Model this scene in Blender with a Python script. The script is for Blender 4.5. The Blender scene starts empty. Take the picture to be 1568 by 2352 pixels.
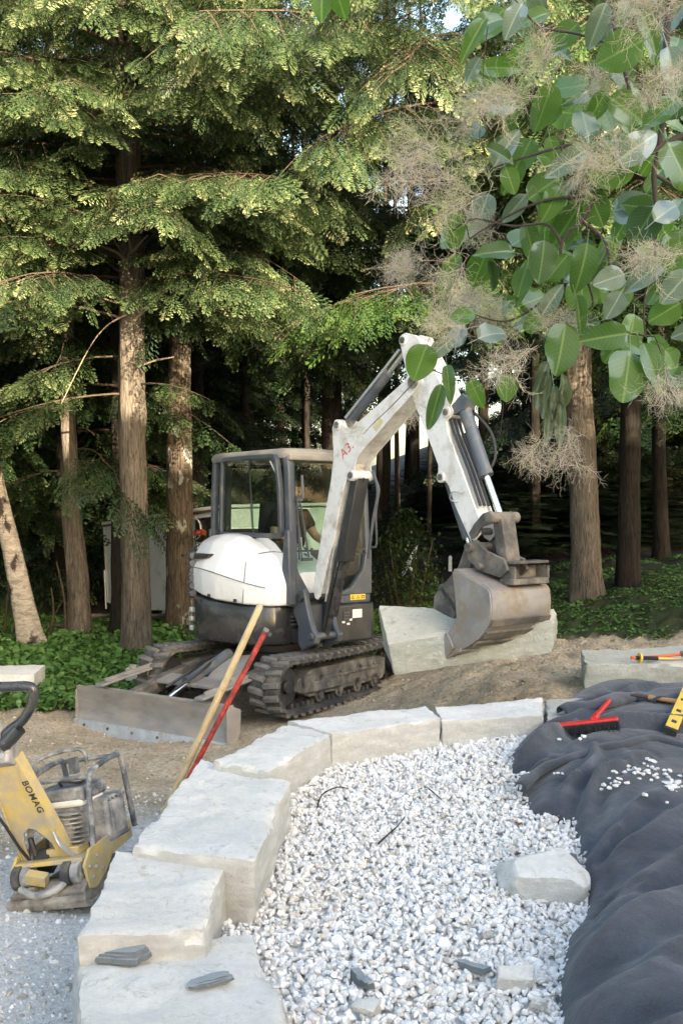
import bpy, math, random
import numpy as np
from mathutils import Vector, Matrix, noise as mn
PI = math.pi
R = math.radians
random.seed(7)
rng = np.random.default_rng(11)
S = bpy.context.scene
C = S.collection

# ---------------------------------------------------------------- camera, sky, sun, exposure
CAM_Z, PITCH, FPX = 2.19, 0.035, 2300.0
cd = bpy.data.cameras.new('camera'); cam = bpy.data.objects.new('camera', cd); C.objects.link(cam)
cam.location = (0, 0, CAM_Z); cam.rotation_euler = (PI/2 - PITCH, 0, 0)
cd.sensor_fit = 'VERTICAL'; cd.sensor_height = 36; cd.sensor_width = 24
cd.lens = FPX/2352*36; cd.clip_start = .05; cd.clip_end = 2000
S.camera = cam
SUN_EL, SUN_AZ = R(14.5), R(143)          # azimuth clockwise from +Y
w = bpy.data.worlds.new('World'); S.world = w; w.use_nodes = True
nt = w.node_tree; bg = nt.nodes['Background']
sky = nt.nodes.new('ShaderNodeTexSky'); sky.sky_type = 'NISHITA'; sky.sun_disc = False
sky.sun_elevation = SUN_EL; sky.sun_rotation = SUN_AZ
sky.air_density = 1.0; sky.dust_density = 3.5; sky.ozone_density = 1.0; sky.altitude = 200
nt.links.new(sky.outputs[0], bg.inputs[0]); bg.inputs[1].default_value = .15
sd = bpy.data.lights.new('sun', 'SUN'); sun = bpy.data.objects.new('sun', sd); C.objects.link(sun)
sd.energy = 5.0; sd.angle = R(.53); sd.color = (1.0, .86, .68)
sun_dir = Vector((math.sin(SUN_AZ)*math.cos(SUN_EL), math.cos(SUN_AZ)*math.cos(SUN_EL), math.sin(SUN_EL)))
sun.rotation_euler = sun_dir.to_track_quat('Z', 'Y').to_euler()
S.view_settings.view_transform = 'Standard'; S.view_settings.look = 'None'
S.view_settings.exposure = 2.8; S.view_settings.gamma = 1
S.view_settings.use_curve_mapping = False
try:
    S.view_settings.use_white_balance = True
    S.view_settings.white_balance_temperature = 7200
    S.view_settings.white_balance_tint = 10
except Exception: pass
S.render.engine = 'CYCLES'
S.cycles.max_bounces = 5; S.cycles.diffuse_bounces = 3; S.cycles.transparent_max_bounces = 8
S.render.resolution_x = 682; S.render.resolution_y = 1024

# ---------------------------------------------------------------- helpers
_cp, _sp = math.cos(PITCH), math.sin(PITCH)
def ray(px, py):
    a = (px-784)/FPX; b = (1176-py)/FPX
    return Vector((a, _cp + b*_sp, b*_cp - _sp))
def PZ(px, py, z):
    r = ray(px, py); return Vector((0, 0, CAM_Z)) + r*((z-CAM_Z)/r.z)
def PY(px, py, y):
    r = ray(px, py); return Vector((0, 0, CAM_Z)) + r*(y/r.y)

def tag(o, label=None, cat=None, group=None, kind=None):
    if label: o['label'] = label
    if cat: o['category'] = cat
    if group: o['group'] = group
    if kind: o['kind'] = kind
    return o
def empty(name, label, cat, M=None, loc=None, group=None):
    o = bpy.data.objects.new(name, None); C.objects.link(o); o.empty_display_size = .1
    if M is not None: o.matrix_world = M
    if loc is not None: o.location = loc
    return tag(o, label, cat, group)
def link(name, me, mat=None, parent=None, M=None):
    o = bpy.data.objects.new(name, me); C.objects.link(o)
    if mat is not None and not me.materials: me.materials.append(mat)
    if parent is not None: o.parent = parent
    if M is not None:
        if parent is not None: o.matrix_local = M
        else: o.matrix_world = M
    return o
def copy_tree(o, parent=None):
    c = o.copy(); C.objects.link(c); c.parent = parent
    for ch in list(o.children): copy_tree(ch, c)
    return c

def np_mesh(name, V, F, smooth=False, attrs=None):
    V = np.asarray(V, np.float32); F = np.asarray(F, np.int32)
    me = bpy.data.meshes.new(name); k = F.shape[1]
    me.vertices.add(len(V)); me.vertices.foreach_set('co', V.ravel())
    me.loops.add(F.size); me.loops.foreach_set('vertex_index', F.ravel())
    me.polygons.add(len(F)); me.polygons.foreach_set('loop_start', np.arange(0, F.size, k, dtype=np.int32))
    me.polygons.foreach_set('loop_total', np.full(len(F), k, np.int32))
    me.update(calc_edges=True)
    me.polygons.foreach_set('use_smooth', np.full(len(F), smooth, bool))
    for n, a in (attrs or {}).items():
        at = me.attributes.new(n, 'FLOAT', 'POINT'); at.data.foreach_set('value', np.asarray(a, np.float32))
    me.update()
    return me

class MB:
    def __init__(s): s.v = []; s.f = []
    def add(s, vs, fs):
        b = len(s.v); s.v += [tuple(v) for v in vs]; s.f += [tuple(i+b for i in f) for f in fs]; return s
    def box(s, c, d, rot=None):
        c = Vector(c); vs = []
        for z in (-.5, .5):
            for x, y in ((-.5, -.5), (.5, -.5), (.5, .5), (-.5, .5)):
                p = Vector((x*d[0], y*d[1], z*d[2]))
                if rot is not None: p = rot @ p
                vs.append(c+p)
        return s.add(vs, [(3, 2, 1, 0), (4, 5, 6, 7), (0, 1, 5, 4), (1, 2, 6, 5), (2, 3, 7, 6), (3, 0, 4, 7)])
    def bar(s, p, q, w, h, up=(0, 0, 1)):
        p, q = Vector(p), Vector(q); d = (q-p); L = d.length; d.normalize()
        u = Vector(up); x = d.cross(u)
        if x.length < 1e-4: x = d.cross(Vector((1, 0, 0)))
        x.normalize(); z = x.cross(d)
        rot = Matrix((x, d, z)).transposed()
        return s.box((p+q)/2, (w, L, h), rot)
    def prism(s, poly, ax, t0, t1):
        # poly in the two other axes; ax = 0 means poly is (y,z)
        def mk(a, b, t): return {0: (t, a, b), 1: (a, t, b), 2: (a, b, t)}[ax]
        n = len(poly); vs = [mk(a, b, t0) for a, b in poly] + [mk(a, b, t1) for a, b in poly]
        fs = [tuple(range(n))[::-1], tuple(range(n, 2*n))] + [(i, (i+1) % n, (i+1) % n+n, i+n) for i in range(n)]
        return s.add(vs, fs)
    def ring_tube(s, pts, r, n=8, caps=True, flat=1.0):
        pts = [Vector(p) for p in pts]; m = len(pts)
        rs = r if hasattr(r, '__len__') else [r]*m
        vs = []; prev = None
        for i, p in enumerate(pts):
            t = (pts[min(i+1, m-1)]-pts[max(i-1, 0)])
            if t.length < 1e-9: t = Vector((0, 0, 1))
            t.normalize()
            if prev is None:
                a = Vector((0, 0, 1)) if abs(t.z) < .9 else Vector((1, 0, 0))
                x = t.cross(a).normalized()
            else:
                x = (prev - t*prev.dot(t)).normalized()
            prev = x; y = t.cross(x)
            for k in range(n):
                an = 2*PI*k/n; vs.append(p + (x*math.cos(an) + y*math.sin(an)*flat)*rs[i])
        fs = []
        for i in range(m-1):
            for k in range(n):
                a = i*n+k; b = i*n+(k+1) % n; fs.append((a, b, b+n, a+n))
        if caps: fs.append(tuple(range(n))[::-1]); fs.append(tuple(range((m-1)*n, m*n)))
        return s.add(vs, fs)
    def cyl(s, p, q, r, n=16, r2=None):
        return s.ring_tube([p, q], [r, r if r2 is None else r2], n)
    def build(s, name, mat=None, parent=None, smooth=35, bevel=0, seg=2, M=None):
        me = bpy.data.meshes.new(name); me.from_pydata(s.v, [], s.f); me.update()
        if smooth:
            me.polygons.foreach_set('use_smooth', [True]*len(me.polygons)); me.set_sharp_from_angle(angle=R(smooth))
        o = link(name, me, mat, parent, M)
        if bevel:
            b = o.modifiers.new('bevel', 'BEVEL'); b.width = bevel; b.segments = seg; b.limit_method = 'ANGLE'; b.angle_limit = R(35)
            b.harden_normals = False
        return o

def smoothpts(pts, k=6):
    """Catmull-Rom through the points"""
    P = [Vector(p) for p in pts]; out = []
    for i in range(len(P)-1):
        p0 = P[max(i-1, 0)]; p1 = P[i]; p2 = P[i+1]; p3 = P[min(i+2, len(P)-1)]
        for j in range(k):
            t = j/k
            out.append(.5*((2*p1) + (p2-p0)*t + (2*p0-5*p1+4*p2-p3)*t*t + (3*p1-p0-3*p2+p3)*t**3))
    out.append(P[-1]); return out

# ---------------------------------------------------------------- materials
def mat_new(name):
    m = bpy.data.materials.new(name); m.use_nodes = True; return m, m.node_tree.nodes, m.node_tree.links
def ramp(N, stops):
    r = N.new('ShaderNodeValToRGB'); e = r.color_ramp.elements
    while len(e) > 1: e.remove(e[-1])
    e[0].position = stops[0][0]; e[0].color = (*stops[0][1], 1)
    for p, c in stops[1:]:
        x = e.new(p); x.color = (*c, 1)
    return r
def noise_tex(N, L, scale, detail=5, rough=.6, coord='Object', stretch=None, dist=0):
    tc = N.new('ShaderNodeTexCoord'); n = N.new('ShaderNodeTexNoise')
    n.inputs['Scale'].default_value = scale; n.inputs['Detail'].default_value = detail; n.inputs['Roughness'].default_value = rough
    n.inputs['Distortion'].default_value = dist
    if stretch:
        mp = N.new('ShaderNodeMapping'); mp.inputs['Scale'].default_value = stretch
        L.new(tc.outputs[coord], mp.inputs[0]); L.new(mp.outputs[0], n.inputs['Vector'])
    else: L.new(tc.outputs[coord], n.inputs['Vector'])
    return n
def mixc(N, L, fac, a, b, mode='MIX'):
    m = N.new('ShaderNodeMix'); m.data_type = 'RGBA'; m.blend_type = mode
    for sock, v in ((m.inputs[0], fac), (m.inputs[6], a), (m.inputs[7], b)):
        if hasattr(v, 'links') or hasattr(v, 'is_linked'): L.new(v, sock)
        elif hasattr(v, '__len__'): sock.default_value = (*v, 1)
        else: sock.default_value = v
    return m.outputs[2]
def surf(name, stops, scale=6, rough=.6, metal=0, bump=.3, bscale=40, dirt=None, stretch=None, spec=.5, bdist=.01, rough_var=0, coat=0):
    """stops: colour ramp over noise; dirt=(colour, amount, scale)"""
    m, N, L = mat_new(name); b = N['Principled BSDF']
    n1 = noise_tex(N, L, scale, stretch=stretch); r = ramp(N, stops); L.new(n1.outputs[0], r.inputs[0])
    col = r.outputs[0]
    if dirt:
        n2 = noise_tex(N, L, dirt[2], 8, .65)
        rr = ramp(N, [(.5-dirt[1]*.4+.06, (0, 0, 0)), (.72-dirt[1]*.3+.06, (1, 1, 1))]); L.new(n2.outputs[0], rr.inputs[0])
        col = mixc(N, L, rr.outputs[0], col, dirt[0])
        mr = N.new('ShaderNodeMapRange'); mr.inputs[3].default_value = rough; mr.inputs[4].default_value = .9
        L.new(rr.outputs[0], mr.inputs[0]); L.new(mr.outputs[0], b.inputs['Roughness'])
    else: b.inputs['Roughness'].default_value = rough
    L.new(col, b.inputs['Base Color']); b.inputs['Metallic'].default_value = metal
    b.inputs['Specular IOR Level'].default_value = spec
    if coat: b.inputs['Coat Weight'].default_value = coat; b.inputs['Coat Roughness'].default_value = .15
    if bump:
        n3 = noise_tex(N, L, bscale, 6, .65, stretch=stretch); bp = N.new('ShaderNodeBump')
        bp.inputs['Strength'].default_value = bump; bp.inputs['Distance'].default_value = bdist
        L.new(n3.outputs[0], bp.inputs['Height']); L.new(bp.outputs[0], b.inputs['Normal'])
    return m
def plain(name, c, rough=.5, metal=0, var=.12, bump=.1, bscale=60):
    lo = tuple(x*(1-var) for x in c); hi = tuple(min(1, x*(1+var)) for x in c)
    return surf(name, [(.3, lo), (.7, hi)], 8, rough, metal, bump, bscale)

M = {}
DUST = (.30, .25, .19)
M['white_paint'] = surf('white_paint', [(.3, (.62, .62, .605)), (.7, (.70, .70, .685))], 3, .38, 0, .05, 30, dirt=((.36, .33, .29), .22, 6), coat=.25)
M['white_cover'] = surf('white_cover', [(.3, (.63, .645, .65)), (.7, (.69, .70, .705))], 2, .32, 0, .03, 20, dirt=((.55, .52, .46), .05, 4), coat=.4)
M['black_metal'] = surf('black_metal', [(.3, (.018, .019, .021)), (.7, (.03, .031, .034))], 5, .45, 0, .12, 60, dirt=((.07, .062, .05), .15, 6))
M['black_gloss'] = surf('black_gloss', [(.3, (.02, .021, .024)), (.7, (.028, .029, .032))], 3, .2, 0, .03, 20, dirt=((.06, .053, .044), .06, 5), coat=.5)
M['cab_metal'] = surf('cab_metal', [(.3, (.045, .055, .07)), (.7, (.07, .08, .095))], 4, .42, 0, .08, 40, dirt=((.16, .14, .115), .05, 4))
M['cab_roof'] = surf('cab_roof', [(.3, (.13, .13, .12)), (.7, (.20, .19, .17))], 4, .55, 0, .08, 40, dirt=((.30, .27, .22), .5, 4))
M['rubber'] = surf('track_rubber', [(.3, (.025, .026, .028)), (.7, (.05, .05, .05))], 6, .8, 0, .3, 50, dirt=((.16, .14, .11), .25, 7))
M['lug_rubber'] = surf('lug_rubber', [(.3, (.13, .12, .105)), (.7, (.27, .24, .20))], 5, .9, 0, .35, 40, dirt=((.05, .055, .06), .45, 9))
M['dusty_metal'] = surf('dusty_metal', [(.3, (.045, .044, .042)), (.7, (.09, .085, .078))], 5, .6, .1, .35, 40, dirt=((.22, .195, .16), .32, 6))
M['blade_steel'] = surf('blade_steel', [(.3, (.19, .185, .18)), (.7, (.30, .29, .28))], 4, .5, .25, .25, 30, dirt=((.34, .30, .25), .3, 5), stretch=(1, .4, 3))
M['worn_steel'] = surf('worn_steel', [(.3, (.42, .45, .48)), (.7, (.58, .61, .64))], 10, .4, .6, .1, 50, dirt=((.36, .31, .25), .15, 9))
M['bucket_steel'] = surf('bucket_steel', [(.3, (.20, .195, .195)), (.7, (.33, .32, .315))], 5, .42, .4, .2, 40, dirt=((.26, .21, .15), .3, 6), stretch=(.35, 1, 1))
M['chrome'] = plain('chrome', (.75, .76, .76), .12, 1, .05, .0)
M['cyl_metal'] = surf('cylinder_paint', [(.3, (.05, .065, .085)), (.7, (.09, .105, .125))], 5, .35, 0, .06, 40, dirt=((.20, .18, .15), .15, 6))
M['hose'] = plain('hose_rubber', (.02, .02, .021), .5)
M['sticker_yellow'] = plain('sticker_yellow', (.62, .46, .05), .5)
M['sticker_ink'] = plain('sticker_ink', (.03, .03, .03), .5)
M['worn_yellow'] = surf('worn_yellow', [(.35, (.50, .42, .14)), (.65, (.55, .52, .42))], 30, .6, 0, 0, 10)
M['red_ink'] = plain('red_ink', (.55, .12, .10), .5)
M['lamp'] = plain('lamp_lens', (.72, .72, .68), .2)
M['seat'] = plain('seat_fabric', (.03, .03, .032), .9)
M['skin'] = plain('skin', (.42, .22, .15), .55, 0, .08, .05)
M['shirt'] = plain('dark_shirt', (.022, .014, .014), .9)
M['jeans'] = plain('blue_trousers', (.06, .08, .14), .9)
M['hair'] = plain('dark_hair', (.02, .015, .012), .8)

def glass(name, tint, ior=1.6, dirtc=.06):
    m, N, L = mat_new(name); N.remove(N['Principled BSDF'])
    t = N.new('ShaderNodeBsdfTransparent'); t.inputs[0].default_value = (*tint, 1)
    g = N.new('ShaderNodeBsdfGlossy'); g.inputs['Roughness'].default_value = .02
    fr = N.new('ShaderNodeFresnel'); fr.inputs[0].default_value = ior
    mx = N.new('ShaderNodeMixShader'); L.new(fr.outputs[0], mx.inputs[0]); L.new(t.outputs[0], mx.inputs[1]); L.new(g.outputs[0], mx.inputs[2])
    d = N.new('ShaderNodeBsdfDiffuse'); d.inputs[0].default_value = (.5, .5, .46, 1)
    n = noise_tex(N, L, 3, 6, .6); r = ramp(N, [(.4, (0, 0, 0)), (.8, (dirtc, dirtc, dirtc))]); L.new(n.outputs[0], r.inputs[0])
    m2 = N.new('ShaderNodeMixShader'); L.new(r.outputs[0], m2.inputs[0]); L.new(mx.outputs[0], m2.inputs[1]); L.new(d.outputs[0], m2.inputs[2])
    L.new(m2.outputs[0], N['Material Output'].inputs[0]); return m
M['glass_side'] = glass('side_glass', (.66, .74, .68), 1.9)
M['glass_front'] = glass('front_glass', (.55, .70, .63), 1.3, .03)

def foliage_mat(name, dark, light, tip, trans=.35):
    m, N, L = mat_new(name); N.remove(N['Principled BSDF'])
    a = N.new('ShaderNodeAttribute'); a.attribute_name = 'tint'
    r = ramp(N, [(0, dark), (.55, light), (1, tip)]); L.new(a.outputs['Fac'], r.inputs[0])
    d = N.new('ShaderNodeBsdfDiffuse'); t = N.new('ShaderNodeBsdfTranslucent'); g = N.new('ShaderNodeBsdfGlossy')
    g.inputs['Roughness'].default_value = .45; g.inputs[0].default_value = (.8, .85, .8, 1)
    L.new(r.outputs[0], d.inputs[0])
    tc = mixc(N, L, .35, r.outputs[0], (.09, .13, .03)); L.new(tc, t.inputs[0])
    mx = N.new('ShaderNodeMixShader'); mx.inputs[0].default_value = trans; L.new(d.outputs[0], mx.inputs[1]); L.new(t.outputs[0], mx.inputs[2])
    m2 = N.new('ShaderNodeMixShader'); m2.inputs[0].default_value = .03; L.new(mx.outputs[0], m2.inputs[1]); L.new(g.outputs[0], m2.inputs[2])
    L.new(m2.outputs[0], N['Material Output'].inputs[0]); return m
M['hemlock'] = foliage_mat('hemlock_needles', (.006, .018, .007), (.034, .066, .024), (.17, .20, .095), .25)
M['hemlock_sunny'] = foliage_mat('hemlock_sunlit_growth', (.008, .022, .009), (.060, .096, .036), (.27, .28, .155), .28)  # new growth tips; sunlight on the front boughs painted into the colour
M['hemlock_deep'] = foliage_mat('painted_shade_needles', (.003, .008, .004), (.012, .022, .010), (.04, .05, .022), .15)  # shade of the deep wood painted into darker needles
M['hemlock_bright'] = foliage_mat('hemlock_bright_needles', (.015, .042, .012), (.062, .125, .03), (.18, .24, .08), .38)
M['plants'] = foliage_mat('ground_plants', (.05, .125, .03), (.10, .215, .055), (.18, .28, .09), .3)
M['boxwood'] = foliage_mat('shrub_leaves', (.012, .028, .008), (.05, .075, .015), (.24, .22, .05), .3)

def bark(name, c1, c2, patch=None, vs=(14, 14, 1.6)):
    m, N, L = mat_new(name); b = N['Principled BSDF']; b.inputs['Roughness'].default_value = .95
    b.inputs['Specular IOR Level'].default_value = .15
    n = noise_tex(N, L, 2.6, 10, .75, stretch=vs, dist=.9); r = ramp(N, [(.38, c1), (.62, c2)]); L.new(n.outputs[0], r.inputs[0]); col = r.outputs[0]
    if patch:
        n2 = noise_tex(N, L, patch[1], 6, .65, stretch=(1, 1, .5)); rr = ramp(N, [(patch[2], (0, 0, 0)), (patch[2]+.05, (1, 1, 1))]); L.new(n2.outputs[0], rr.inputs[0])
        col = mixc(N, L, rr.outputs[0], col, patch[0])
    L.new(col, b.inputs['Base Color'])
    bp = N.new('ShaderNodeBump'); bp.inputs['Strength'].default_value = 1; bp.inputs['Distance'].default_value = .03
    L.new(n.outputs[0], bp.inputs['Height']); L.new(bp.outputs[0], b.inputs['Normal']); return m
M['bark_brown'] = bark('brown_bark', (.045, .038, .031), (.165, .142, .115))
M['bark_dark'] = bark('lichen_bark', (.018, .015, .012), (.12, .095, .07), ((.24, .25, .22), 4.5, .58))
M['bark_birch'] = bark('birch_bark', (.20, .17, .14), (.50, .45, .38), ((.05, .04, .035), 3.5, .57), (3, 3, 10))
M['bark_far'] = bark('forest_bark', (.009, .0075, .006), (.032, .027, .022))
M['twig'] = bark('twig_bark', (.04, .03, .02), (.11, .085, .06), None, (20, 20, 20))
M['deadtwig'] = bark('dead_twig_bark', (.16, .13, .09), (.34, .28, .20), None, (20, 20, 20))
# ---------------------------------------------------------------- ground
def ss(t):
    t = np.clip(t, 0, 1); return t*t*(3-2*t)
def fbm2(x, y, sc, octv=4, seed=0.0):
    x = np.asarray(x, float); y = np.asarray(y, float); sh = x.shape
    out = np.array([mn.fractal(Vector((a*sc+seed, b*sc-seed, seed*.37)), .6, 2.0, octv) for a, b in zip(x.ravel(), y.ravel())])
    return out.reshape(sh)
def gz0(x, y):
    x = np.asarray(x, float); y = np.asarray(y, float)
    z = np.zeros(np.broadcast(x, y).shape)
    z = z - .17*np.exp(-((x+1.75)**2 + (y-9.3)**2)/1.1)
    z = z + .42*ss((x-.1)/1.6)*ss((y-5.0)/1.5)
    z = z + .38*ss((x-2.0)/2.5)*ss((y-7.5)/4)
    z = z + 4.6*ss((y-16)/30)*ss((x+5)/16)
    return z
def gz(x, y): return float(gz0(x, y))
def lines(a, b, step, lo, hi, g=1.16):
    core = list(np.arange(a, b, step)); out = []; s = step; v = b
    while v < hi: out.append(v); s *= g; v += s
    pre = []; s = step; v = a-step
    while v > lo: pre.append(v); s *= g; v -= s
    return np.array(pre[::-1]+core+out)
xs = lines(-4.6, 4.6, .055, -400, 400); ys = lines(3.6, 13.5, .055, -60, 500)
GX, GY = np.meshgrid(xs, ys)
GZ = gz0(GX, GY)
near = (np.abs(GX) < 14) & (GY > 1) & (GY < 22)
nz = np.zeros_like(GZ); nf = np.zeros_like(GZ)
nz[near] = fbm2(GX[near], GY[near], 1.4, 3, 3.1); nf[near] = fbm2(GX[near], GY[near], 7.0, 4, 9.7)
# where the bare dirt ends (grass beyond): a line that wanders
def dirt_mask(x, y, n):
    left = 9.35 + .55*ss((x+3.2)/1.4) + .9*ss((x+1.9)/1.2) + n*.35
    right = 10.7 - .5*ss((x-1.8)/2) + n*.35
    lim = np.where(x < .2, left+ (x > -.9)*1.6, right)
    return 1-ss((y-lim)/.25)
DM = dirt_mask(GX, GY, nz)
bank = ss((GX-.3)/1.2)*ss((GY-6.5)/1)
rough = .02+.045*bank
GZ = GZ + (nz*.6*(.03+.05*bank) + nf*rough)*np.where(GY < 5.6, .35, 1)
# packed stone dust around the compactor, meadow in sun beyond the trees on the left, forest litter
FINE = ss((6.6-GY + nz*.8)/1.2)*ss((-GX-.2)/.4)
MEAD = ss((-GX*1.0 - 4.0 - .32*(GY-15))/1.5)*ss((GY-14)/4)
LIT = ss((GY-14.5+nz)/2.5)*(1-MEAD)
ny, nx = GX.shape
idx = np.arange(nx*ny).reshape(ny, nx)
F = np.stack([idx[:-1, :-1], idx[:-1, 1:], idx[1:, 1:], idx[1:, :-1]], -1).reshape(-1, 4)
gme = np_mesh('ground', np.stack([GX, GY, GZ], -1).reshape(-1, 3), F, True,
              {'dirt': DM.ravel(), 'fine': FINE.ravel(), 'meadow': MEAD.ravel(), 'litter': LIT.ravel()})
m, N, L = mat_new('ground_soil'); b = N['Principled BSDF']; b.inputs['Roughness'].default_value = .95; b.inputs['Specular IOR Level'].default_value = .2
def attr(N, n):
    a = N.new('ShaderNodeAttribute'); a.attribute_name = n; return a.outputs['Fac']
n1 = noise_tex(N, L, 2.2, 10, .7); r1 = ramp(N, [(.3, (.31, .26, .18)), (.5, (.46, .39, .285)), (.7, (.58, .51, .39))]); L.new(n1.outputs[0], r1.inputs[0])
n2 = noise_tex(N, L, 38, 8, .75); r2 = ramp(N, [(.35, (.5, .5, .5)), (.65, (1.25, 1.2, 1.15))]); L.new(n2.outputs[0], r2.inputs[0])
dirtc = mixc(N, L, 1, r1.outputs[0], r2.outputs[0], 'MULTIPLY')
r3 = ramp(N, [(.35, (.42, .415, .395)), (.65, (.74, .745, .73))]); L.new(n2.outputs[0], r3.inputs[0])
dirtc = mixc(N, L, attr(N, 'fine'), dirtc, r3.outputs[0])
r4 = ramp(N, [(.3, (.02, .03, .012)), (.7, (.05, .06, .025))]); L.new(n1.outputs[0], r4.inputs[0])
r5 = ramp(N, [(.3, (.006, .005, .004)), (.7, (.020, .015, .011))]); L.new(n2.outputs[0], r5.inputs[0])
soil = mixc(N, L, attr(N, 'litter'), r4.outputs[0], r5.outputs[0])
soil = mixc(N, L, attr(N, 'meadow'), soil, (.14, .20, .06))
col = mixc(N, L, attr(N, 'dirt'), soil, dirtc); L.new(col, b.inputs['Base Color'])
bp = N.new('ShaderNodeBump'); bp.inputs['Strength'].default_value = .9; bp.inputs['Distance'].default_value = .02
L.new(n2.outputs[0], bp.inputs['Height']); L.new(bp.outputs[0], b.inputs['Normal'])
tag(link('ground', gme, m), kind='structure')

# ---------------------------------------------------------------- stones by the thousand
def ico(sub):
    t = (1+5**.5)/2
    v = [(-1,t,0),(1,t,0),(-1,-t,0),(1,-t,0),(0,-1,t),(0,1,t),(0,-1,-t),(0,1,-t),(t,0,-1),(t,0,1),(-t,0,-1),(-t,0,1)]
    f = [(0,11,5),(0,5,1),(0,1,7),(0,7,10),(0,10,11),(1,5,9),(5,11,4),(11,10,2),(10,7,6),(7,1,8),(3,9,4),(3,4,2),(3,2,6),(3,6,8),(3,8,9),(4,9,5),(2,4,11),(6,2,10),(8,6,7),(9,8,1)]
    v = [Vector(p).normalized() for p in v]
    for _ in range(sub):
        c = {}; nf = []
        def mid(a, b):
            k = (min(a, b), max(a, b))
            if k not in c: v.append(((v[a]+v[b])/2).normalized()); c[k] = len(v)-1
            return c[k]
        for a, b_, d in f:
            x, y, z = mid(a, b_), mid(b_, d), mid(d, a); nf += [(a, x, z), (b_, y, x), (d, z, y), (x, y, z)]
        f = nf
    return np.array([tuple(p) for p in v]), np.array(f)
def rock_templates(sub, n, seed, planes=7, fl=.75):
    rg = np.random.default_rng(seed); V, F = ico(sub); out = []
    for k in range(n):
        P = V.copy()
        for _ in range(planes):             # cut flat faces
            d = rg.normal(size=3); d /= np.linalg.norm(d); h = rg.uniform(.45, .8)
            s = P@d; P = P - np.outer(np.maximum(s-h, 0), d)
        P *= np.array([rg.uniform(.9, 1.35), rg.uniform(.75, 1.0), rg.uniform(.5, fl)])
        P *= 1+rg.normal(size=(len(P), 1))*.03
        out.append(P)
    return out, F
def rot_mats(n, rg, tilt=PI):
    q = rg.normal(size=(n, 4)); q /= np.linalg.norm(q, axis=1)[:, None]
    w_, x, y, z = q.T
    return np.stack([1-2*(y*y+z*z), 2*(x*y-z*w_), 2*(x*z+y*w_), 2*(x*y+z*w_), 1-2*(x*x+z*z), 2*(y*z-x*w_), 2*(x*z-y*w_), 2*(y*z+x*w_), 1-2*(x*x+y*y)], -1).reshape(n, 3, 3)
def scatter(name, pos, size, sub, seed, flat=None):
    T, F = rock_templates(sub, 9, seed); rg = np.random.default_rng(seed+1); n = len(pos)
    T = np.array(T); ch = rg.integers(0, len(T), n); RM = rot_mats(n, rg)
    V = np.einsum('nij,nvj->nvi', RM, T[ch])*size[:, None, None] + pos[:, None, :]
    nv = T.shape[1]; FF = (F[None]+(np.arange(n)*nv)[:, None, None]).reshape(-1, 3)
    return np_mesh(name, V.reshape(-1, 3), FF, False, {'tint': np.repeat(rg.random(n), nv)})
def stone_mat(name, stops, rough=.85):
    m, N, L = mat_new(name); b = N['Principled BSDF']; b.inputs['Roughness'].default_value = rough; b.inputs['Specular IOR Level'].default_value = .3
    r = ramp(N, stops); L.new(attr(N, 'tint'), r.inputs[0])
    n = noise_tex(N, L, 45, 5, .7); rr = ramp(N, [(.3, (.86, .86, .86)), (.7, (1.04, 1.04, 1.04))]); L.new(n.outputs[0], rr.inputs[0])
    nd = noise_tex(N, L, 1.5, 6, .7); rd = ramp(N, [(.54, (0, 0, 0)), (.72, (.55, .55, .55))]); L.new(nd.outputs[0], rd.inputs[0])
    cc = mixc(N, L, rd.outputs[0], mixc(N, L, 1, r.outputs[0], rr.outputs[0], 'MULTIPLY'), mixc(N, L, .5, r.outputs[0], (.30, .25, .18), 'MIX'))      # soil dust in patches
    L.new(cc, b.inputs['Base Color'])
    bp = N.new('ShaderNodeBump'); bp.inputs['Strength'].default_value = .4; bp.inputs['Distance'].default_value = .004
    L.new(n.outputs[0], bp.inputs['Height']); L.new(bp.outputs[0], b.inputs['Normal']); return m
M['gravel'] = stone_mat('white_gravel', [(0, (.42, .40, .36)), (.06, (.55, .535, .505)), (.3, (.65, .645, .625)), (.6, (.73, .725, .71)), (.9, (.65, .66, .66)), (1, (.50, .525, .535))])
M['pebble'] = stone_mat('dirt_pebbles', [(0, (.22, .175, .12)), (.6, (.38, .31, .23)), (.85, (.48, .44, .38)), (1, (.62, .62, .60))])
M['clod'] = stone_mat('dirt_clods', [(0, (.22, .17, .11)), (.7, (.38, .305, .215)), (1, (.48, .41, .31))])
M['greypeb'] = stone_mat('grey_pebbles', [(0, (.30, .30, .28)), (.6, (.55, .55, .535)), (1, (.76, .77, .77))])

def inpoly(x, y, poly):
    x = np.asarray(x); y = np.asarray(y); c = np.zeros(x.shape, bool); n = len(poly); j = n-1
    for i in range(n):
        xi, yi = poly[i]; xj, yj = poly[j]
        with np.errstate(divide='ignore', invalid='ignore'):
            c ^= ((yi > y) != (yj > y)) & (x < (xj-xi)*(y-yi)/(yj-yi+1e-12)+xi)
        j = i
    return c
def gbed(x, y):
    x = np.asarray(x, float); y = np.asarray(y, float)
    return .345 + .145*ss((y-3.5)/3.2) + .015*np.sin(x*3.1+y*1.7) + .010*np.sin(x*7-y*5)
def PG(px, py, up=0):
    z = .4
    for _ in range(8): p = PZ(px, py, z); z = float(gbed(p.x, p.y))+up
    return PZ(px, py, z)
GP = [PG(a, b_)[:2] for a, b_ in [(610, 2352), (510, 2160), (490, 2070), (540, 1980), (600, 1840), (620, 1785), (720, 1750), (840, 1715), (1000, 1665), (1100, 1690), (1235, 1690), (1300, 1670), (1380, 1760), (1460, 1900), (1460, 2100), (1440, 2352)]]
GP = [(float(a), float(b_)) for a, b_ in GP]
GP = [(-.15, 1.2)] + GP + [(2.2, 1.2)]
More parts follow.
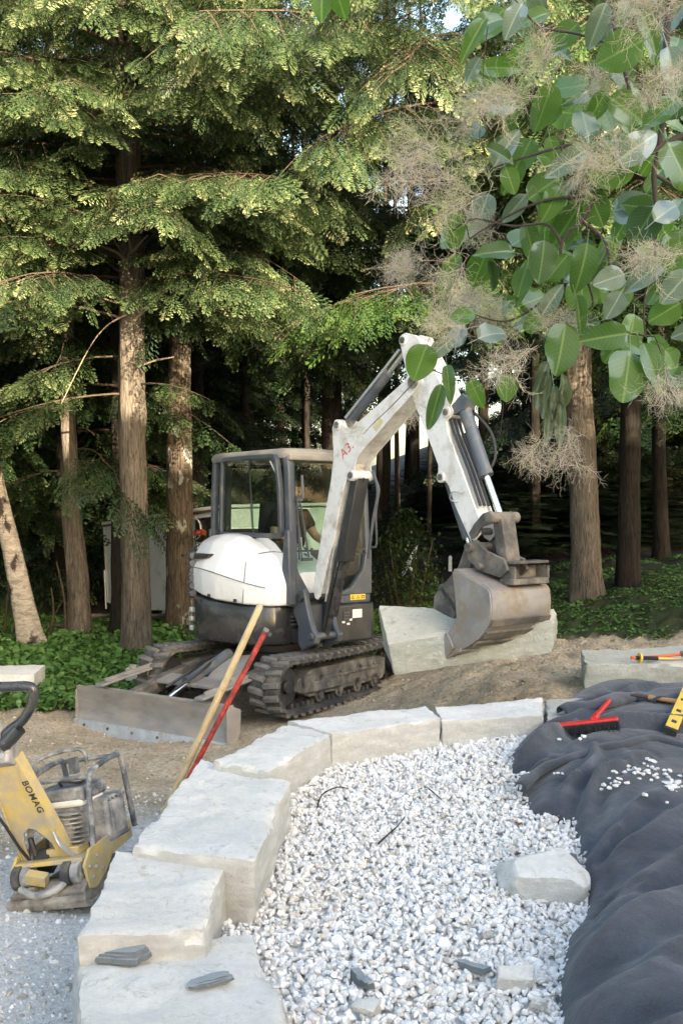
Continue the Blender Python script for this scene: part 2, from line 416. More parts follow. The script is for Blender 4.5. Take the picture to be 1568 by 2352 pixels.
bx, by = np.meshgrid(np.arange(-1.1, 3.4, .05), np.arange(1.0, 8.0, .05)); k = inpoly(bx, by, GP)
idx = np.arange(bx.size).reshape(bx.shape)
cells = k[:-1, :-1] | k[1:, 1:] | k[:-1, 1:] | k[1:, :-1]
F = np.stack([idx[:-1, :-1], idx[:-1, 1:], idx[1:, 1:], idx[1:, :-1]], -1)[cells]
used, inv = np.unique(F, return_inverse=True)
VV = np.stack([bx.ravel(), by.ravel(), gbed(bx, by).ravel()-.012], -1)[used]
tag(link('gravel_bed', np_mesh('gravel_bed', VV, inv.reshape(F.shape), True), surf('gravel_dust', [(.3, (.52, .51, .49)), (.7, (.68, .68, .665))], 30, .95, 0, .5, 80)), kind='structure')
n = 27000
gx = rng.uniform(-1.1, 2.6, n*2); gy = 3.15 + (rng.random(n*2))*4.6
k = inpoly(gx, gy, GP) & (gx < .34*gy+.6); gx, gy = gx[k], gy[k]
gs = np.clip(rng.lognormal(-4.17, .27, len(gx)), .008, .034)
gpos = np.stack([gx, gy, gbed(gx, gy)+rng.uniform(-.004, .016, len(gx))], -1)
nr = gy < 3.75
o = tag(link('gravel', scatter('gravel', gpos[nr], gs[nr], 1, 21, 5), M['gravel']), 'loose crushed white stone filling the bed beside the block wall', 'gravel', kind='stuff')
o = tag(link('gravel', scatter('gravel_far', gpos[~nr], gs[~nr]*1.05, 0, 22), M['gravel']), 'loose crushed white stone at the far end of the bed', 'gravel', kind='stuff')
# pebbles on the dirt
def on_ground(x, y, up=0): 
    # height of the built ground mesh
    ix = np.clip(np.searchsorted(xs, x)-1, 0, nx-2); iy = np.clip(np.searchsorted(ys, y)-1, 0, ny-2)
    fx = (x-xs[ix])/(xs[ix+1]-xs[ix]); fy = (y-ys[iy])/(ys[iy+1]-ys[iy])
    return (GZ[iy, ix]*(1-fx)+GZ[iy, ix+1]*fx)*(1-fy)+(GZ[iy+1, ix]*(1-fx)+GZ[iy+1, ix+1]*fx)*fy + up
x = rng.uniform(-3.4, -.3, 8000); y = 3.85+rng.random(8000)**1.5*3.0
k = (x < -.22*y-.05) | (y > 6.4)
x, y = x[k], y[k]; s_ = np.clip(rng.lognormal(-4.75, .45, len(x)), .004, .03)
tag(link('pebbles', scatter('grey_pebbles', np.stack([x, y, on_ground(x, y)], -1), s_, 0, 31), M['greypeb']), 'grey chips and stone dust scattered round the compactor', 'gravel', kind='stuff')
x = rng.uniform(-4, 4.4, 11500); y = rng.uniform(5.8, 10.8, 11500)
bk = (x > .2)
k = (dirt_mask(x, y, np.zeros_like(x)) > .5) & (bk | (rng.random(len(x)) < .55)) & ~((x > -.4) & (y < 7.6))
x, y, bk = x[k], y[k], bk[k]; s_ = np.clip(rng.lognormal(-4.75, .5, len(x)), .004, .05)*np.where(bk, 1.15, .8)
tag(link('dirt_clods', scatter('dirt_clods', np.stack([x, y, on_ground(x, y)], -1), s_, 0, 33), M['clod']), 'brown clods and pebbles lying on the dug dirt', 'dirt', kind='stuff')
x = rng.uniform(-3.6, -.9, 700); y = rng.uniform(6.0, 9.2, 700); s_ = np.clip(rng.lognormal(-4.6, .4, 700), .005, .04)
tag(link('pebbles', scatter('pale_pebbles', np.stack([x, y, on_ground(x, y)], -1), s_, 0, 34), M['pebble']), 'pale pebbles strewn over the dirt before the blade', 'gravel', kind='stuff')

# ---------------------------------------------------------------- plants on the ground
def leaves_mesh(name, P, length, width, rg, up=(.5, 1.0), droop=.5):
    n = len(P); az = rg.uniform(0, 2*PI, n); el = rg.uniform(up[0], up[1], n)*PI/2*.9
    d = np.stack([np.cos(az)*np.cos(el), np.sin(az)*np.cos(el), np.sin(el)], -1)
    side = np.stack([-np.sin(az), np.cos(az), np.zeros(n)], -1)
    segs = [(0, .15), (.35, 1), (.7, .75), (1, .05)]
    V = []
    for t, wd in segs:
        c = P + d*(length*t)[:, None]; c[:, 2] -= droop*length*t*t
        c[:, :2] += d[:, :2]*(length*t*t*.3)[:, None]
        fold = np.array([0, 0, 1])*(width*wd*.15)[:, None]
        V += [c - side*(width*wd/2)[:, None]+fold, c+side*(width*wd/2)[:, None]+fold]
    V = np.stack(V, 1); b0 = (np.arange(n)*8)[:, None, None]
    q = np.array([[0, 1, 3, 2], [2, 3, 5, 4], [4, 5, 7, 6]]); F = (q[None]+b0).reshape(-1, 4)
    tint = np.repeat(np.clip(rg.normal(.5, .22, n), 0, 1), 8)
    return np_mesh(name, V.reshape(-1, 3), F, True, {'tint': tint})
rg = np.random.default_rng(5)
n = 26000; x = rg.uniform(-5.5, .6, n); y = 9.0 + rg.random(n)**1.3*6.5
k = (dirt_mask(x, y, fbm2(x, y, 1.4, 3, 3.1)) < .35) & (fbm2(x, y, .9, 2, 8) > -.35)
x, y = x[k], y[k]; P = np.stack([x, y, on_ground(x, y)], -1)
ln = rg.uniform(.09, .20, len(x)); 
tag(link('ground_cover', leaves_mesh('broad_leaves', P, ln, ln*rg.uniform(.25, .42, len(x)), rg), M['plants']), 'low broad leaved green plants covering the ground below the trees', 'plants', kind='stuff')
n = 27000; x = rg.uniform(1.0, 7.5, n); y = rg.uniform(10.0, 17, n)
k = (dirt_mask(x, y, fbm2(x, y, 1.4, 3, 3.1)) < .4) & (fbm2(x, y, 1.1, 3, 18) > -.12)
x, y = x[k], y[k]; P = np.stack([x, y, on_ground(x, y)], -1); ln = rg.uniform(.03, .08, len(x))
tag(link('ground_cover', leaves_mesh('creeping_leaves', P, ln, ln*.6, rg, (.1, .8)), M['plants']), 'creeping green ground cover between the dirt bank and the right hand trees', 'plants', kind='stuff')
n = 6000; x = rg.uniform(-26, -4.2, n); y = rg.uniform(14, 34, n); k = x < -.2*y-.5; x, y = x[k], y[k]
P = np.stack([x, y, on_ground(x, y)], -1); ln = rg.uniform(.15, .4, len(x))
tag(link('meadow_grass', leaves_mesh('meadow_grass', P, ln, ln*.12, rg, (.6, 1)), M['hemlock_bright']), 'pale meadow grass beyond the rail fence', 'grass', kind='stuff')

# ---------------------------------------------------------------- stone blocks
def limestone(name, top, side, stain=(.46, .415, .34)):
    m, N, L = mat_new(name); b = N['Principled BSDF']; b.inputs['Roughness'].default_value = .88; b.inputs['Specular IOR Level'].default_value = .25
    n1 = noise_tex(N, L, 2.3, 9, .68); n2 = noise_tex(N, L, 34, 10, .85); n3 = noise_tex(N, L, 5.5, 8, .7, stretch=(1, 1, 4))
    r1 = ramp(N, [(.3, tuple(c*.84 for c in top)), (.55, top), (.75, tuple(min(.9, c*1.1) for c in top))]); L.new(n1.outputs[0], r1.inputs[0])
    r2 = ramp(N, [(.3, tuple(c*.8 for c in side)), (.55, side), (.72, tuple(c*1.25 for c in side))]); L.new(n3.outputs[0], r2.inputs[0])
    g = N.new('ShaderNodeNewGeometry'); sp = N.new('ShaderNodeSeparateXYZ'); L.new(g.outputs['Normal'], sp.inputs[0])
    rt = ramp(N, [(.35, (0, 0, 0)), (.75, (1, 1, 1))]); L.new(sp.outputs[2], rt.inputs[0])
    col = mixc(N, L, rt.outputs[0], r2.outputs[0], r1.outputs[0])      # grey sides, tops painted paler as if lit from above
    rs = ramp(N, [(.56, (0, 0, 0)), (.72, (.8, .8, .8))]); L.new(n1.outputs[0], rs.inputs[0])
    n4 = noise_tex(N, L, 9, 10, .8, dist=1); r4 = ramp(N, [(.54, (0, 0, 0)), (.66, (.7, .7, .7))]); L.new(n4.outputs[0], r4.inputs[0])
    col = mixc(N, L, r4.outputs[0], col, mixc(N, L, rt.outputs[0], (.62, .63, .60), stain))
    vo = N.new('ShaderNodeTexVoronoi'); vo.inputs['Scale'].default_value = 27; vo.feature = 'F1'; tcv = N.new('ShaderNodeTexCoord'); L.new(tcv.outputs['Object'], vo.inputs['Vector'])
    rv = ramp(N, [(.07, (1, 1, 1)), (.14, (0, 0, 0))]); L.new(vo.outputs['Distance'], rv.inputs[0]); mk = N.new('ShaderNodeMath'); mk.operation = 'MULTIPLY'; L.new(rv.outputs[0], mk.inputs[0]); rk = ramp(N, [(.54, (0, 0, 0)), (.6, (.7, .7, .7))]); L.new(n1.outputs[0], rk.inputs[0]); L.new(rk.outputs[0], mk.inputs[1])
    col = mixc(N, L, mk.outputs[0], col, tuple(c*.45 for c in stain))      # small pits and specks of soil
    rr = ramp(N, [(.3, (.86, .86, .855)), (.7, (1.10, 1.10, 1.10))]); L.new(n2.outputs[0], rr.inputs[0])
    L.new(mixc(N, L, 1, col, rr.outputs[0], 'MULTIPLY'), b.inputs['Base Color'])
    ad = N.new('ShaderNodeMath'); ad.operation = 'ADD'; L.new(n2.outputs[0], ad.inputs[0]); L.new(n4.outputs[0], ad.inputs[1])
    bp = N.new('ShaderNodeBump'); bp.inputs['Strength'].default_value = 1; bp.inputs['Distance'].default_value = .016
    L.new(ad.outputs[0], bp.inputs['Height']); L.new(bp.outputs[0], b.inputs['Normal']); return m
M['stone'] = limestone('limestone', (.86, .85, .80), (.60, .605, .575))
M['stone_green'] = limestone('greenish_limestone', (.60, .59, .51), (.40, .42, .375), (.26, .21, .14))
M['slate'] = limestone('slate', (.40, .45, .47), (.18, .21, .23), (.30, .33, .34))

def hexa(corners, cell=.026, amp=.017, seed=0, edge=.028, ledge=.35):
    """corners: 8 points, bottom 4 then top 4 in the same order; rough split faces and chipped edges"""
    c = [Vector(p) for p in corners]
    a = max((c[1]-c[0]).length, (c[5]-c[4]).length); b_ = max((c[3]-c[0]).length, (c[7]-c[4]).length); h = max((c[4]-c[0]).length, (c[6]-c[2]).length)
    n = [max(3, int(d/cell)) for d in (a, b_, h)]
    def tri(u, v, t):
        bot = (c[0]*(1-u)+c[1]*u)*(1-v)+(c[3]*(1-u)+c[2]*u)*v
        top = (c[4]*(1-u)+c[5]*u)*(1-v)+(c[7]*(1-u)+c[6]*u)*v
        return bot*(1-t)+top*t
    ids = {}; V = []; F = []
    cen = sum(c, Vector())/8
    dims = (a, b_, h)
    def vid(i, j, k):
        key = (i, j, k)
        if key in ids: return ids[key]
        u, v, t = i/n[0], j/n[1], k/n[2]; p = tri(u, v, t)
        # distance to the nearest edges -> rounding and chipping
        e = sorted([min(u, 1-u)*dims[0], min(v, 1-v)*dims[1], min(t, 1-t)*dims[2]])
        q = p*1.0 + Vector((seed*7.3, seed*3.1, seed*1.7))
        ch = max(0, mn.fractal(q*4.5, .6, 2, 3))
        er = edge*(.35+2.2*ch)
        de = e[1]
        if de < er: p = p + (cen-p).normalized()*(er-de)*.55
        nv = mn.noise_vector(q*2.2)*amp*1.0 + mn.noise_vector(q*9)*amp*.45 + mn.noise_vector(q*22)*amp*.32
        r = 1-abs(mn.fractal(Vector((q.x*2, q.y*2, q.z*7)), .6, 2, 3))
        out = (p-cen); 
        side = 1 if 0 < k < n[2] else .3
        p = p + nv + out.normalized()*((r-.7)*amp*ledge*3*side)
        ids[key] = len(V); V.append(p); return ids[key]
    A, B, H = n
    for i in range(A):
        for j in range(B):
            F.append((vid(i, j, H), vid(i+1, j, H), vid(i+1, j+1, H), vid(i, j+1, H)))
            F.append((vid(i, j, 0), vid(i, j+1, 0), vid(i+1, j+1, 0), vid(i+1, j, 0)))
    for i in range(A):
        for k in range(H):
            F.append((vid(i, 0, k), vid(i+1, 0, k), vid(i+1, 0, k+1), vid(i, 0, k+1)))
            F.append((vid(i+1, B, k), vid(i, B, k), vid(i, B, k+1), vid(i+1, B, k+1)))
    for j in range(B):
        for k in range(H):
            F.append((vid(0, j+1, k), vid(0, j, k), vid(0, j, k+1), vid(0, j+1, k+1)))
            F.append((vid(A, j, k), vid(A, j+1, k), vid(A, j+1, k+1), vid(A, j, k+1)))
    cc = Vector(V[0]); return V, F
def stone(name, label, cat, corners, mat='stone', group=None, smooth=28, **kw):
    V, F = hexa(corners, **kw)
    # origin at the base
    o_ = sum((Vector(c) for c in corners[:4]), Vector())/4
    me = bpy.data.meshes.new(name); me.from_pydata([v-o_ for v in V], [], F); me.update()
    if smooth:
        me.polygons.foreach_set('use_smooth', [True]*len(me.polygons)); me.set_sharp_from_angle(angle=R(smooth))
    o = link(name, me, M[mat]); o.location = o_
    return tag(o, label, cat, group)
def block(label, tops, zt, zb, seed, mat='stone', spread=.0, **kw):
    """tops: four picture points of the top edge, near-left, near-right, far-right, far-left"""
    zt = zt if hasattr(zt, '__len__') else [zt]*4
    T = [PZ(p[0], p[1], z) for p, z in zip(tops, zt)]
    c = sum(T, Vector())/4
    Bm = [Vector((t.x+(t.x-c.x)*spread, t.y+(t.y-c.y)*spread, zb)) for t in T]
    return stone('stone_block', label, 'stone block', Bm+T, mat, 'limestone blocks of the curved wall', seed=seed, **kw)
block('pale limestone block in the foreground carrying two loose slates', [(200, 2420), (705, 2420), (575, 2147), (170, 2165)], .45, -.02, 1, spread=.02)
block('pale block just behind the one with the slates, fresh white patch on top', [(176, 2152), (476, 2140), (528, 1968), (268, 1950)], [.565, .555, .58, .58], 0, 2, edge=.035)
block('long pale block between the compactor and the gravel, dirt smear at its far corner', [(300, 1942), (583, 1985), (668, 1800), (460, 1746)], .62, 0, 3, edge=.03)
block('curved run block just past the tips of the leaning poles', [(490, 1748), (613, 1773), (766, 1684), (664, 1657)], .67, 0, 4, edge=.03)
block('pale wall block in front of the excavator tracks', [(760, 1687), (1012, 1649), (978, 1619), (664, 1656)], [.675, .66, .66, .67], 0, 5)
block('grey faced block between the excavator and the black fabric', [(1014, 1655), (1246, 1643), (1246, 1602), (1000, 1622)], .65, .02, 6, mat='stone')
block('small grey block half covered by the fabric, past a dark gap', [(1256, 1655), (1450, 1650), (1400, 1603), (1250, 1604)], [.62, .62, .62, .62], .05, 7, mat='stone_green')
T = [PZ(1340, 1600, .42), PZ(1640, 1600, .42), PZ(1640, 1560, .42), PZ(1350, 1575, .42)]
ln_ = [Vector((p.x, p.y, .40)) for p in T]
tp = [Vector((p.x, p.y+.02, .40+.278)) for p in T]
ln_[2].y += .30; ln_[3].y += .25; tp[2].y += .30; tp[3].y += .25
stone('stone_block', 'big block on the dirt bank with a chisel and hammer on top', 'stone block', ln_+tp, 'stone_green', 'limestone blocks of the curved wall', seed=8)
# block in the grass on the left
a, b_, c, d = PZ(-30, 1600, 0), PZ(78, 1596, 0), PZ(104, 1572, 0), PZ(-20, 1572, 0)
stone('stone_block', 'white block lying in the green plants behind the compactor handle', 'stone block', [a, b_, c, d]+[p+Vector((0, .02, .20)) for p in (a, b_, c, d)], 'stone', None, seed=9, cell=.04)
# boulder on the gravel
V, F = ico(5); q = PG(1250, 2055)
V = np.sign(V)*np.abs(V)**.72; V /= np.abs(V).max()
for d, h in (((.15, -.25, 1), .62), ((.75, -.2, .75), .80), ((-.9, -.2, .45), .86), ((.1, -1, .25), .84), ((-.5, .5, .9), .80), ((.9, .6, .1), .9)):
    d = np.array(d)/np.linalg.norm(d); s_ = V@d; V = V-np.outer(np.maximum(s_-h, 0)*.92, d)
V = V*np.array([.205, .15, .12]); V = np.array([Vector(p)+mn.noise_vector(Vector(p)*9+Vector((3, 1, 0)))*.009+mn.noise_vector(Vector(p)*30)*.0025+mn.noise_vector(Vector(p)*80)*.0008 for p in V])
me = np_mesh('boulder', V, F, True); o = link('boulder', me, M['stone']); o.location = q+Vector((0, .04, .055)); o.rotation_euler = (.04, -.03, -.12)
tag(o, 'pale rounded boulder resting on the gravel against the black fabric', 'boulder')
# slates and flat chips
def slate(label, px, py, L_, W_, H_, rot, seed):
    p = PZ(px, py, .463); rr = random.Random(seed); n = 16; mb = MB(); z0 = 0
    for layer in range(3):
        ol = []; ox, oy = rr.uniform(-.04, .04)*L_, rr.uniform(-.05, .05)*W_; k_ = (1, .93, .78)[layer]
        for i in range(n):
            a = 2*PI*i/n; r_ = (1+.22*mn.noise(Vector((math.cos(a)*1.6, math.sin(a)*1.6, seed)))+.06*rr.uniform(-1, 1))*k_
            sq = 1/max(abs(math.cos(a)), abs(math.sin(a)))**.45
            ol.append((math.cos(a)*L_*.46*r_*sq+ox, math.sin(a)*W_*.46*r_*sq+oy))
        h = H_*(.5, .3, .25)[layer]; vs = []
        for z, s_ in ((z0, .9), (z0+h*.35, 1.0), (z0+h, .95)): vs += [(x*s_, y*s_, z+.10*x*(.5+layer*.3)+rr.uniform(-.0015, .0015)) for x, y in ol]
        vs += [(sum(o[0] for o in ol)/n, sum(o[1] for o in ol)/n, z0+h+.002)]
        fs = [(a*n+i, a*n+(i+1) % n, (a+1)*n+(i+1) % n, (a+1)*n+i) for a in (0, 1) for i in range(n)]+[(2*n+i, 2*n+(i+1) % n, 3*n) for i in range(n)]+[tuple(range(n))[::-1]]
        mb.add(vs, fs); z0 += h*.8
    o = mb.build('slate', M['slate'], None, smooth=0); o.location = p+Vector((0, 0, .004)); o.rotation_euler = (0, 0, rot); return tag(o, label, 'stone')
slate('larger blue grey slate lying on the foreground block', 285, 2205, .21, .12, .045, R(-14), 41)
slate('smaller flat slate lying on the foreground block', 483, 2260, .17, .065, .022, R(16), 42)
def chip(name, label, px, py, z, L_, W_, H_, rot, seed, mat='slate', tilt=0, cat='stone'):
    p = PZ(px, py, z) if z > .4 else PG(px, py, .022) if z > .1 else PZ(px, py, z); rm = Matrix.Rotation(rot, 3, 'Z') @ Matrix.Rotation(tilt, 3, 'Y')
    rr = random.Random(seed)
    q = [(-.5, -.32), (.38, -.5), (.5, .25), (-.3, .5)]
    bt = [p + rm@Vector((x_*L_*rr.uniform(.7, .9), y_*W_*rr.uniform(.7, .9), 0)) for x_, y_ in q]
    tt = [p + rm@Vector((x_*L_*rr.uniform(.6, 1.05), y_*W_*rr.uniform(.55, 1.05), H_*rr.uniform(.6, 1.2))) for x_, y_ in q]
    return stone(name, label, cat, bt+tt, mat, None, seed=seed, cell=.009, amp=.008, edge=.018, ledge=.6, smooth=18)
chip('rock_chip', 'thin grey shard standing out of the gravel at the bottom', 835, 2262, .295, .19, .055, .04, R(118), 43, tilt=.15)
chip('rock_chip', 'flat pale shard near the bottom edge of the gravel', 842, 2325, .29, .13, .08, .035, R(160), 44, 'stone')
chip('rock_chip', 'bluish flake lying on the gravel left of the broken pale wedge', 1090, 2228, .295, .16, .07, .028, R(150), 45, tilt=.08)
chip('rock_chip', 'broken pale wedge of stone at the lower right of the gravel', 1178, 2262, .295, .17, .09, .055, R(8), 46, 'stone')
chip('rock_chip', 'blocky pale chip beside the fabric at the bottom', 1235, 2320, .285, .10, .07, .05, R(-30), 47, 'stone')
chip('rock_chip', 'small white lump on the gravel above the pale wedge', 1115, 2150, .30, .07, .055, .04, R(30), 48, 'stone')
chip('rock', 'grey rock beside the far track of the excavator', 312, 1562, .0, .30, .2, .15, R(10), 49, 'stone_green')
# ---------------------------------------------------------------- conifers
def frond_template(ns, nl, seed, wid=.36):
    """flat feathery spray along +x, length 1: side twigs with small pointed leaflets"""
    rg = np.random.default_rng(seed); V = []; F = []; tp = []
    def diamond(p, d, L_, w_, zz):
        s = np.array([-d[1], d[0], 0]); b0 = len(V)
        for q in (p, p+d*L_*.45+s*w_, p+d*L_, p+d*L_*.45-s*w_):
            V.append(q+np.array([0, 0, zz*np.linalg.norm(q-p)/max(L_, 1e-6)]))
        F.append((b0, b0+1, b0+2, b0+3))
    for i in range(ns):
        t = (i+.6)/ns; ln = wid*(1-t)**.75*(.55+.45*min(1, t*5))*rg.uniform(.75, 1.2) + .04
        for sg in (-1, 1):
            an = R(rg.uniform(42, 60))*sg; d = np.array([math.cos(an), math.sin(an), 0]); p0 = np.array([t, 0, -.10*t*t])
            for j in range(nl):
                u = (j+.5)/nl; p = p0 + d*ln*u; p[2] -= .35*ln*u*u
                a2 = an + (1 if j % 2 else -1)*R(rg.uniform(14, 32)); d2 = np.array([math.cos(a2), math.sin(a2), 0])
                L_ = .125*(1.2-.5*u)*rg.uniform(.8, 1.25)
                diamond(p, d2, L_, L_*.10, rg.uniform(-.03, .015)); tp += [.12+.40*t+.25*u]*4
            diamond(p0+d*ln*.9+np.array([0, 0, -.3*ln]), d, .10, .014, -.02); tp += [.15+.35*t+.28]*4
    for i in range(3):
        diamond(np.array([i/3, 0, -.1*(i/3)**2]), np.array([1., 0, 0]), .42, .008, -.03); tp += [.1]*4
    return np.array(V), np.array(F), np.array(tp)
def frames(d, up):
    d = d/np.linalg.norm(d, axis=-1, keepdims=True)
    y = np.cross(up, d); y /= np.linalg.norm(y, axis=-1, keepdims=True)+1e-9
    z = np.cross(d, y); return np.stack([d, y, z], -1)
class Crown:
    def __init__(s, tpl, seed): s.t = tpl; s.P = []; s.M = []; s.S = []; s.rg = np.random.default_rng(seed); s.w = MB()
    def bough(s, base, az, L_, el=.15, droop=.35, dens=1.0, sub=True, r0=None, bare=.2, thick=True):
        rg = s.rg; n = 9; base = np.array(base, float)
        t = np.linspace(0, 1, n); hd = np.array([math.cos(az), math.sin(az), 0])
        wob = rg.normal(0, .03, n).cumsum()*L_*.4
        sd = np.array([-hd[1], hd[0], 0])
        pts = base + hd*(t*L_*math.cos(el))[:, None] + sd*wob[:, None]
        pts[:, 2] += t*L_*math.sin(el) - droop*L_*t*t
        r0 = r0 or .006+.006*L_
        if thick: s.w.ring_tube([tuple(p) for p in pts], list(r0*(1-t*.85)), 5, False)
        def at(u):
            i = min(int(u*(n-1)), n-2); f = u*(n-1)-i; return pts[i]*(1-f)+pts[i+1]*f, pts[i+1]-pts[i]
        ns = max(3, int(L_*4.2*dens))
        for k in range(ns):
            u = bare+(1-bare)*(k+.5)/ns
            p, d = at(u); d = d/np.linalg.norm(d)
            for sg in (-1, 1):
                if rg.random() > .94: continue
                a = R(rg.uniform(40, 68))*sg
                dd = np.array([d[0]*math.cos(a)-d[1]*math.sin(a), d[0]*math.sin(a)+d[1]*math.cos(a), d[2]-rg.uniform(.0, .3)])
                Ls = min(L_*.42*(1.12-u*.75)*rg.uniform(.7, 1.15), 1.5)
                if sub and Ls > .55:
                    m = max(2, int(Ls*4.2*dens))
                    if thick: s.w.ring_tube([tuple(p), tuple(p+dd*Ls*.5-np.array([0, 0, .02])), tuple(p+dd*Ls*.95-np.array([0, 0, .18*Ls]))], [r0*.3, r0*.2, .002], 3, False)
                    for q in range(m):
                        uu = (q+.4)/m; pp = p+dd*Ls*uu; pp[2] -= .2*Ls*uu*uu
                        for s2 in (-1, 1):
                            a2 = R(rg.uniform(35, 65))*s2
                            d3 = np.array([dd[0]*math.cos(a2)-dd[1]*math.sin(a2), dd[0]*math.sin(a2)+dd[1]*math.cos(a2), dd[2]-rg.uniform(.05, .75)])
                            s.frond(pp, d3, rg.uniform(.3, .52)*(1.1-.4*uu))
                    s.frond(p+dd*Ls*.85-np.array([0, 0, .16*Ls]), dd-np.array([0, 0, .35]), rg.uniform(.35, .55))
                else: s.frond(p, dd-np.array([0, 0, .15]), max(.3, Ls))
        p, d = at(.97); s.frond(p, d-np.array([0, 0, .2*L_*.2]), .6)
    def frond(s, p, d, sc):
        rg = s.rg; s.P.append(np.array(p)); s.M.append((np.array(d), rg.uniform(-.7, .7))); s.S.append(sc)
    def mesh(s, name):
        V, F, tp = s.t; P = np.array(s.P); D = np.array([m[0] for m in s.M]); roll = np.array([m[1] for m in s.M]); sc = np.array(s.S)
        up = np.tile(np.array([0, 0, 1.]), (len(P), 1)); up[:, 0] += roll; up[:, 1] += np.roll(roll, 1)
        FM = frames(D, up)
        W = np.einsum('nij,vj->nvi', FM, V)*sc[:, None, None] + P[:, None, :]
        FF = (F[None]+(np.arange(len(P))*len(V))[:, None, None]).reshape(-1, 4)
        cl = s.rg.normal(0, .16, len(P))
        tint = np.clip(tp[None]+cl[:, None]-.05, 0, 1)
        return np_mesh(name, W.reshape(-1, 3), FF, False, {'tint': tint.ravel()})
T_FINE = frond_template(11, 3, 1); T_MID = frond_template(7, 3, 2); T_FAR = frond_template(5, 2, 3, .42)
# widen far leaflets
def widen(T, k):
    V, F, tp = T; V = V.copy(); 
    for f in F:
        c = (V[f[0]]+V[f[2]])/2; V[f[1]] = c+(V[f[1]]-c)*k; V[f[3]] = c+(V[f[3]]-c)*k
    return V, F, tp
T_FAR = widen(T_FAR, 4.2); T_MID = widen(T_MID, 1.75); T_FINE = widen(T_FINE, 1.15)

def trunk_mesh(name, pts, rad, n=20, rings=60, ridge=.018, seed=0, flare=.35):
    """bark ridged trunk through the points"""
    P = smoothpts(pts, max(2, rings//max(1, len(pts)-1))); m = len(P); V = []; F = []
    for i, p in enumerate(P):
        t = i/(m-1); r = rad[0]*(1-t)+rad[1]*t; r *= 1+flare*math.exp(-max(0, p.z)/.28)
        for k in range(n):
            a = 2*PI*k/n; d = Vector((math.cos(a), math.sin(a), 0))
            rid = abs(mn.noise(Vector((math.cos(a)*rad[0]*22, math.sin(a)*rad[0]*22, p.z*1.5+seed))))
            lob = 1+.10*math.exp(-max(0, p.z)/.35)*math.sin(a*5+seed)
            V.append(p + d*(r*lob + ridge*(rid*1.6-.4) + mn.noise(Vector((a, p.z*.8, seed)))*.02))
    for i in range(m-1):
        for k in range(n): a = i*n+k; b_ = i*n+(k+1) % n; F.append((a, b_, b_+n, a+n))
    me = bpy.data.meshes.new(name); me.from_pydata(V, [], F); me.polygons.foreach_set('use_smooth', [True]*len(F)); return me

# three crowns shared by the many trees of the wood
def crown_mesh(seed, z0, z1, rmax, nb, tpl, dens, low=1.0):
    c = Crown(tpl, seed)
    for i in range(nb):
        t = (i+.5)/nb; z = z0+(z1-z0)*t
        L_ = rmax*((1-t)**.8*.9+.12)*c.rg.uniform(.75, 1.15)
        c.bough((0, 0, z), i*2.399+c.rg.uniform(-.4, .4), L_, el=c.rg.uniform(-.05, .3)+t*.4, droop=c.rg.uniform(.2, .42), dens=dens, sub=L_ > 1.2)
    return c.mesh('crown%d' % seed), c.w
def conifer(label, x, y, rad, crown, wood, trunk_h, bark_='bark_far', rot=0, sc=(1, 1, 1), lean=(0, 0), group=None, cat='tree', mat='hemlock', z=None, tmesh=None):
    z = gz(x, y)-.05 if z is None else z
    t = empty('hemlock_tree', label, cat, loc=(x, y, z), group=group)
    if tmesh is None:
        tmesh = trunk_mesh('trunk', [(0, 0, 0), (lean[0]*.3, lean[1]*.3, trunk_h*.3), (lean[0], lean[1], trunk_h)], (rad, rad*.25), 12, 24, .01, x)
    link('trunk', tmesh, M[bark_], t)
    Mx = Matrix.Translation((lean[0]*.3, lean[1]*.3, 0)) @ Matrix.Rotation(rot, 4, 'Z') @ Matrix.Diagonal((*sc, 1))
    o = link('crown', crown, None, t, Mx)
    if not crown.materials: crown.materials.append(M[mat])
    o.material_slots[0].link = 'OBJECT'; o.material_slots[0].material = M[mat]
    if wood is not None: link('limbs', wood, M['twig'], t, Mx)
    return t
def wood_mesh(w_, name='limbs'):
    me = bpy.data.meshes.new(name); me.from_pydata(w_.v, [], w_.f); return me
cA, wA = crown_mesh(101, 2.4, 15, 3.5, 60, T_MID, .85); wA = wood_mesh(wA)
cB, wB = crown_mesh(102, 1.0, 14, 3.6, 50, T_FAR, .8); wB = wood_mesh(wB)
cC, wC = crown_mesh(103, 4.6, 17, 4.0, 50, T_FAR, .8); wC = wood_mesh(wC)
cA.materials.append(M['hemlock'])
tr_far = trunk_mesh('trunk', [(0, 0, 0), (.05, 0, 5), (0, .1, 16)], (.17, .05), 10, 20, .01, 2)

# --- the tree in front on the left, its trunk bare to 4 m
bp0 = PZ(315, 1492, 0)
def rel(px, py, y): return tuple(PY(px, py, y)-Vector((bp0.x, bp0.y, -.03)))
y0 = bp0.y
t = empty('hemlock_tree', 'brown ridged hemlock trunk in front on the left, its boughs in the sun', 'tree', loc=(bp0.x, bp0.y, -.03))
link('trunk', trunk_mesh('trunk', [(0, 0, 0), rel(303, 900, y0), rel(300, 560, y0), rel(288, 250, y0), rel(272, -60, y0+.1), rel(265, -400, y0+.2)], (.175, .12), 28, 130, .022, 4, .3), M['bark_brown'], t)
c = Crown(T_FINE, 201)
def near_bough(px, py, dy, az, L_, el, droop, dens=1.0, bare=.2, r0=None):
    c.bough(rel(px, py, y0+dy), az, L_, el, droop, dens, True, r0, bare)
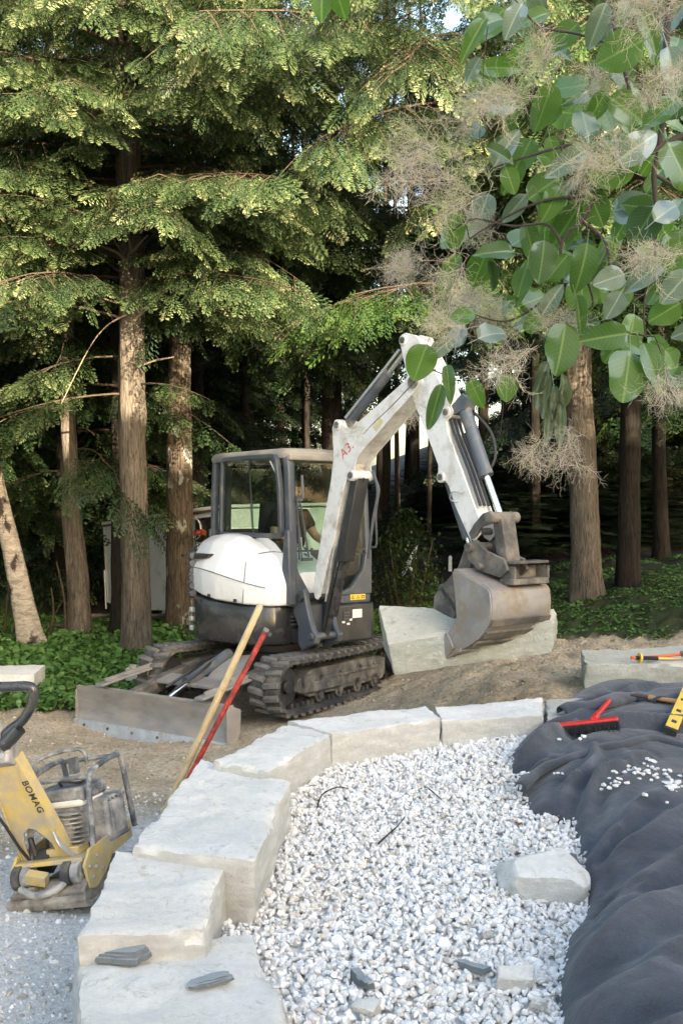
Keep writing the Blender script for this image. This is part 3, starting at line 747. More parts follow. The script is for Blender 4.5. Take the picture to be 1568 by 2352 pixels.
# boughs of the front tree: (height px, azimuth deg, length, elevation, droop)
for py, az, L_, el, dr in [(905, 200, 1.9, .0, .25), (885, 330, 1.3, .1, .3), (740, 215, 2.6, .25, .3), (700, 185, 2.3, .2, .35), (640, 238, 2.2, .35, .3), (610, 205, 2.8, .4, .3), (600, 320, 1.4, .6, .25), (590, 160, 2.5, .35, .3), (560, 250, 2.5, .3, .3), (520, 290, 2.3, .2, .3),
        (480, 225, 3.1, .3, .35), (470, 310, 2.6, .2, .3), (430, 190, 3.0, .3, .3), (410, 345, 2.8, .15, .3), (370, 260, 2.8, .3, .35), (340, 215, 3.3, .3, .35), (300, 300, 2.6, .25, .35), (280, 240, 3.0, .35, .4), (230, 200, 3.2, .3, .35), (200, 330, 2.9, .2, .35), (150, 270, 2.8, .3, .4), (120, 225, 3.2, .3, .4), (60, 300, 3.0, .25, .4), (40, 190, 3.0, .3, .35),
        (0, 250, 3.0, .3, .4), (-60, 215, 3.2, .3, .4), (-80, 320, 3.2, .25, .4), (820, 170, 1.9, .1, .35)]:
    px = 303 if py > 560 else 290 - (560-py)*.03
    near_bough(px, py, 0, R(az), L_, el, dr, .95, .28)
link('crown', c.mesh('crown'), M['hemlock_sunny'], t); link('limbs', wood_mesh(c.w), M['twig'], t)
for rz_, dz_, s__ in ((.7, 2.3, .80), (2.6, 3.0, .85), (4.5, 2.6, .72)):
    MX_ = Matrix.Translation((-.1, 0, dz_)) @ Matrix.Rotation(rz_, 4, 'Z') @ Matrix.Diagonal((s__, s__, s__, 1)); o = link('crown', cA, None, t, MX_); o.material_slots[0].link = 'OBJECT'; o.material_slots[0].material = M['hemlock_sunny']; link('limbs', wA, M['twig'], t, MX_)
# bare dead snags on the trunk, lit at their ends
for pts, r_ in [([(300, 610), (270, 580), (230, 565)], .03), ([(300, 700), (250, 690), (190, 660)], .02), ([(298, 640), (292, 600), (300, 560), (260, 470)], .022), ([(300, 745), (345, 700), (395, 650), (420, 590), (433, 515)], .026), ([(300, 850), (350, 830), (400, 820)], .018),
                ([(295, 590), (320, 560), (340, 540)], .024), ([(285, 100), (250, 70), (210, 40)], .02), ([(300, 720), (250, 745), (205, 800), (140, 930)], .012), ([(290, 590), (258, 540), (250, 450)], .012)]:
    mb = MB(); P_ = [rel(a, b_, y0-.12-.1*i) for i, (a, b_) in enumerate(pts)]; sp = smoothpts(P_, 5)
    mb.ring_tube(sp, [r_*(1-.65*i/len(sp)) for i in range(len(sp))], 7); mb.build('dead_branch', M['deadtwig'], t, 60)
# darker twin trunk right behind it
p = PZ(283, 1450, 0); 
t2 = empty('hemlock_tree', 'dark trunk hidden close behind the sunlit brown trunk', 'tree', loc=(p.x, p.y, -.03))
def relp(q, px, py, y): v = PY(px, py, y)-Vector((q.x, q.y, -.03)); return tuple(v)
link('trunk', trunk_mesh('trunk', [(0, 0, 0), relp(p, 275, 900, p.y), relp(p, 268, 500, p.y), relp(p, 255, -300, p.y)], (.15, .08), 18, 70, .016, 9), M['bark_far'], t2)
# lichen trunk
p = PZ(412, 1440, 0)
t3 = empty('maple_tree', 'dark trunk mottled with pale lichen standing in front of the white trailer', 'tree', loc=(p.x, p.y, -.03))
link('trunk', trunk_mesh('trunk', [(0, 0, 0), relp(p, 414, 1100, p.y), relp(p, 412, 850, p.y), relp(p, 425, 500, p.y), relp(p, 440, -200, p.y)], (.21, .12), 24, 110, .02, 14, .12), M['bark_dark'], t3)
o = link('crown', cC, None, t3, Matrix.Translation((0, 0, 1.5)) @ Matrix.Diagonal((.8, .8, .8, 1)))
cC.materials.append(M['hemlock'])
# birch leaning on the far left
p = PZ(78, 1482, 0)
t4 = empty('birch_tree', 'pale leaning birch trunk at the far left edge', 'tree', loc=(p.x, p.y, -.03))
link('trunk', trunk_mesh('trunk', [(0, 0, 0), relp(p, 50, 1370, p.y), relp(p, 18, 1220, p.y), relp(p, -15, 1080, p.y), relp(p, -60, 850, p.y), relp(p, -120, 500, p.y)], (.145, .09), 20, 80, .008, 20, .4), M['bark_birch'], t4)
link('crown', cB, None, t4, Matrix.Translation((-.9, .6, 3.5)) @ Matrix.Diagonal((.6, .6, .5, 1))); cB.materials.append(M['hemlock'])
# shaggy trunk right of the birch
p = PZ(182, 1455, 0)
t5 = empty('cedar_tree', 'shaggy peeling cedar trunk by the fence post', 'tree', loc=(p.x, p.y, -.03))
link('trunk', trunk_mesh('trunk', [(0, 0, 0), relp(p, 176, 1300, p.y), relp(p, 165, 1180, p.y), relp(p, 160, 1050, p.y), relp(p, 150, 600, p.y)], (.17, .09), 22, 90, .035, 31, .15), M['bark_brown'], t5)
c = Crown(T_MID, 301)
for i in range(22):
    z = 2.0+i*.30; c.bough((0, 0, z), i*2.4+.5, c.rg.uniform(1.4, 2.4), .1, .5, .9, True)
link('crown', c.mesh('crown'), M['hemlock'], t5); link('limbs', wood_mesh(c.w), M['twig'], t5)
# right trunk
p = PZ(1348, 1352, .72)
t6 = empty('hemlock_tree', 'thick ridged trunk on the right behind the hanging smoke bush', 'tree', loc=(p.x, p.y, .66))
def rq(px, py): v = PY(px, py, p.y)-Vector((p.x, p.y, .66)); return tuple(v)
link('trunk', trunk_mesh('trunk', [(0, 0, -.3), rq(1338, 1100), rq(1325, 850), rq(1320, 600), rq(1310, 200), rq(1300, -200)], (.195, .15), 28, 120, .022, 41, .22), M['bark_brown'], t6)
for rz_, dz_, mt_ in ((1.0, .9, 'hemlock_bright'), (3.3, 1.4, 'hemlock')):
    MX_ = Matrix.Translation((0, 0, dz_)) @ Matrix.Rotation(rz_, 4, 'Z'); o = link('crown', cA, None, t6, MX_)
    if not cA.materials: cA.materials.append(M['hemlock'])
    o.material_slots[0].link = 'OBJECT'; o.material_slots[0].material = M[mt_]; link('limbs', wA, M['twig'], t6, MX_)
p = PZ(1440, 1325, .85)
t7 = empty('hemlock_tree', 'slimmer shaded trunk right of the thick right hand trunk', 'tree', loc=(p.x, p.y, .8))
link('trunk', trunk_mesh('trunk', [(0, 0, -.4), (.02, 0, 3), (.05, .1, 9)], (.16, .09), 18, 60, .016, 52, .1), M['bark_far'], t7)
link('crown', cA, None, t7, Matrix.Translation((0, 0, 1.0)))
# big hemlock centre whose boughs reach over the excavator
p = Vector((-.2, 16.2, 0)); t8 = empty('hemlock_tree', 'hemlock behind the excavator whose sunlit boughs reach forward at the top centre', 'tree', loc=(p.x, p.y, -.05))
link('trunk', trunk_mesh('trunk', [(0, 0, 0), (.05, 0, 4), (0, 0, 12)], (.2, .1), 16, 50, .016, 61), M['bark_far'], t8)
for rz_, dz_ in ((.4, 2.6), (2.9, 3.1)):
    MX_ = Matrix.Translation((0, 0, dz_)) @ Matrix.Rotation(rz_, 4, 'Z'); link('crown', cA, None, t8, MX_); link('limbs', wA, M['twig'], t8, MX_)
c = Crown(T_FINE, 304)   # a second tree further forward out of the frame to the right carries the pale hanging boughs
def free_bough(x0, y0_, z0, x1, y1, z1, droop=.25, dens=1.1, bare=.1):
    d = Vector((x1-x0, y1-y0_, 0)); L_ = d.length; el = math.atan2(z1-z0+droop*L_, L_)
    c.bough((x0-p2.x, y0_-p2.y, z0-p2.z), math.atan2(d.y, d.x), L_/math.cos(el), el, droop*math.cos(el), dens, True, None, bare)
p2 = Vector((1.9, 13.4, .4)); t9 = empty('hemlock_tree', 'hemlock in the middle with pale drooping spray ends against the dark wood', 'tree', loc=p2)
link('trunk', trunk_mesh('trunk', [(0, 0, 5.6), (0, 0, 8), (0, 0, 13)], (.1, .08), 14, 30, .012, 71, 0), M['bark_far'], t9)
for a in [((1.9, 13.4, 7.6), (-1.3, 9.6, 6.6)), ((1.9, 13.4, 7.0), (-.2, 10.2, 5.6)), ((1.9, 13.4, 7.9), (.8, 9.8, 6.2)), ((1.9, 13.4, 8.4), (-1.9, 10.6, 7.3)), ((1.9, 13.4, 7.2), (2.6, 10.5, 5.9)), ((1.9, 13.4, 8.8), (.3, 9.4, 7.0)), ((1.9, 13.4, 8.2), (3.4, 10.8, 6.6)), ((1.9, 13.4, 6.8), (.7, 11.6, 5.1)), ((1.9, 13.4, 7.4), (3.0, 9.9, 5.7)), ((1.9, 13.4, 7.0), (3.6, 12.0, 5.6))]:
    free_bough(*a[0], *a[1], .22, .92)
link('crown', c.mesh('crown'), M['hemlock_sunny'], t9); link('limbs', wood_mesh(c.w), M['twig'], t9)

# --- the wood behind: trees one can tell apart as trunks in the dark
rr = random.Random(3); placed = [(-2.6, 12.7), (-2.4, 15), (3.3, 13.6), (4.2, 14.5)]
spots = []
for gy_, nxt in [(15.8, 8), (18.5, 10), (21.5, 11), (25, 13), (29, 15), (34, 15), (40, 15), (47, 14)]:
    hw = .36*gy_+3.5
    for i in range(nxt):
        x = -hw+2*hw*(i+rr.uniform(.2, .8))/nxt; y = gy_+rr.uniform(-1.2, 1.2)
        spots.append((x, y))
for x, y in spots:
    px = 784+FPX*x/y
    if y <= 17 and abs(px-935) < 130: continue
    if px > 1330 and y < 20: continue
    if y < 17 and -4.6 < x < -1.2: continue               # trailer stands here
    if y < 30 and px < 60: continue                         # meadow glimpse
    if y > 30 and px < 150 and rr.random() < .5: continue
    if abs(px-935) < 300*30/max(y, 24) and y > 16.5: continue     # bright gap
    far = y > 30
    if y < 20: cr, wd = (cC, wC) if rr.random() < .6 else (cA, wA)
    else: cr, wd = rr.choice([(cB, None), (cC, None), (cB, None)])
    s_ = rr.uniform(.9, 1.25)
    lab = 'dark hemlock deep in the shaded wood behind the excavator' if px > 450 else 'dark hemlock in the wood on the left beyond the rail fence'
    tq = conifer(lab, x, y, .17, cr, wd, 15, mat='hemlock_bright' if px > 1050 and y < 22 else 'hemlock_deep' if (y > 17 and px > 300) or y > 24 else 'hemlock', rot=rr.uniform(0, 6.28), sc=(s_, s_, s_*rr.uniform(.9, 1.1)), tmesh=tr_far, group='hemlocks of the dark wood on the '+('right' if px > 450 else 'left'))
    if y < 23 and px > 250:
        for q_ in tq.children:
            if 'trunk' not in q_.name: q_.location.z += 1.2
for x, y, dz in [(2.2, 33, 3.6), (4.6, 36, 3.4), (.2, 40, 3.6), (1.2, 28, 3.2)]:
    t = conifer('dark hemlock deep in the shaded wood behind the excavator', x, y, .17, cB, None, 15, rot=x, tmesh=tr_far, group='hemlocks of the dark wood on the right'); [setattr(q_.location, 'z', q_.location.z+dz) for q_ in t.children if 'crown' in q_.name]
for i in range(44):  # dark bushes added where the slope is only black shade
    y, px = (rr.uniform(24, 36), rr.uniform(480, 1620)) if i < 26 else (rr.uniform(18.5, 24), rr.uniform(1060, 1640)); x = (px-784)/FPX*y
    o = link('dark_fill_bush', cB, None, None, Matrix.Translation((x, y, gz(x, y)-.15)) @ Matrix.Rotation(i*1.3, 4, 'Z') @ Matrix.Diagonal((.5, .5, rr.uniform(.07, .12), 1)))
    o.material_slots[0].link = 'OBJECT'; o.material_slots[0].material = M['hemlock_deep']; tag(o, 'low dark bush added to blacken the slope inside the wood', 'bush', 'added dark bushes in the wood')
# slim trunks showing against the bright gap
for px, y, r_ in [(868, 26, .09), (915, 24, .07), (948, 27, .16), (985, 23, .06), (820, 22, .14), (700, 24, .12), (560, 21, .12), (1110, 24, .15), (1230, 19, .11), (1175, 27, .10), (640, 27, .12), (1520, 17, .13)]:
    q = PY(px, 1100, y)
    o = link('tree_trunk', trunk_mesh('tree_trunk', [(0, 0, 0), (rr.uniform(-.1, .1), 0, 5), (rr.uniform(-.3, .3), .1, 13)], (r_, r_*.5), 9, 16, .008, px), M['bark_far'])
    o.location = (q.x, y, gz(q.x, y)-.1); tag(o, 'slim bare trunk in the dark wood seen below the boughs', 'tree', 'slim bare trunks in the dark wood')
for x, y, s_, dz in [(-6.6, 16.8, .75, -.2), (-5.8, 21, .85, 0), (-7.6, 14.8, .7, .4), (-3.4, 21.5, .9, 0), (-8.2, 18.5, 1, .3)]:
    t = conifer('low boughed hemlock filling the left side behind the birch', x, y, .15, cB, wB, 15, rot=rr.uniform(0, 6.28), sc=(s_, s_, s_), tmesh=tr_far, group='low boughed hemlocks on the left'); t.location.z += dz
# sunlit trees outside the frame on the left, then unseen ones added for shade
for x, y, s_ in [(-8.5, 13.4, 1.0), (-7.6, 10.6, .9), (-10.5, 15.5, 1.1), (-8.0, 7.0, .95), (-10.5, 3, 1), (-10.5, 11, 1.1)]:
    conifer('hemlock standing outside the picture on the left', x, y, .18, cB, wB, 15, rot=rr.uniform(0, 6.28), sc=(s_, s_, s_*.95), tmesh=tr_far, group='hemlocks left of the yard')
for x, y, s_ in [(12.5, 10, .95), (11.5, 13.5, 1.05), (10.2, 5.2, .9)]:  # added to keep sun off the right hand trunks
    conifer('unseen hemlock added outside the picture on the right for shade', x, y, .18, cA, wA, 15, rot=rr.uniform(0, 6.28), sc=(s_, s_, s_), tmesh=tr_far, group='added hemlocks right of the yard')
for x, y, s_ in [(-2.5, -8.5, .85), (1.2, -9.5, .9), (4.6, -10.5, .85), (-7, -7, .9)]:  # added to block the low sky glow behind the camera
    conifer('unseen hemlock added to block sky glow behind the photographer beside the house', x, y, .18, cB, wB, 15, rot=rr.uniform(0, 6.28), sc=(s_, s_, s_*.85), tmesh=tr_far, group='added hemlocks behind the photographer')
# shrub
p = PZ(880, 1400, .12); mb = MB()
t = empty('shrub', 'dark boxwood shrub with yellowish lower leaves behind the excavator cab', 'shrub', loc=(p.x+.05, 10.9, .05)); t.scale = (1.45, 1.45, 1.52)
n = 5200; rg2 = np.random.default_rng(77)
u = rg2.random(n)**.45; a = rg2.uniform(0, 2*PI, n); zz = rg2.uniform(0, 1, n)
rad_ = (.30*np.sin(np.clip(zz*.9+.12, 0, 1)*PI)**.6+.05*rg2.normal(size=n))*u*(1+.25*np.sin(a*3+zz*9))
P = np.stack([rad_*np.cos(a), rad_*np.sin(a), .12+zz*1.05], -1)
me = leaves_mesh('shrub_leaves', P, np.full(n, .026), np.full(n, .017), rg2, (-.2, .9), .1)
ti = np.repeat(np.clip(.75-zz*.75+rg2.normal(0, .15, n), 0, 1), 8); me.attributes['tint'].data.foreach_set('value', ti.astype(np.float32))
link('foliage', me, M['boxwood'], t)
for k in range(7): 
    mb.ring_tube([(0, 0, 0), (math.cos(k)*.1, math.sin(k)*.1, .5), (math.cos(k)*.2, math.sin(k)*.2, .95)], [.014, .009, .003], 5)
mb.build('stems', M['twig'], t)
# ---------------------------------------------------------------- the excavator
def rotm(y, a, b_): return Matrix.Rotation(y, 4, 'Z') @ Matrix.Rotation(a, 4, 'X') @ Matrix.Rotation(b_, 4, 'Y')
EO = Vector((-.615, 10.196, -.038)); EM = Matrix.Translation(EO) @ rotm(2.547, .0304, .0182)
ex = empty('excavator', 'white and black mini excavator on rubber tracks lifting a stone block', 'excavator', EM)
HM = Matrix.Rotation(1.268, 4, 'Z')            # slewed house
def U(mb, name, mat, parent=None, **k):
    return mb.build(name, M[mat], parent or ex, **k)
def Hs(mb, name, mat, **k): return mb.build(name, M[mat], ex, M=HM, **k)
def Hc(mb, name, mat, parent, **k): return mb.build(name, M[mat], parent, **k)   # child of a house part (shares its frame)

# tracks
def track(sx):
    xo, xi = (.863, .545); ymax = 1.206-.27; r = .245; zc = .285
    path = []                                    # closed loop in (y,z), outward normal
    nst = 22; 
    for i in range(nst): path.append((-ymax+2*ymax*i/nst, zc-r))
    na = 16
    for i in range(na): a = -PI/2+PI*i/na; path.append((ymax+math.cos(a)*r, zc+math.sin(a)*r))
    for i in range(nst): 
        t = i/nst; path.append((ymax-2*ymax*t, zc+r-.02*math.sin(t*PI)))
    for i in range(na): a = PI/2+PI*i/na; path.append((-ymax+math.cos(a)*r, zc+math.sin(a)*r))
    n = len(path); mb = MB(); vs = []
    th = .035
    def nor(i):
        a = path[(i-1) % n]; b_ = path[(i+1) % n]; d = Vector((b_[0]-a[0], b_[1]-a[1])).normalized(); return Vector((d.y, -d.x))
    for i, (y, z) in enumerate(path):
        q = nor(i)
        for x, o_ in ((xo, 0), (xo, -th), (xi, -th), (xi, 0)): vs.append((x*sx, y+q.x*o_, z+q.y*o_))
    fs = []
    for i in range(n):
        for k in range(4): a = i*4+k; b_ = i*4+(k+1) % 4; c_ = ((i+1) % n)*4+(k+1) % 4; d = ((i+1) % n)*4+k; fs.append((a, b_, c_, d))
    mb.add(vs, fs); tr = U(mb, 'track', 'rubber', smooth=30)
    if sx > 0: tr['label'] = 'far track by the green plants'
    else: tr['label'] = 'near track towards the camera'
    # lugs
    L_ = [0]
    for i in range(n): a = path[i]; b_ = path[(i+1) % n]; L_.append(L_[-1]+math.hypot(b_[0]-a[0], b_[1]-a[1]))
    tot = L_[-1]; nl = 46
    lug = MB(); w2 = .165
    lug.prism([(-.034, 0), (.034, 0), (.020, .027), (-.020, .027)], 0, 0, w2)
    lm = bpy.data.meshes.new('tread_lug'); lm.from_pydata(lug.v, [], lug.f); lm.materials.append(M['lug_rubber'])
    for j in range(nl):
        for half in (0, 1):
            s_ = ((j+.5*half)/nl*tot) % tot
            i = max(k for k in range(n) if L_[k] <= s_+1e-9); f = (s_-L_[i])/(L_[i+1]-L_[i]); a = path[i]; b_ = path[(i+1) % n]
            y = a[0]*(1-f)+b_[0]*f; z = a[1]*(1-f)+b_[1]*f; d = Vector((b_[0]-a[0], b_[1]-a[1])).normalized(); q = Vector((d.y, -d.x))
            x0 = (xo-w2+.006) if half == 0 else (xi-.006)
            if sx < 0: x0 = -x0-w2
            mm = Matrix(((1, 0, 0, x0), (0, d.x, q.x, y), (0, d.y, q.y, z), (0, 0, 0, 1)))
            mm = mm @ Matrix.Translation((w2/2, 0, 0)) @ Matrix.Rotation(R(9 if (half == 0) == (sx > 0) else -9), 4, 'Z') @ Matrix.Translation((-w2/2, 0, 0))
            link('tread_lug', lm, None, tr, mm)
    # inner drive teeth
    g = MB()
    for j in range(60):
        s_ = j/60*tot; i = max(k for k in range(n) if L_[k] <= s_+1e-9); a = path[i]; b_ = path[(i+1) % n]
        d = Vector((b_[0]-a[0], b_[1]-a[1])).normalized(); q = Vector((d.y, -d.x)); y, z = a[0]-q.x*.05, a[1]-q.y*.05
        rt = Matrix(((1, 0, 0), (0, d.x, q.x), (0, d.y, q.y)))
        for xx in (.64, .76): g.box((xx*sx, y, z), (.03, .035, .05), rt)
    g.build('drive_teeth', M['rubber'], tr)['kind'] = 'stuff'
    # frame, rollers, idler, sprocket
    f_ = MB(); f_.prism([(-.72, .20), (-.66, .15), (.62, .15), (.80, .22), (.80, .33), (.55, .40), (-.55, .40), (-.72, .36)], 0, sx*.60, sx*.80)
    f_.box((sx*.81, -.05, .30), (.02, 1.0, .03)); f_.box((sx*.81, .66, .28), (.05, .16, .16)); f_.box((sx*.812, .35, .24), (.03, .5, .10))
    for yy in (.42, .1, -.25, -.5): f_.cyl((sx*.79, yy, .33), (sx*.825, yy, .33), .018, 8)
    U(f_, 'track_frame', 'dusty_metal', bevel=.008)
    for yy in (.45, .12, -.2, -.52):
        k = MB(); k.cyl((sx*.63, yy, .15), (sx*.80, yy, .15), .07, 18); k.cyl((sx*.80, yy, .15), (sx*.82, yy, .15), .035, 12); U(k, 'track_roller', 'dusty_metal')
    k = MB(); k.cyl((sx*.66, ymax, zc), (sx*.76, ymax, zc), .185, 28); k.cyl((sx*.64, ymax, zc), (sx*.80, ymax, zc), .06, 16); U(k, 'idler', 'black_metal', bevel=.01)
    k = MB(); k.cyl((sx*.67, -ymax, zc), (sx*.73, -ymax, zc), .165, 22); k.cyl((sx*.60, -ymax, zc), (sx*.82, -ymax, zc), .11, 20)
    for j in range(11): a = 2*PI*j/11; k.box((sx*.70, -ymax+math.cos(a)*.18, zc+math.sin(a)*.18), (.05, .03, .05), Matrix.Rotation(a, 3, 'X'))
    U(k, 'sprocket', 'black_metal')
track(1); track(-1)
k = MB(); k.box((0, 0, .40), (1.25, .75, .16)); k.box((0, .35, .33), (.9, .3, .12)); k.box((0, -.35, .33), (1.2, .2, .12)); k.cyl((0, 0, .46), (0, 0, .60), .36, 32)
U(k, 'carriage_frame', 'black_metal', bevel=.012)
# blade
bx0, bx1 = -.80, 1.03
prof = [(1.74, .235), (1.80, .25), (1.755, .10), (1.765, 0), (1.80, -.07), (1.765, -.075), (1.725, 0), (1.715, .10)]
k = MB(); k.prism([(y, z) for y, z in prof], 0, bx0, bx1)
for xx in (bx0-.012, bx1): k.prism([(1.62, .20), (1.76, .25), (1.80, .20), (1.80, -.07), (1.70, -.10), (1.62, .0)], 0, xx, xx+.012)
k.box((.1, 1.70, .215), (1.75, .06, .05)); k.box((.1, 1.71, .0), (1.75, .05, .06))
bl = U(k, 'dozer_blade', 'blade_steel', smooth=25, bevel=.004)
k = MB(); k.prism([(1.785, -.055), (1.812, -.06), (1.838, -.165), (1.815, -.165)], 0, bx0-.01, bx1+.01); ce = Hc(k, 'cutting_edge', 'worn_steel', bl, bevel=.003)
for i in range(6): k = MB(); xx = bx0+.14+i*.31; k.cyl((xx, 1.80, -.10), (xx, 1.832, -.10), .014, 8); Hc(k, 'bolt', 'dusty_metal', bl)
for xx, lab in ((-.35, 'near'), (.48, 'far')):
    k = MB(); k.prism([(.45, .36), (.55, .44), (1.2, .33), (1.74, .20), (1.74, .05), (1.2, .20), (.5, .28)], 0, xx-.05, xx+.05); U(k, 'blade_arm', 'dusty_metal', bevel=.01)
k = MB(); k.box((.06, 1.25, .30), (.75, .22, .03), Matrix.Rotation(-.18, 3, 'X')); k.box((-.12, .95, .40), (.32, .5, .02), Matrix.Rotation(-.35, 3, 'X') @ Matrix.Rotation(.3, 3, 'Z')); U(k, 'blade_cover_plate', 'blade_steel', bevel=.004)
k = MB(); k.cyl((.06, .75, .50), (.06, 1.35, .30), .055, 16); U(k, 'blade_cylinder', 'cyl_metal')
k = MB(); k.cyl((.06, 1.35, .30), (.06, 1.66, .17), .028, 12); k.cyl((-.02, 1.66, .16), (.14, 1.66, .16), .05, 12); U(k, 'cylinder_rod', 'chrome')
for xx in (0, .12): k = MB(); k.ring_tube(smoothpts([(xx, .6, .5), (xx+.06, .95, .46), (xx-.03, 1.25, .40), (xx+.05, 1.5, .27)]), .014, 7); U(k, 'hydraulic_hose', 'hose')
for xx in (-.52, .70):
    k = MB(); k.box((xx, 1.45, .33), (.10, .75, .02), Matrix.Rotation(-.12, 3, 'X')); k.box((xx, 1.45, .355), (.03, .6, .03), Matrix.Rotation(-.12, 3, 'X')); k.box((xx+.02, 1.38, .39), (.05, .05, .05)); U(k, 'step_bar', 'blade_steel', bevel=.003)

# ---- house: skirt, cover, cab (X to the machine's right, Y forward)
def loft(rings, closed=True, caps=True):
    mb = MB(); n = len(rings[0]); vs = [p for r in rings for p in r]; fs = []
    for i in range(len(rings)-1):
        for k in range(n if closed else n-1): a = i*n+k; b_ = i*n+(k+1) % n; fs.append((a, b_, b_+n, a+n))
    if caps: fs.append(tuple(range(n))[::-1]); fs.append(tuple(range((len(rings)-1)*n, len(rings)*n)))
    return mb.add(vs, fs)
foot = smoothpts([(-.05, .63, 0), (.28, .65, 0), (.50, .68, 0), (.66, .56, 0), (.80, .28, 0), (.895, -.0, 0), (.90, -.20, 0), (.83, -.36, 0), (.66, -.58, 0), (.40, -.78, 0), (.1, -.88, 0), (-.3, -.88, 0), (-.55, -.8, 0), (-.6, -.5, 0), (-.6, .2, 0), (-.5, .6, 0), (-.05, .63, 0)], 5)[:-1]
def ring(z, k=1.0, top=None):
    return [Vector((p.x*k, p.y*k+(1-k)*.0, z+(top(p) if top else 0))) for p in foot]
rise = lambda p: .10*max(0, min(1, (-p.y+.35)/1.0))
mb = loft([ring(.60, .93), ring(.625, .985), ring(.66, 1.0), ring(.93, .99, rise), ring(.975, .975, rise), ring(.985, .95, rise)])
sk = Hs(mb, 'lower_body', 'black_gloss', smooth=40)
k = MB(); k.box((.43, .665, .80), (.012, .012, .33)); Hc(k, 'panel_seam', 'black_metal', sk)
for i in range(4): k = MB(); k.box((.31, .668, .80+i*.035), (.10, .02, .012), Matrix.Rotation(.4, 3, 'X')); Hc(k, 'vent_slat', 'cab_metal', sk, bevel=.003)
k = MB(); k.cyl((.57, .62, .72), (.60, .66, .72), .018, 10); Hc(k, 'bolt', 'cab_metal', sk)
# white engine cover
secs = []
for Y, xo, zt, zb in [(-.54, .66, 1.55, 1.12), (-.44, .84, 1.63, 1.10), (-.10, .89, 1.655, 1.05), (.12, .875, 1.635, 1.02), (.46, .775, 1.485, .995), (.66, .64, 1.385, .985), (.745, .54, 1.30, .99)]:
    h_ = zt-zb; secs.append([(xo-.01, Y, zb), (xo, Y, zb+.42*h_), (xo-.045, Y, zb+.56*h_), (xo-.15, Y, zb+.88*h_), (xo-.28, Y, zt), (.0, Y, zt), (.0, Y, zb)])
cv = Hs(loft(secs), 'engine_cover', 'white_cover', smooth=60, bevel=.028, seg=4)
cv.modifiers['bevel'].angle_limit = R(7)
for pts_ in ([(.890, -.42, 1.33), (.896, -.1, 1.315), (.880, .12, 1.285), (.782, .46, 1.21), (.650, .66, 1.16)], ):
    k = MB(); k.ring_tube(smoothpts(pts_), .0045, 5); Hc(k, 'panel_seam', 'cab_metal', cv)
for a_, b_ in (((.775, .46, 1.00), (.745, .47, 1.40)), ((.60, .47, 1.475), (.45, .47, 1.49))): k = MB(); k.cyl(a_, b_, .004, 5); Hc(k, 'panel_seam', 'cab_metal', cv)
for q_ in ((.872, .02, 1.06), (.80, .37, 1.03)): k = MB(); k.box(q_, (.012, .05, .03)); Hc(k, 'cover_latch', 'black_metal', cv, bevel=.003)
k = MB(); k.prism([(-.30, 1.40), (-.05, 1.42), (.0, 1.46), (-.28, 1.46)], 0, .80, .862); Hc(k, 'air_intake', 'black_metal', cv, bevel=.006)
k = MB(); k.box((.86, -.5, 1.43), (.02, .06, .03)); Hc(k, 'cover_latch', 'black_metal', cv)
for p_ in [(.55, .70, 1.03), (.50, .722, 1.05), (.66, .595, 1.04)]: k = MB(); k.cyl(p_, (p_[0]+.006, p_[1]+.008, p_[2]), .006, 7); Hc(k, 'cover_screw', 'black_metal', cv)
# black ribbed counterweight vent at the rear corner
for i in range(6):
    k = MB(); zz = 1.06+i*.075; k.ring_tube(smoothpts([(.60, -.56, zz), (.72, -.50, zz), (.83, -.40, zz), (.865, -.30, zz)]), [.034]*19, 9); Hs(k, 'vent_rib', 'cab_metal')
k = MB(); k.box((.50, -.55, 1.24), (.40, .30, .50), Matrix.Rotation(.5, 3, 'Z')); Hs(k, 'counterweight', 'black_metal', bevel=.02)
k = MB(); 
for i in range(3): k.box((.88, -.30, .72+i*.09), (.03, .05, .05))
Hs(k, 'tail_bracket', 'worn_steel', bevel=.006)
# body under the cab
k = MB(); k.prism([(-.56, -.80), (-.56, .74), (-.52, .79), (.40, .79), (.40, -.80)], 2, .97, 1.06); Hs(k, 'cab_floor', 'cab_metal', bevel=.02)
k = MB(); k.prism([(-.58, .60), (-.58, .77), (-.54, .81), (-.02, .81), (-.02, .60)], 2, .60, .97); fb = Hs(k, 'front_box', 'black_metal', bevel=.025, seg=3)
k = MB(); k.box((-.33, .815, .875), (.12, .012, .085)); Hc(k, 'work_light', 'lamp', fb, bevel=.004)
for i, (x_, z_) in enumerate([(-.20, .89), (-.20, .86), (-.20, .83)]): k = MB(); k.box((x_, .815, z_), (.08, .012, .014)); Hc(k, 'vent_slot', 'cab_metal', fb)
for x_, z_ in [(-.16, .80), (-.22, .78), (-.25, .82)]: k = MB(); k.box((x_, .814, z_), (.035, .006, .02)); Hc(k, 'label_plate', 'lamp', fb)
k = MB(); k.box((-.355, .793, 1.035), (.19, .006, .055)); stk = Hs(k, 'warning_sticker', 'sticker_yellow')
for i in range(3):
    x_ = -.29-.065*i; k = MB(); z_ = 1.02
    pl = [(x_-.02, z_), (x_+.02, z_), (x_+.0, z_+.033)] if i < 2 else [(x_-.018, z_), (x_+.018, z_), (x_+.018, z_+.03), (x_-.018, z_+.03)]
    inn = [((a-x_)*.55+x_, (b_-z_-.012)*.55+z_+.012) for a, b_ in pl]
    nn = len(pl); vs = [(a, .7975, b_) for a, b_ in pl]+[(a, .7975, b_) for a, b_ in inn]; k.add(vs, [(j, (j+1) % nn, (j+1) % nn+nn, j+nn) for j in range(nn)]); k.build('warning_symbol', M['sticker_ink'], stk, smooth=0)

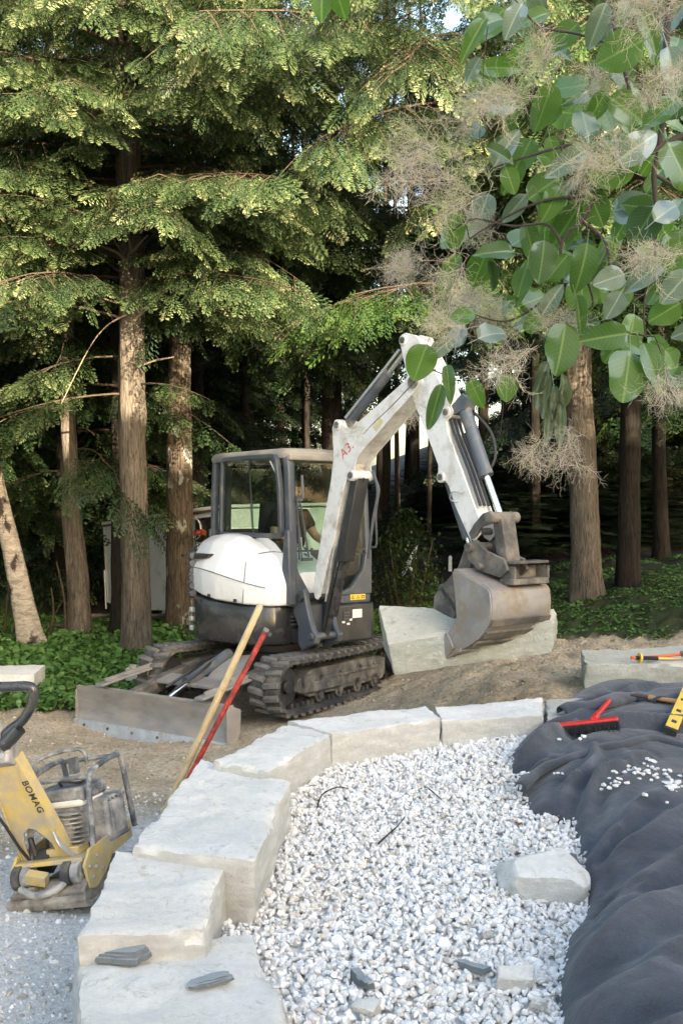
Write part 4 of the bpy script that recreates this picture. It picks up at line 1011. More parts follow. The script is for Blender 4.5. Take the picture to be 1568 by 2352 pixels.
# cab shell: pillars and roof
def pillar(pts, w_, d_, name='cab_pillar', mat='cab_metal', up=(0, 1, 0)):
    k = MB(); P_ = [Vector(p_) for p_ in pts]
    # rounded rectangular section swept through the points
    sec = []; 
    for cx_, cy_, a0 in ((1, 1, 0), (-1, 1, 90), (-1, -1, 180), (1, -1, 270)):
        for j in range(3): a = R(a0+j*45); rr_ = .022; sec.append((cx_*(w_/2-rr_)+math.cos(a)*rr_, cy_*(d_/2-rr_)+math.sin(a)*rr_))
    rings = []
    for i, p_ in enumerate(P_):
        t = (P_[min(i+1, len(P_)-1)]-P_[max(i-1, 0)]).normalized(); x = Vector(up).cross(t).normalized(); y = t.cross(x)
        rings.append([p_+x*a+y*b_ for a, b_ in sec])
    mb_ = loft(rings); return Hs(mb_, name, mat, smooth=40)
xr, xl, yf, yb = .44, -.56, .73, -.72
cabx = (xr+xl)/2
pillar(smoothpts([(xr-.035, yf-.03, 1.03), (xr-.04, yf-.0, 1.30), (xr-.045, yf-.02, 1.8), (xr-.05, yf-.06, 2.30), (xr-.07, yf-.12, 2.42)], 4), .09, .085)
pillar(smoothpts([(xl+.035, yf-.03, 1.03), (xl+.04, yf-.0, 1.30), (xl+.045, yf-.02, 1.8), (xl+.05, yf-.06, 2.30), (xl+.07, yf-.12, 2.42)], 4), .07, .07)
pillar([(xr-.04, -.42, 1.6), (xr-.045, -.42, 2.0), (xr-.05, -.41, 2.42)], .07, .09)
pillar([(xl+.04, yb+.06, 1.0), (xl+.045, yb+.06, 2.0), (xl+.05, yb+.08, 2.42)], .07, .07)
pillar([(xr-.04, yb+.06, 1.3), (xr-.045, yb+.06, 2.0), (xr-.05, yb+.08, 2.42)], .07, .07)
# flared lower front pillar panel (dark plastic sweeping down beside the cover)
k = MB(); k.prism([(.02, 1.655), (.10, 1.66), (.40, 1.47), (.62, 1.33), (.66, 1.28), (.70, 1.7), (.765, 1.7), (.785, 1.3), (.80, 1.0), (.44, 1.0), (.44, 1.36), (.02, 1.60)], 0, xr-.06, xr+.03)
Hs(k, 'side_panel', 'cab_metal', bevel=.012)
k = MB(); k.prism([(.36, 1.06), (.42, 1.06), (.425, 1.45), (.41, 1.46), (.35, 1.30), (.22, 1.10), (.10, 1.07)], 1, yf-.02, yf+.05)
Hs(k, 'front_corner_panel', 'cab_metal', bevel=.008)
k = MB(); k.prism([(-.55, 1.06), (-.10, 1.06), (-.30, 1.13), (-.44, 1.30), (-.47, 1.45), (-.55, 1.5)], 1, yf-.02, yf+.05)
Hs(k, 'front_corner_panel', 'cab_metal', bevel=.008)
# roof
roof = []
for z, k_ in ((2.385, .985), (2.41, 1.0), (2.445, .99), (2.47, .955), (2.482, .88)):
    r_ = []
    for cx_, cy_, a0 in ((1, 1, 0), (-1, 1, 90), (-1, -1, 180), (1, -1, 270)):
        for j in range(5):
            a = R(a0+j*22.5); rr_ = .09; hx, hy = .50, .72
            r_.append((cabx+(cx_*(hx-rr_)+math.cos(a)*rr_)*k_, (-.0 + (cy_*(hy-rr_)+math.sin(a)*rr_)*k_) - (.0), z))
    roof.append(r_)
rf = Hs(loft(roof), 'roof', 'cab_roof', smooth=50)
k = MB(); k.box((-.05, .08, 2.488), (.6, .7, .012)); Hc(k, 'roof_hatch', 'cab_roof', rf, bevel=.004)
# side window frame (protruding) and panes
def frame(poly, wd, ax, t0, t1):
    c_ = (sum(p_[0] for p_ in poly)/len(poly), sum(p_[1] for p_ in poly)/len(poly)); n = len(poly)
    def inset(i):
        a = Vector(poly[(i-1) % n]); b_ = Vector(poly[i]); c2 = Vector(poly[(i+1) % n])
        d1 = (b_-a).normalized(); d2 = (c2-b_).normalized(); n1 = Vector((-d1.y, d1.x)); n2_ = Vector((-d2.y, d2.x)); m_ = (n1+n2_); m_ = m_/max(m_.dot(n1), .3)
        if m_.dot(Vector(c_)-b_) < 0: m_ = -m_
        return tuple(b_+m_*wd)
    inn = [inset(i) for i in range(n)]
    def mk(a, b_, t): return {0: (t, a, b_), 1: (a, t, b_)}[ax]
    vs = [mk(*p_, t) for t in (t0, t1) for ps in (poly, inn) for p_ in ps]; fs = []
    for i in range(n):
        j = (i+1) % n
        fs += [(i, j, n+j, n+i), (2*n+j, 2*n+i, 3*n+i, 3*n+j), (j, i, 2*n+i, 2*n+j), (n+i, n+j, 3*n+j, 3*n+i)]
    return MB().add(vs, fs), inn
def roundpoly(pts, r_=.06, k_=4):
    out = []; n = len(pts)
    for i in range(n):
        a = Vector(pts[i-1]); b_ = Vector(pts[i]); c_ = Vector(pts[(i+1) % n]); p1 = b_+(a-b_).normalized()*r_; p2_ = b_+(c_-b_).normalized()*r_
        for j in range(k_+1): t = j/k_; out.append(tuple(p1*(1-t)**2+b_*2*t*(1-t)+p2_*t*t))
    return out
W1 = roundpoly([(-.46, 1.62), (.66, 1.62), (.63, 2.12), (.56, 2.43), (-.43, 2.43)], .08)
mbw, inn = frame(W1, .045, 0, xr-.02, xr+.035)
wf = Hs(mbw, 'window_frame', 'cab_metal', bevel=.008, seg=3); wf['label'] = 'large right side window frame'
k = MB(); pane = [p_ for p_ in inn]; k.add([(xr+.012, a, b_) for a, b_ in [(-.42, 1.66), (.16, 1.66), (.15, 2.0), (.08, 2.36), (.03, 2.39), (-.39, 2.39)]], [(0, 1, 2, 3, 4, 5)]); Hc(k, 'window_pane', 'glass_side', wf, smooth=0)
k = MB(); k.add([(xr-.008, a, b_) for a, b_ in [(.10, 1.66), (.63, 1.66), (.59, 2.10), (.52, 2.39), (.0, 2.39)]], [(0, 1, 2, 3, 4)]); p_ = Hc(k, 'window_pane', 'glass_front', wf, smooth=0); p_['label'] = 'opened part of the sliding window'
k = MB(); k.bar((xr+.014, .16, 1.66), (xr+.014, .08, 2.37), .012, .012); Hc(k, 'sliding_rail', 'black_metal', wf)
k = MB(); k.bar((xr-.01, .42, 2.36), (xr-.02, .55, 2.18), .014, .014); Hc(k, 'wiper', 'lamp', wf)
k = MB(); k.add([(xr+.005, a, b_) for a, b_ in [(.10, 1.615), (.67, 1.615), (.68, 1.30), (.62, 1.33)]], [(0, 1, 2, 3)]); Hs(k, 'lower_side_window', 'glass_side', smooth=0)
# windshield
k = MB(); k.add([(a, yf+.01, b_) for a, b_ in [(-.47, 1.45), (-.44, 1.30), (-.30, 1.12), (-.08, 1.06), (.20, 1.06), (.36, 1.30), (.38, 1.46), (.375, 2.34), (-.49, 2.34)]], [tuple(range(9))]); ws = Hs(k, 'windshield', 'glass_front', smooth=0)
k = MB(); k.box((-.06, yf+.015, 1.50), (.86, .012, .016)); Hc(k, 'windshield_joint', 'black_metal', ws)
k = MB(); k.bar((.33, yf+.03, 1.42), (.36, yf+.035, 1.98), .014, .012); k.bar((.30, yf+.03, 1.42), (.37, yf+.035, 1.98), .010, .010); k.bar((.30, yf+.045, 2.0), (.31, yf+.04, 2.22), .010, .022); k.bar((.22, yf+.03, 1.44), (.33, yf+.035, 1.98), .012, .012); k.box((.345, yf+.04, 1.99), (.07, .035, .035)); k.box((.245, yf+.035, 1.42), (.12, .03, .03)); wpr = Hc(k, 'wiper', 'cab_metal', ws)
k = MB(); k.box((-.03, .70, 2.39), (.9, .06, .06)); Hs(k, 'roof_header', 'cab_roof', bevel=.015)
# left side and rear glass, handrail
k = MB(); k.add([(xl+.01, a, b_) for a, b_ in [(-.6, 1.5), (.6, 1.35), (.6, 2.34), (-.6, 2.34)]], [(0, 1, 2, 3)]); Hs(k, 'door_glass', 'glass_front', smooth=0)
k = MB(); k.box((xl+.02, 0, 1.25), (.03, 1.2, .4)); Hs(k, 'door_panel', 'cab_metal', bevel=.01)
k = MB(); k.add([(a, yb+.03, b_) for a, b_ in [(-.5, 1.7), (.4, 1.7), (.4, 2.34), (-.5, 2.34)]], [(0, 1, 2, 3)]); Hs(k, 'rear_glass', 'glass_front', smooth=0)
k = MB(); k.box((-.06, yb+.03, 1.36), (1.0, .04, .66)); Hs(k, 'rear_wall', 'cab_metal', bevel=.01)
k = MB(); k.ring_tube(smoothpts([(xl-.04, yf+.02, 2.22), (xl-.06, yf+.07, 2.1), (xl-.02, yf+.07, 1.85), (xl-.04, yf+.06, 1.55), (xl-.01, yf+.02, 1.52)], 4), .013, 8); Hs(k, 'handrail', 'cab_metal')
# seat, levers
k = MB(); k.box((-.06, .04, 1.32), (.46, .46, .12)); k.box((-.06, -.16, 1.66), (.44, .12, .62), Matrix.Rotation(-.12, 3, 'X')); k.box((-.06, -.10, 1.17), (.4, .4, .2)); Hs(k, 'seat', 'seat', bevel=.03, seg=3)
for xx in (-.34, .22): k = MB(); k.box((xx, .12, 1.42), (.09, .34, .07)); k.cyl((xx, .36, 1.42), (xx, .40, 1.54), .018, 8); k.cyl((xx, .40, 1.54), (xx, .40, 1.60), .026, 8); Hs(k, 'joystick_console', 'seat', bevel=.01)
k = MB(); k.cyl((.02, .42, 1.07), (.04, .38, 1.62), .011, 8); k.cyl((-.06, .42, 1.07), (-.06, .38, 1.62), .011, 8); Hs(k, 'travel_lever', 'lamp')

# swing bracket
BX = .22
k = MB(); br = [(.81, 1.12), (.76, 1.06), (.72, .93), (.80, .80), (.80, .64), (.87, .57), (.95, .62), (1.07, .66), (1.09, .73), (1.03, .78), (.97, .90), (.92, 1.04), (.90, 1.12), (.86, 1.15)]
k.prism(br, 0, BX+.10, BX+.16); k.prism(br, 0, BX-.16, BX-.10); k.prism([(.78, .66), (.86, .62), (.86, 1.0), (.78, 1.0)], 0, BX-.10, BX+.10)
k.cyl((BX-.18, 1.02, .72), (BX+.18, 1.02, .72), .035, 16)
sb = Hs(k, 'swing_bracket', 'cab_metal', bevel=.012, seg=2)
k = MB(); k.prism([(.45, .62), (.78, .62), (.84, .66), (.84, .74), (.45, .78)], 0, BX-.12, BX+.12); k.prism([(.45, .86), (.72, .86), (.82, .90), (.84, .96), (.45, .97)], 0, BX-.12, BX+.12); k.cyl((BX, .80, .60), (BX, .80, .97), .05, 16); Hs(k, 'king_post', 'black_metal', bevel=.01)
k = MB(); k.cyl((BX-.19, .86, 1.07), (BX+.19, .86, 1.07), .04, 16); Hc(k, 'pin', 'black_metal', sb)

# boom
side = [(.955, 1.17), (.985, 1.07), (1.03, 1.055), (1.075, 1.10), (1.207, 1.495), (1.279, 1.625), (1.36, 1.93), (1.42, 2.10), (1.47, 2.19), (1.545, 2.14), (1.575, 2.19), (1.56, 2.27), (1.60, 2.345), (1.66, 2.40), (2.04, 2.665), (2.34, 2.86), (2.44, 2.93), (2.40, 3.02), (2.27, 3.02), (2.206, 2.96), (1.83, 2.77), (1.50, 2.61), (1.43, 2.63), (1.36, 2.70), (1.28, 2.705), (1.24, 2.64), (1.25, 2.50), (1.262, 2.40), (1.226, 2.17), (1.09, 1.685)]
k = MB()
for x0, x1 in ((BX+.088, BX+.10), (BX-.10, BX-.088)): k.prism(side, 0, x0, x1)
core = [(.99, 1.16), (1.05, 1.11), (1.26, 1.63), (1.37, 2.02), (1.49, 2.30), (1.63, 2.40), (2.02, 2.68), (2.36, 2.92), (2.25, 2.97), (1.85, 2.76), (1.42, 2.555), (1.30, 2.45), (1.245, 2.16), (1.10, 1.67)]
k.prism(core, 0, BX-.088, BX+.088)
for (a, b_) in ((1.325, 2.655), (1.525, 2.195)): k.cyl((BX-.115, a, b_), (BX+.115, a, b_), .05, 18)
bm = Hs(k, 'boom', 'white_paint', smooth=25, bevel=.006)
for (a, b_), r_ in (((1.325, 2.655), .028), ((1.525, 2.195), .03), ((2.33, 2.94), .05)):
    k = MB(); k.cyl((BX-.125, a, b_), (BX+.125, a, b_), r_, 16); Hc(k, 'pin', 'dusty_metal', bm)
# sticker and red figure on the boom
def onboom(poly, name, mat, off=.1022):
    k = MB(); k.add([(BX+off, a, b_) for a, b_ in poly], [tuple(range(len(poly)))]); return Hc(k, name, mat, bm, smooth=0)
onboom([(1.80, 2.615), (1.90, 2.685), (1.955, 2.645), (1.86, 2.56)], 'faded_sticker', 'worn_yellow')
cu = bpy.data.curves.new('model_mark', 'FONT'); cu.body = 'A3.'; cu.size = .13; cu.extrude = .0005; cu.space_character = 1.1
to = bpy.data.objects.new('t', cu); C.objects.link(to); dg = bpy.context.evaluated_depsgraph_get(); tme = bpy.data.meshes.new_from_object(to.evaluated_get(dg)); bpy.data.objects.remove(to)
tme.name = 'model_mark'; tme.materials.clear()
ux = Vector((0, .83, .56)).normalized(); uz = Vector((0, -.56, .83)).normalized(); 
# seen from +X the reading direction runs along -Y in a right handed frame, here boom rises with +Y so the text is mirrored to read from outside
mm = Matrix(((0, 0, 1, BX+.1025), (ux.y, uz.y, 0, 1.40), (ux.z, uz.z, 0, 2.34), (0, 0, 0, 1)))
link('model_mark', tme, M['red_ink'], bm, mm)
# boom cylinder with guard, stick cylinder, hoses
k = MB(); k.prism([(1.48, 2.20), (1.57, 2.18), (1.36, 1.42), (1.24, 1.42)], 0, BX-.07, BX+.07); Hs(k, 'cylinder_guard', 'black_metal', bevel=.01)
k = MB(); k.cyl((BX, 1.525, 2.195), (BX, 1.27, 1.36), .05, 18); k.cyl((BX, 1.26, 1.36), (BX, 1.13, .92), .048, 18); bc = Hs(k, 'boom_cylinder', 'black_gloss')
k = MB(); k.cyl((BX, 1.18, 1.1), (BX, 1.03, .72), .028, 14); Hc(k, 'cylinder_rod', 'black_metal', bc)
k = MB(); k.ring_tube(smoothpts([(BX+.06, 1.30, 1.55), (BX+.07, 1.24, 1.35), (BX+.05, 1.12, 1.0), (BX+.03, 1.03, .78)]), .016, 8); Hs(k, 'hydraulic_hose', 'hose')
k = MB(); k.ring_tube(smoothpts([(BX+.085, 1.27, 1.56), (BX+.09, 1.22, 1.40), (BX+.085, 1.13, 1.05)]), .008, 6); Hs(k, 'hydraulic_pipe', 'worn_steel')
k = MB(); k.ring_tube(smoothpts([(BX-.10, 1.58, 2.24), (BX-.12, 1.62, 2.05), (BX-.12, 1.56, 1.80), (BX-.13, 1.48, 1.45)]), .014, 7); Hs(k, 'hydraulic_hose', 'cab_metal')
k = MB(); k.cyl((BX, 1.325, 2.655), (BX, 1.90, 3.07), .045, 18); sc_ = Hs(k, 'arm_cylinder', 'cyl_metal')
k = MB(); k.cyl((BX, 1.88, 3.055), (BX, 2.17, 3.275), .026, 14); Hc(k, 'cylinder_rod', 'chrome', sc_)
k = MB(); k.ring_tube(smoothpts([(BX+.055, 1.38, 2.72), (BX+.055, 1.7, 2.95), (BX+.055, 2.1, 3.24)], 4), .013, 7); Hs(k, 'hydraulic_pipe', 'worn_steel')

# arm
armp = [(2.215, 3.064), (2.163, 3.233), (2.14, 3.31), (2.17, 3.36), (2.22, 3.365), (2.353, 3.324), (2.509, 3.097), (2.642, 2.886), (2.74, 2.74), (2.768, 2.68), (2.745, 2.62), (2.702, 2.594), (2.717, 2.503), (2.88, 2.186), (3.038, 1.868), (3.08, 1.80), (3.07, 1.70), (3.01, 1.645), (2.95, 1.67), (2.791, 1.932), (2.725, 2.08), (2.69, 2.115), (2.64, 2.11), (2.605, 2.155), (2.606, 2.247), (2.472, 2.504), (2.315, 2.783)]
k = MB()
for x0, x1 in ((BX+.078, BX+.09), (BX-.09, BX-.078)): k.prism(armp, 0, x0, x1)
acore = [(2.23, 3.07), (2.18, 3.24), (2.34, 3.29), (2.50, 3.07), (2.63, 2.86), (2.69, 2.60), (2.71, 2.47), (2.87, 2.15), (3.02, 1.84), (2.97, 1.70), (2.80, 1.95), (2.62, 2.26), (2.48, 2.52), (2.33, 2.79)]
k.prism(acore, 0, BX-.078, BX+.078)
for (a, b_) in ((2.194, 3.305), (2.707, 2.665), (2.645, 2.15)): k.cyl((BX-.105, a, b_), (BX+.105, a, b_), .045, 18)
am = Hs(k, 'arm', 'white_paint', smooth=25, bevel=.006)
for (a, b_) in ((2.194, 3.305), (2.707, 2.665), (2.645, 2.15), (3.02, 1.72), (2.33, 2.94)): k = MB(); k.cyl((BX-.115, a, b_), (BX+.115, a, b_), .027, 16); Hc(k, 'pin', 'dusty_metal', am)
for x_ in (-.05, .0, .045):
    k = MB(); k.ring_tube(smoothpts([(BX+x_, 2.66, 2.72), (BX+x_, 2.745, 2.50), (BX+x_, 2.90, 2.20), (BX+x_, 3.03, 1.92)]), .012, 7); Hc(k, 'hydraulic_hose', 'hose', am)
k = MB(); k.ring_tube(smoothpts([(BX+.09, 2.74, 1.98), (BX+.12, 2.80, 2.03), (BX+.11, 2.88, 2.02), (BX+.09, 2.90, 2.03)]), .006, 6); k.ring_tube(smoothpts([(BX+.09, 2.75, 1.97), (BX+.11, 2.79, 1.96), (BX+.09, 2.83, 1.95)]), .006, 6); Hc(k, 'hose_guide', 'worn_steel', am)
# bucket cylinder, links
k = MB(); k.cyl((BX, 2.80, 2.72), (BX, 3.045, 2.165), .052, 20); k.cyl((BX, 3.03, 2.19), (BX, 3.05, 2.15), .058, 20); k.prism([(2.70, 2.70), (2.74, 2.64), (2.86, 2.68), (2.90, 2.76), (2.84, 2.80)], 0, BX-.06, BX+.06); bcy = Hs(k, 'bucket_cylinder', 'cyl_metal')
k = MB(); k.cyl((BX, 3.04, 2.17), (BX, 3.20, 1.83), .027, 16); Hc(k, 'cylinder_rod', 'chrome', bcy)
k = MB(); k.ring_tube(smoothpts([(BX-.06, 2.86, 2.66), (BX-.10, 3.0, 2.50), (BX-.09, 3.06, 2.32), (BX-.05, 3.04, 2.2)]), .012, 7); Hc(k, 'hydraulic_hose', 'hose', bcy)
for s_ in (1, -1):
    k = MB(); k.prism([(3.00, 1.66), (3.055, 1.69), (3.12, 1.76), (3.24, 1.79), (3.25, 1.85), (3.20, 1.88), (3.12, 1.86), (3.03, 1.78), (2.975, 1.71)], 0, BX+s_*.10, BX+s_*.12); Hs(k, 'rocker_link', 'dusty_metal', bevel=.006)
k = MB(); k.cyl((BX-.16, 3.215, 1.83), (BX+.16, 3.215, 1.83), .045, 18); k.prism([(3.17, 1.83), (3.265, 1.83), (3.325, 1.50), (3.22, 1.49)], 0, BX-.085, BX+.065); k.cyl((BX-.12, 3.275, 1.49), (BX+.12, 3.275, 1.49), .045, 16); Hs(k, 'bucket_link', 'dusty_metal', bevel=.008)
# coupler
k = MB()
for s_ in (1, -1): k.prism([(2.93, 1.62), (3.05, 1.66), (3.16, 1.58), (3.34, 1.52), (3.38, 1.44), (3.30, 1.38), (3.10, 1.42), (2.97, 1.50)], 0, BX+s_*.09, BX+s_*.125)
k.box((BX, 3.20, 1.47), (.18, .22, .08)); k.cyl((BX-.16, 3.0, 1.60), (BX+.16, 3.0, 1.60), .038, 16); k.cyl((BX-.17, 3.12, 1.46), (BX+.17, 3.12, 1.46), .03, 16)
Hs(k, 'coupler', 'dusty_metal', bevel=.008)
k = MB(); 
for z0, z1, e in ((1.30, 1.345, .0), (1.455, 1.475, 0)): k.prism([(BX-.30, 3.28), (BX+.10, 3.28), (BX+.10, 3.42), (BX-.30, 3.42)], 2, z0+.03, z1+.03)
for xx in (BX-.295, BX+.08): k.box((xx, 3.35, 1.415), (.02, .14, .10))
k.box((BX-.1, 3.30, 1.415), (.36, .02, .10)); Hs(k, 'coupler_bracket', 'dusty_metal', bevel=.006)
# bucket: shell, side plates, lip, teeth
BW0, BW1 = -.13, .52
out = [(3.0, 1.44), (3.17, 1.38), (3.35, 1.315), (3.385, 1.25), (3.39, 1.14), (3.36, 1.04), (3.29, .955), (3.19, .885), (3.08, .835), (2.955, .795)]
op = [Vector((a, b_, 0)) for a, b_ in out]; osm = smoothpts(op, 4)
n = len(osm); th = .018; inn_ = []
for i, p_ in enumerate(osm):
    d = (osm[min(i+1, n-1)]-osm[max(i-1, 0)]).normalized(); inn_.append(p_+Vector((d.y, -d.x, 0))*th if False else p_-Vector((-d.y, d.x, 0))*th)
poly = [(p_.x, p_.y) for p_ in osm]+[(p_.x, p_.y) for p_ in reversed(inn_)]
k = MB()
m_ = n
vs = [(x_, p_.x, p_.y) for x_ in (BW0, BW1) for ps in (osm, inn_) for p_ in ps]; fs = []
o0, i0, o1, i1 = 0, m_, 2*m_, 3*m_
for i in range(m_-1):
    fs += [(o0+i, o0+i+1, o1+i+1, o1+i), (i0+i+1, i0+i, i1+i, i1+i+1), (o0+i+1, o0+i, i0+i, i0+i+1), (o1+i, o1+i+1, i1+i+1, i1+i)]
fs += [(o0, o1, i1, i0), (o0+m_-1, i0+m_-1, i1+m_-1, o1+m_-1)]
k.add(vs, fs); bk = Hs(k, 'bucket', 'bucket_steel', smooth=40)
# the side plates
spl = [(p_.x-.004, p_.y-.002) for p_ in osm[2:-2:2]] + [(2.955, .80), (2.90, .84), (2.915, .93), (2.99, .99), (3.035, 1.06), (3.02, 1.25), (2.99, 1.42)]
for x_ in (BW1-.004, BW0-.012): k = MB(); k.prism(spl, 0, x_, x_+.016); Hc(k, 'side_plate', 'bucket_steel', bk, bevel=.004)
# wear strips round the heel
for j, (i_a, i_b) in enumerate([(18, 20), (22, 24), (26, 28)]):
    k = MB(); a = osm[i_a]; b_ = osm[i_b]; d = (b_-a).normalized(); nn_ = Vector((d.y, -d.x, 0))*(-1); nn_ = -nn_ if nn_.x < 0 and nn_.y > 0 else nn_
    cen_ = Vector((3.1, 1.12, 0)); nn_ = nn_ if nn_.dot(a-cen_) > 0 else -nn_
    k.add([(x_, q.x, q.y) for x_ in (BW0+.0, BW1-.0) for q in (a+nn_*.001, b_+nn_*.001, b_+nn_*.020, a+nn_*.020)], [(0, 1, 2, 3), (7, 6, 5, 4), (0, 4, 5, 1), (1, 5, 6, 2), (2, 6, 7, 3), (3, 7, 4, 0)]); Hc(k, 'wear_strip', 'dusty_metal', bk)
k = MB(); k.prism([(3.085, .85), (3.10, .825), (2.90, .735), (2.885, .75), (2.93, .79)], 0, BW0-.02, BW1+.02); Hc(k, 'cutting_lip', 'bucket_steel', bk, bevel=.004)
for i in range(5):
    xx = BW0+.03+i*.138; k = MB(); k.prism([(3.0, .80), (2.98, .765), (2.83, .69), (2.82, .70), (2.90, .775)], 0, xx, xx+.045); Hc(k, 'tooth', 'dusty_metal', bk, bevel=.004)
k = MB(); k.prism([(2.90, .80), (2.93, .95), (2.96, .95), (3.02, .84), (2.96, .77)], 0, BW1+.012, BW1+.03); Hc(k, 'side_cutter', 'bucket_steel', bk, bevel=.003)
# thumb
k = MB()
for x_ in (BX+.07, BX-.10): k.prism([(2.93, 1.63), (3.02, 1.60), (3.0, 1.50), (2.86, 1.22), (2.80, 1.02), (2.66, .98), (2.56, 1.10), (2.575, 1.20), (2.84, 1.44)], 0, x_, x_+.03)
k.box((BX, 2.74, 1.18), (.2, .05, .30), Matrix.Rotation(.8, 3, 'X')); Hs(k, 'thumb', 'dusty_metal', bevel=.006)
k = MB(); k.cyl((BX, 2.645, 2.12), (BX, 2.85, 1.67), .042, 18); tcy = Hs(k, 'thumb_cylinder', 'cyl_metal')
k = MB(); k.cyl((BX, 2.84, 1.69), (BX, 2.90, 1.55), .022, 12); k.cyl((BX-.05, 2.90, 1.54), (BX+.05, 2.90, 1.54), .035, 12); Hc(k, 'cylinder_rod', 'chrome', tcy)

# lifted block held by bucket and thumb
def hw(X, Y, Z): return EM @ (HM @ Vector((X, Y, Z)))
yb_ = hw(BX, 2.95, .9).y
pp = [PY(905, 1552, yb_-.20), PY(1270, 1500, yb_-.20), PY(1280, 1450, yb_+.30), PY(880, 1490, yb_+.30)]
tt = [PY(890, 1480, yb_-.20), PY(1272, 1425, yb_-.16), PY(1275, 1398, yb_+.28), PY(868, 1390, yb_+.28)]
stone('lifted_block', 'greenish stone block hanging in the grip of the excavator bucket', 'stone block', pp+tt, 'stone_green', None, seed=60, cell=.02, amp=.010, edge=.035)

# ---------------------------------------------------------------- operator
def skinned(name, verts, edges, radii, mat, parent=None, sub=2, root=0):
    me = bpy.data.meshes.new(name); me.from_pydata([Vector(v) for v in verts], edges, [])
    o = link(name, me, M[mat], parent); sk_ = o.modifiers.new('skin', 'SKIN'); sk_.use_smooth_shade = True
    for i, r_ in enumerate(radii):
        me.skin_vertices[0].data[i].radius = (r_, r_) if not hasattr(r_, '__len__') else r_
    me.skin_vertices[0].data[root].use_root = True
    s_ = o.modifiers.new('sub', 'SUBSURF'); s_.levels = 1; s_.render_levels = sub
    return o
pm = EM @ HM @ Matrix.Translation((-.04, .10, 1.36))
person = empty('person', 'seated person in a dark t-shirt working the levers inside the cab', 'person', pm)
body_v = [(0, .02, .06), (0, .0, .25), (0, -.01, .42), (0, .01, .52), (0, .03, .60), (.17, .0, .47), (.25, .06, .26), (.24, .28, .20), (-.17, .0, .47), (-.26, .07, .26), (-.26, .28, .18),
          (.10, .02, .03), (.13, .42, .05), (.12, .52, -.32), (.12, .62, -.36), (-.10, .02, .03), (-.14, .42, .05), (-.13, .52, -.32), (-.13, .62, -.36)]
body_e = [(0, 1), (1, 2), (2, 3), (3, 4), (2, 5), (5, 6), (6, 7), (2, 8), (8, 9), (9, 10), (0, 11), (11, 12), (12, 13), (13, 14), (0, 15), (15, 16), (16, 17), (17, 18)]
body_r = [(.15, .12), (.15, .11), (.17, .11), .06, .055, .065, .045, .034, .065, .045, .034, .09, .065, .045, .045, .09, .065, .045, .045]
link_body = skinned('body', body_v, body_e, body_r, 'skin', person)
sv = [(0, .02, .10), (0, .0, .25), (0, -.01, .42), (0, .0, .49), (.17, .0, .475), (.225, .04, .33), (-.17, .0, .475), (-.23, .045, .33)]
skinned('t_shirt', sv, [(0, 1), (1, 2), (2, 3), (2, 4), (4, 5), (2, 6), (6, 7)], [(.165, .135), (.17, .13), (.18, .13), .08, .085, .07, .085, .07], 'shirt', person)
skinned('trousers', [(0, .02, .06), (.10, .05, .03), (.13, .42, .05), (.12, .51, -.26), (-.10, .05, .03), (-.14, .42, .05), (-.13, .51, -.26)], [(0, 1), (1, 2), (2, 3), (0, 4), (4, 5), (5, 6)], [(.16, .13), .10, .078, .06, .10, .078, .06], 'jeans', person)
# head with face
V, F = ico(3); V = V*np.array([.078, .098, .118]); 
jaw = V[:, 2] < 0; V[jaw, 0] *= 1-.35*(-V[jaw, 2]/.118)**1.5; V[jaw, 1] *= 1-.15*(-V[jaw, 2]/.118)
nose = np.exp(-((V[:, 0]/.014)**2+((V[:, 2]+.015)/.026)**2))*(V[:, 1] > 0); V[:, 1] += nose*.024
for sx in (-1, 1): e_ = np.exp(-(((V[:, 0]-sx*.03)/.016)**2+((V[:, 2]-.012)/.012)**2))*(V[:, 1] > 0); V[:, 1] -= e_*.010
mo = np.exp(-((V[:, 0]/.03)**2+((V[:, 2]+.055)/.006)**2))*(V[:, 1] > 0); V[:, 1] -= mo*.005
HR = Matrix.Translation((.0, .05, .72)) @ Matrix.Rotation(R(-12), 4, 'X') @ Matrix.Rotation(R(-18), 4, 'Z')
hd_ = link('head', np_mesh('head', V, F, True), M['skin'], person, HR)
V2, F2 = ico(3); V2 = V2*np.array([.084, .104, .122]); kf = [f for f in F2 if (V2[f].mean(0)[2] > .035 or V2[f].mean(0)[1] < -.035) and V2[f].mean(0)[2] > -.06 and not (V2[f].mean(0)[1] > .06 and V2[f].mean(0)[2] < .065)]
link('hair', np_mesh('hair', V2, np.array(kf), True), M['hair'], hd_)
for sx in (-1, 1):
    k = MB(); k.cyl((sx*.074, -.005, .0), (sx*.086, -.012, .004), .026, 10, .02); k.build('ear', M['skin'], hd_)
    k = MB(); k.cyl((sx*.03, .078, .012), (sx*.03, .088, .012), .009, 8); k.build('eye', M['hair'], hd_)
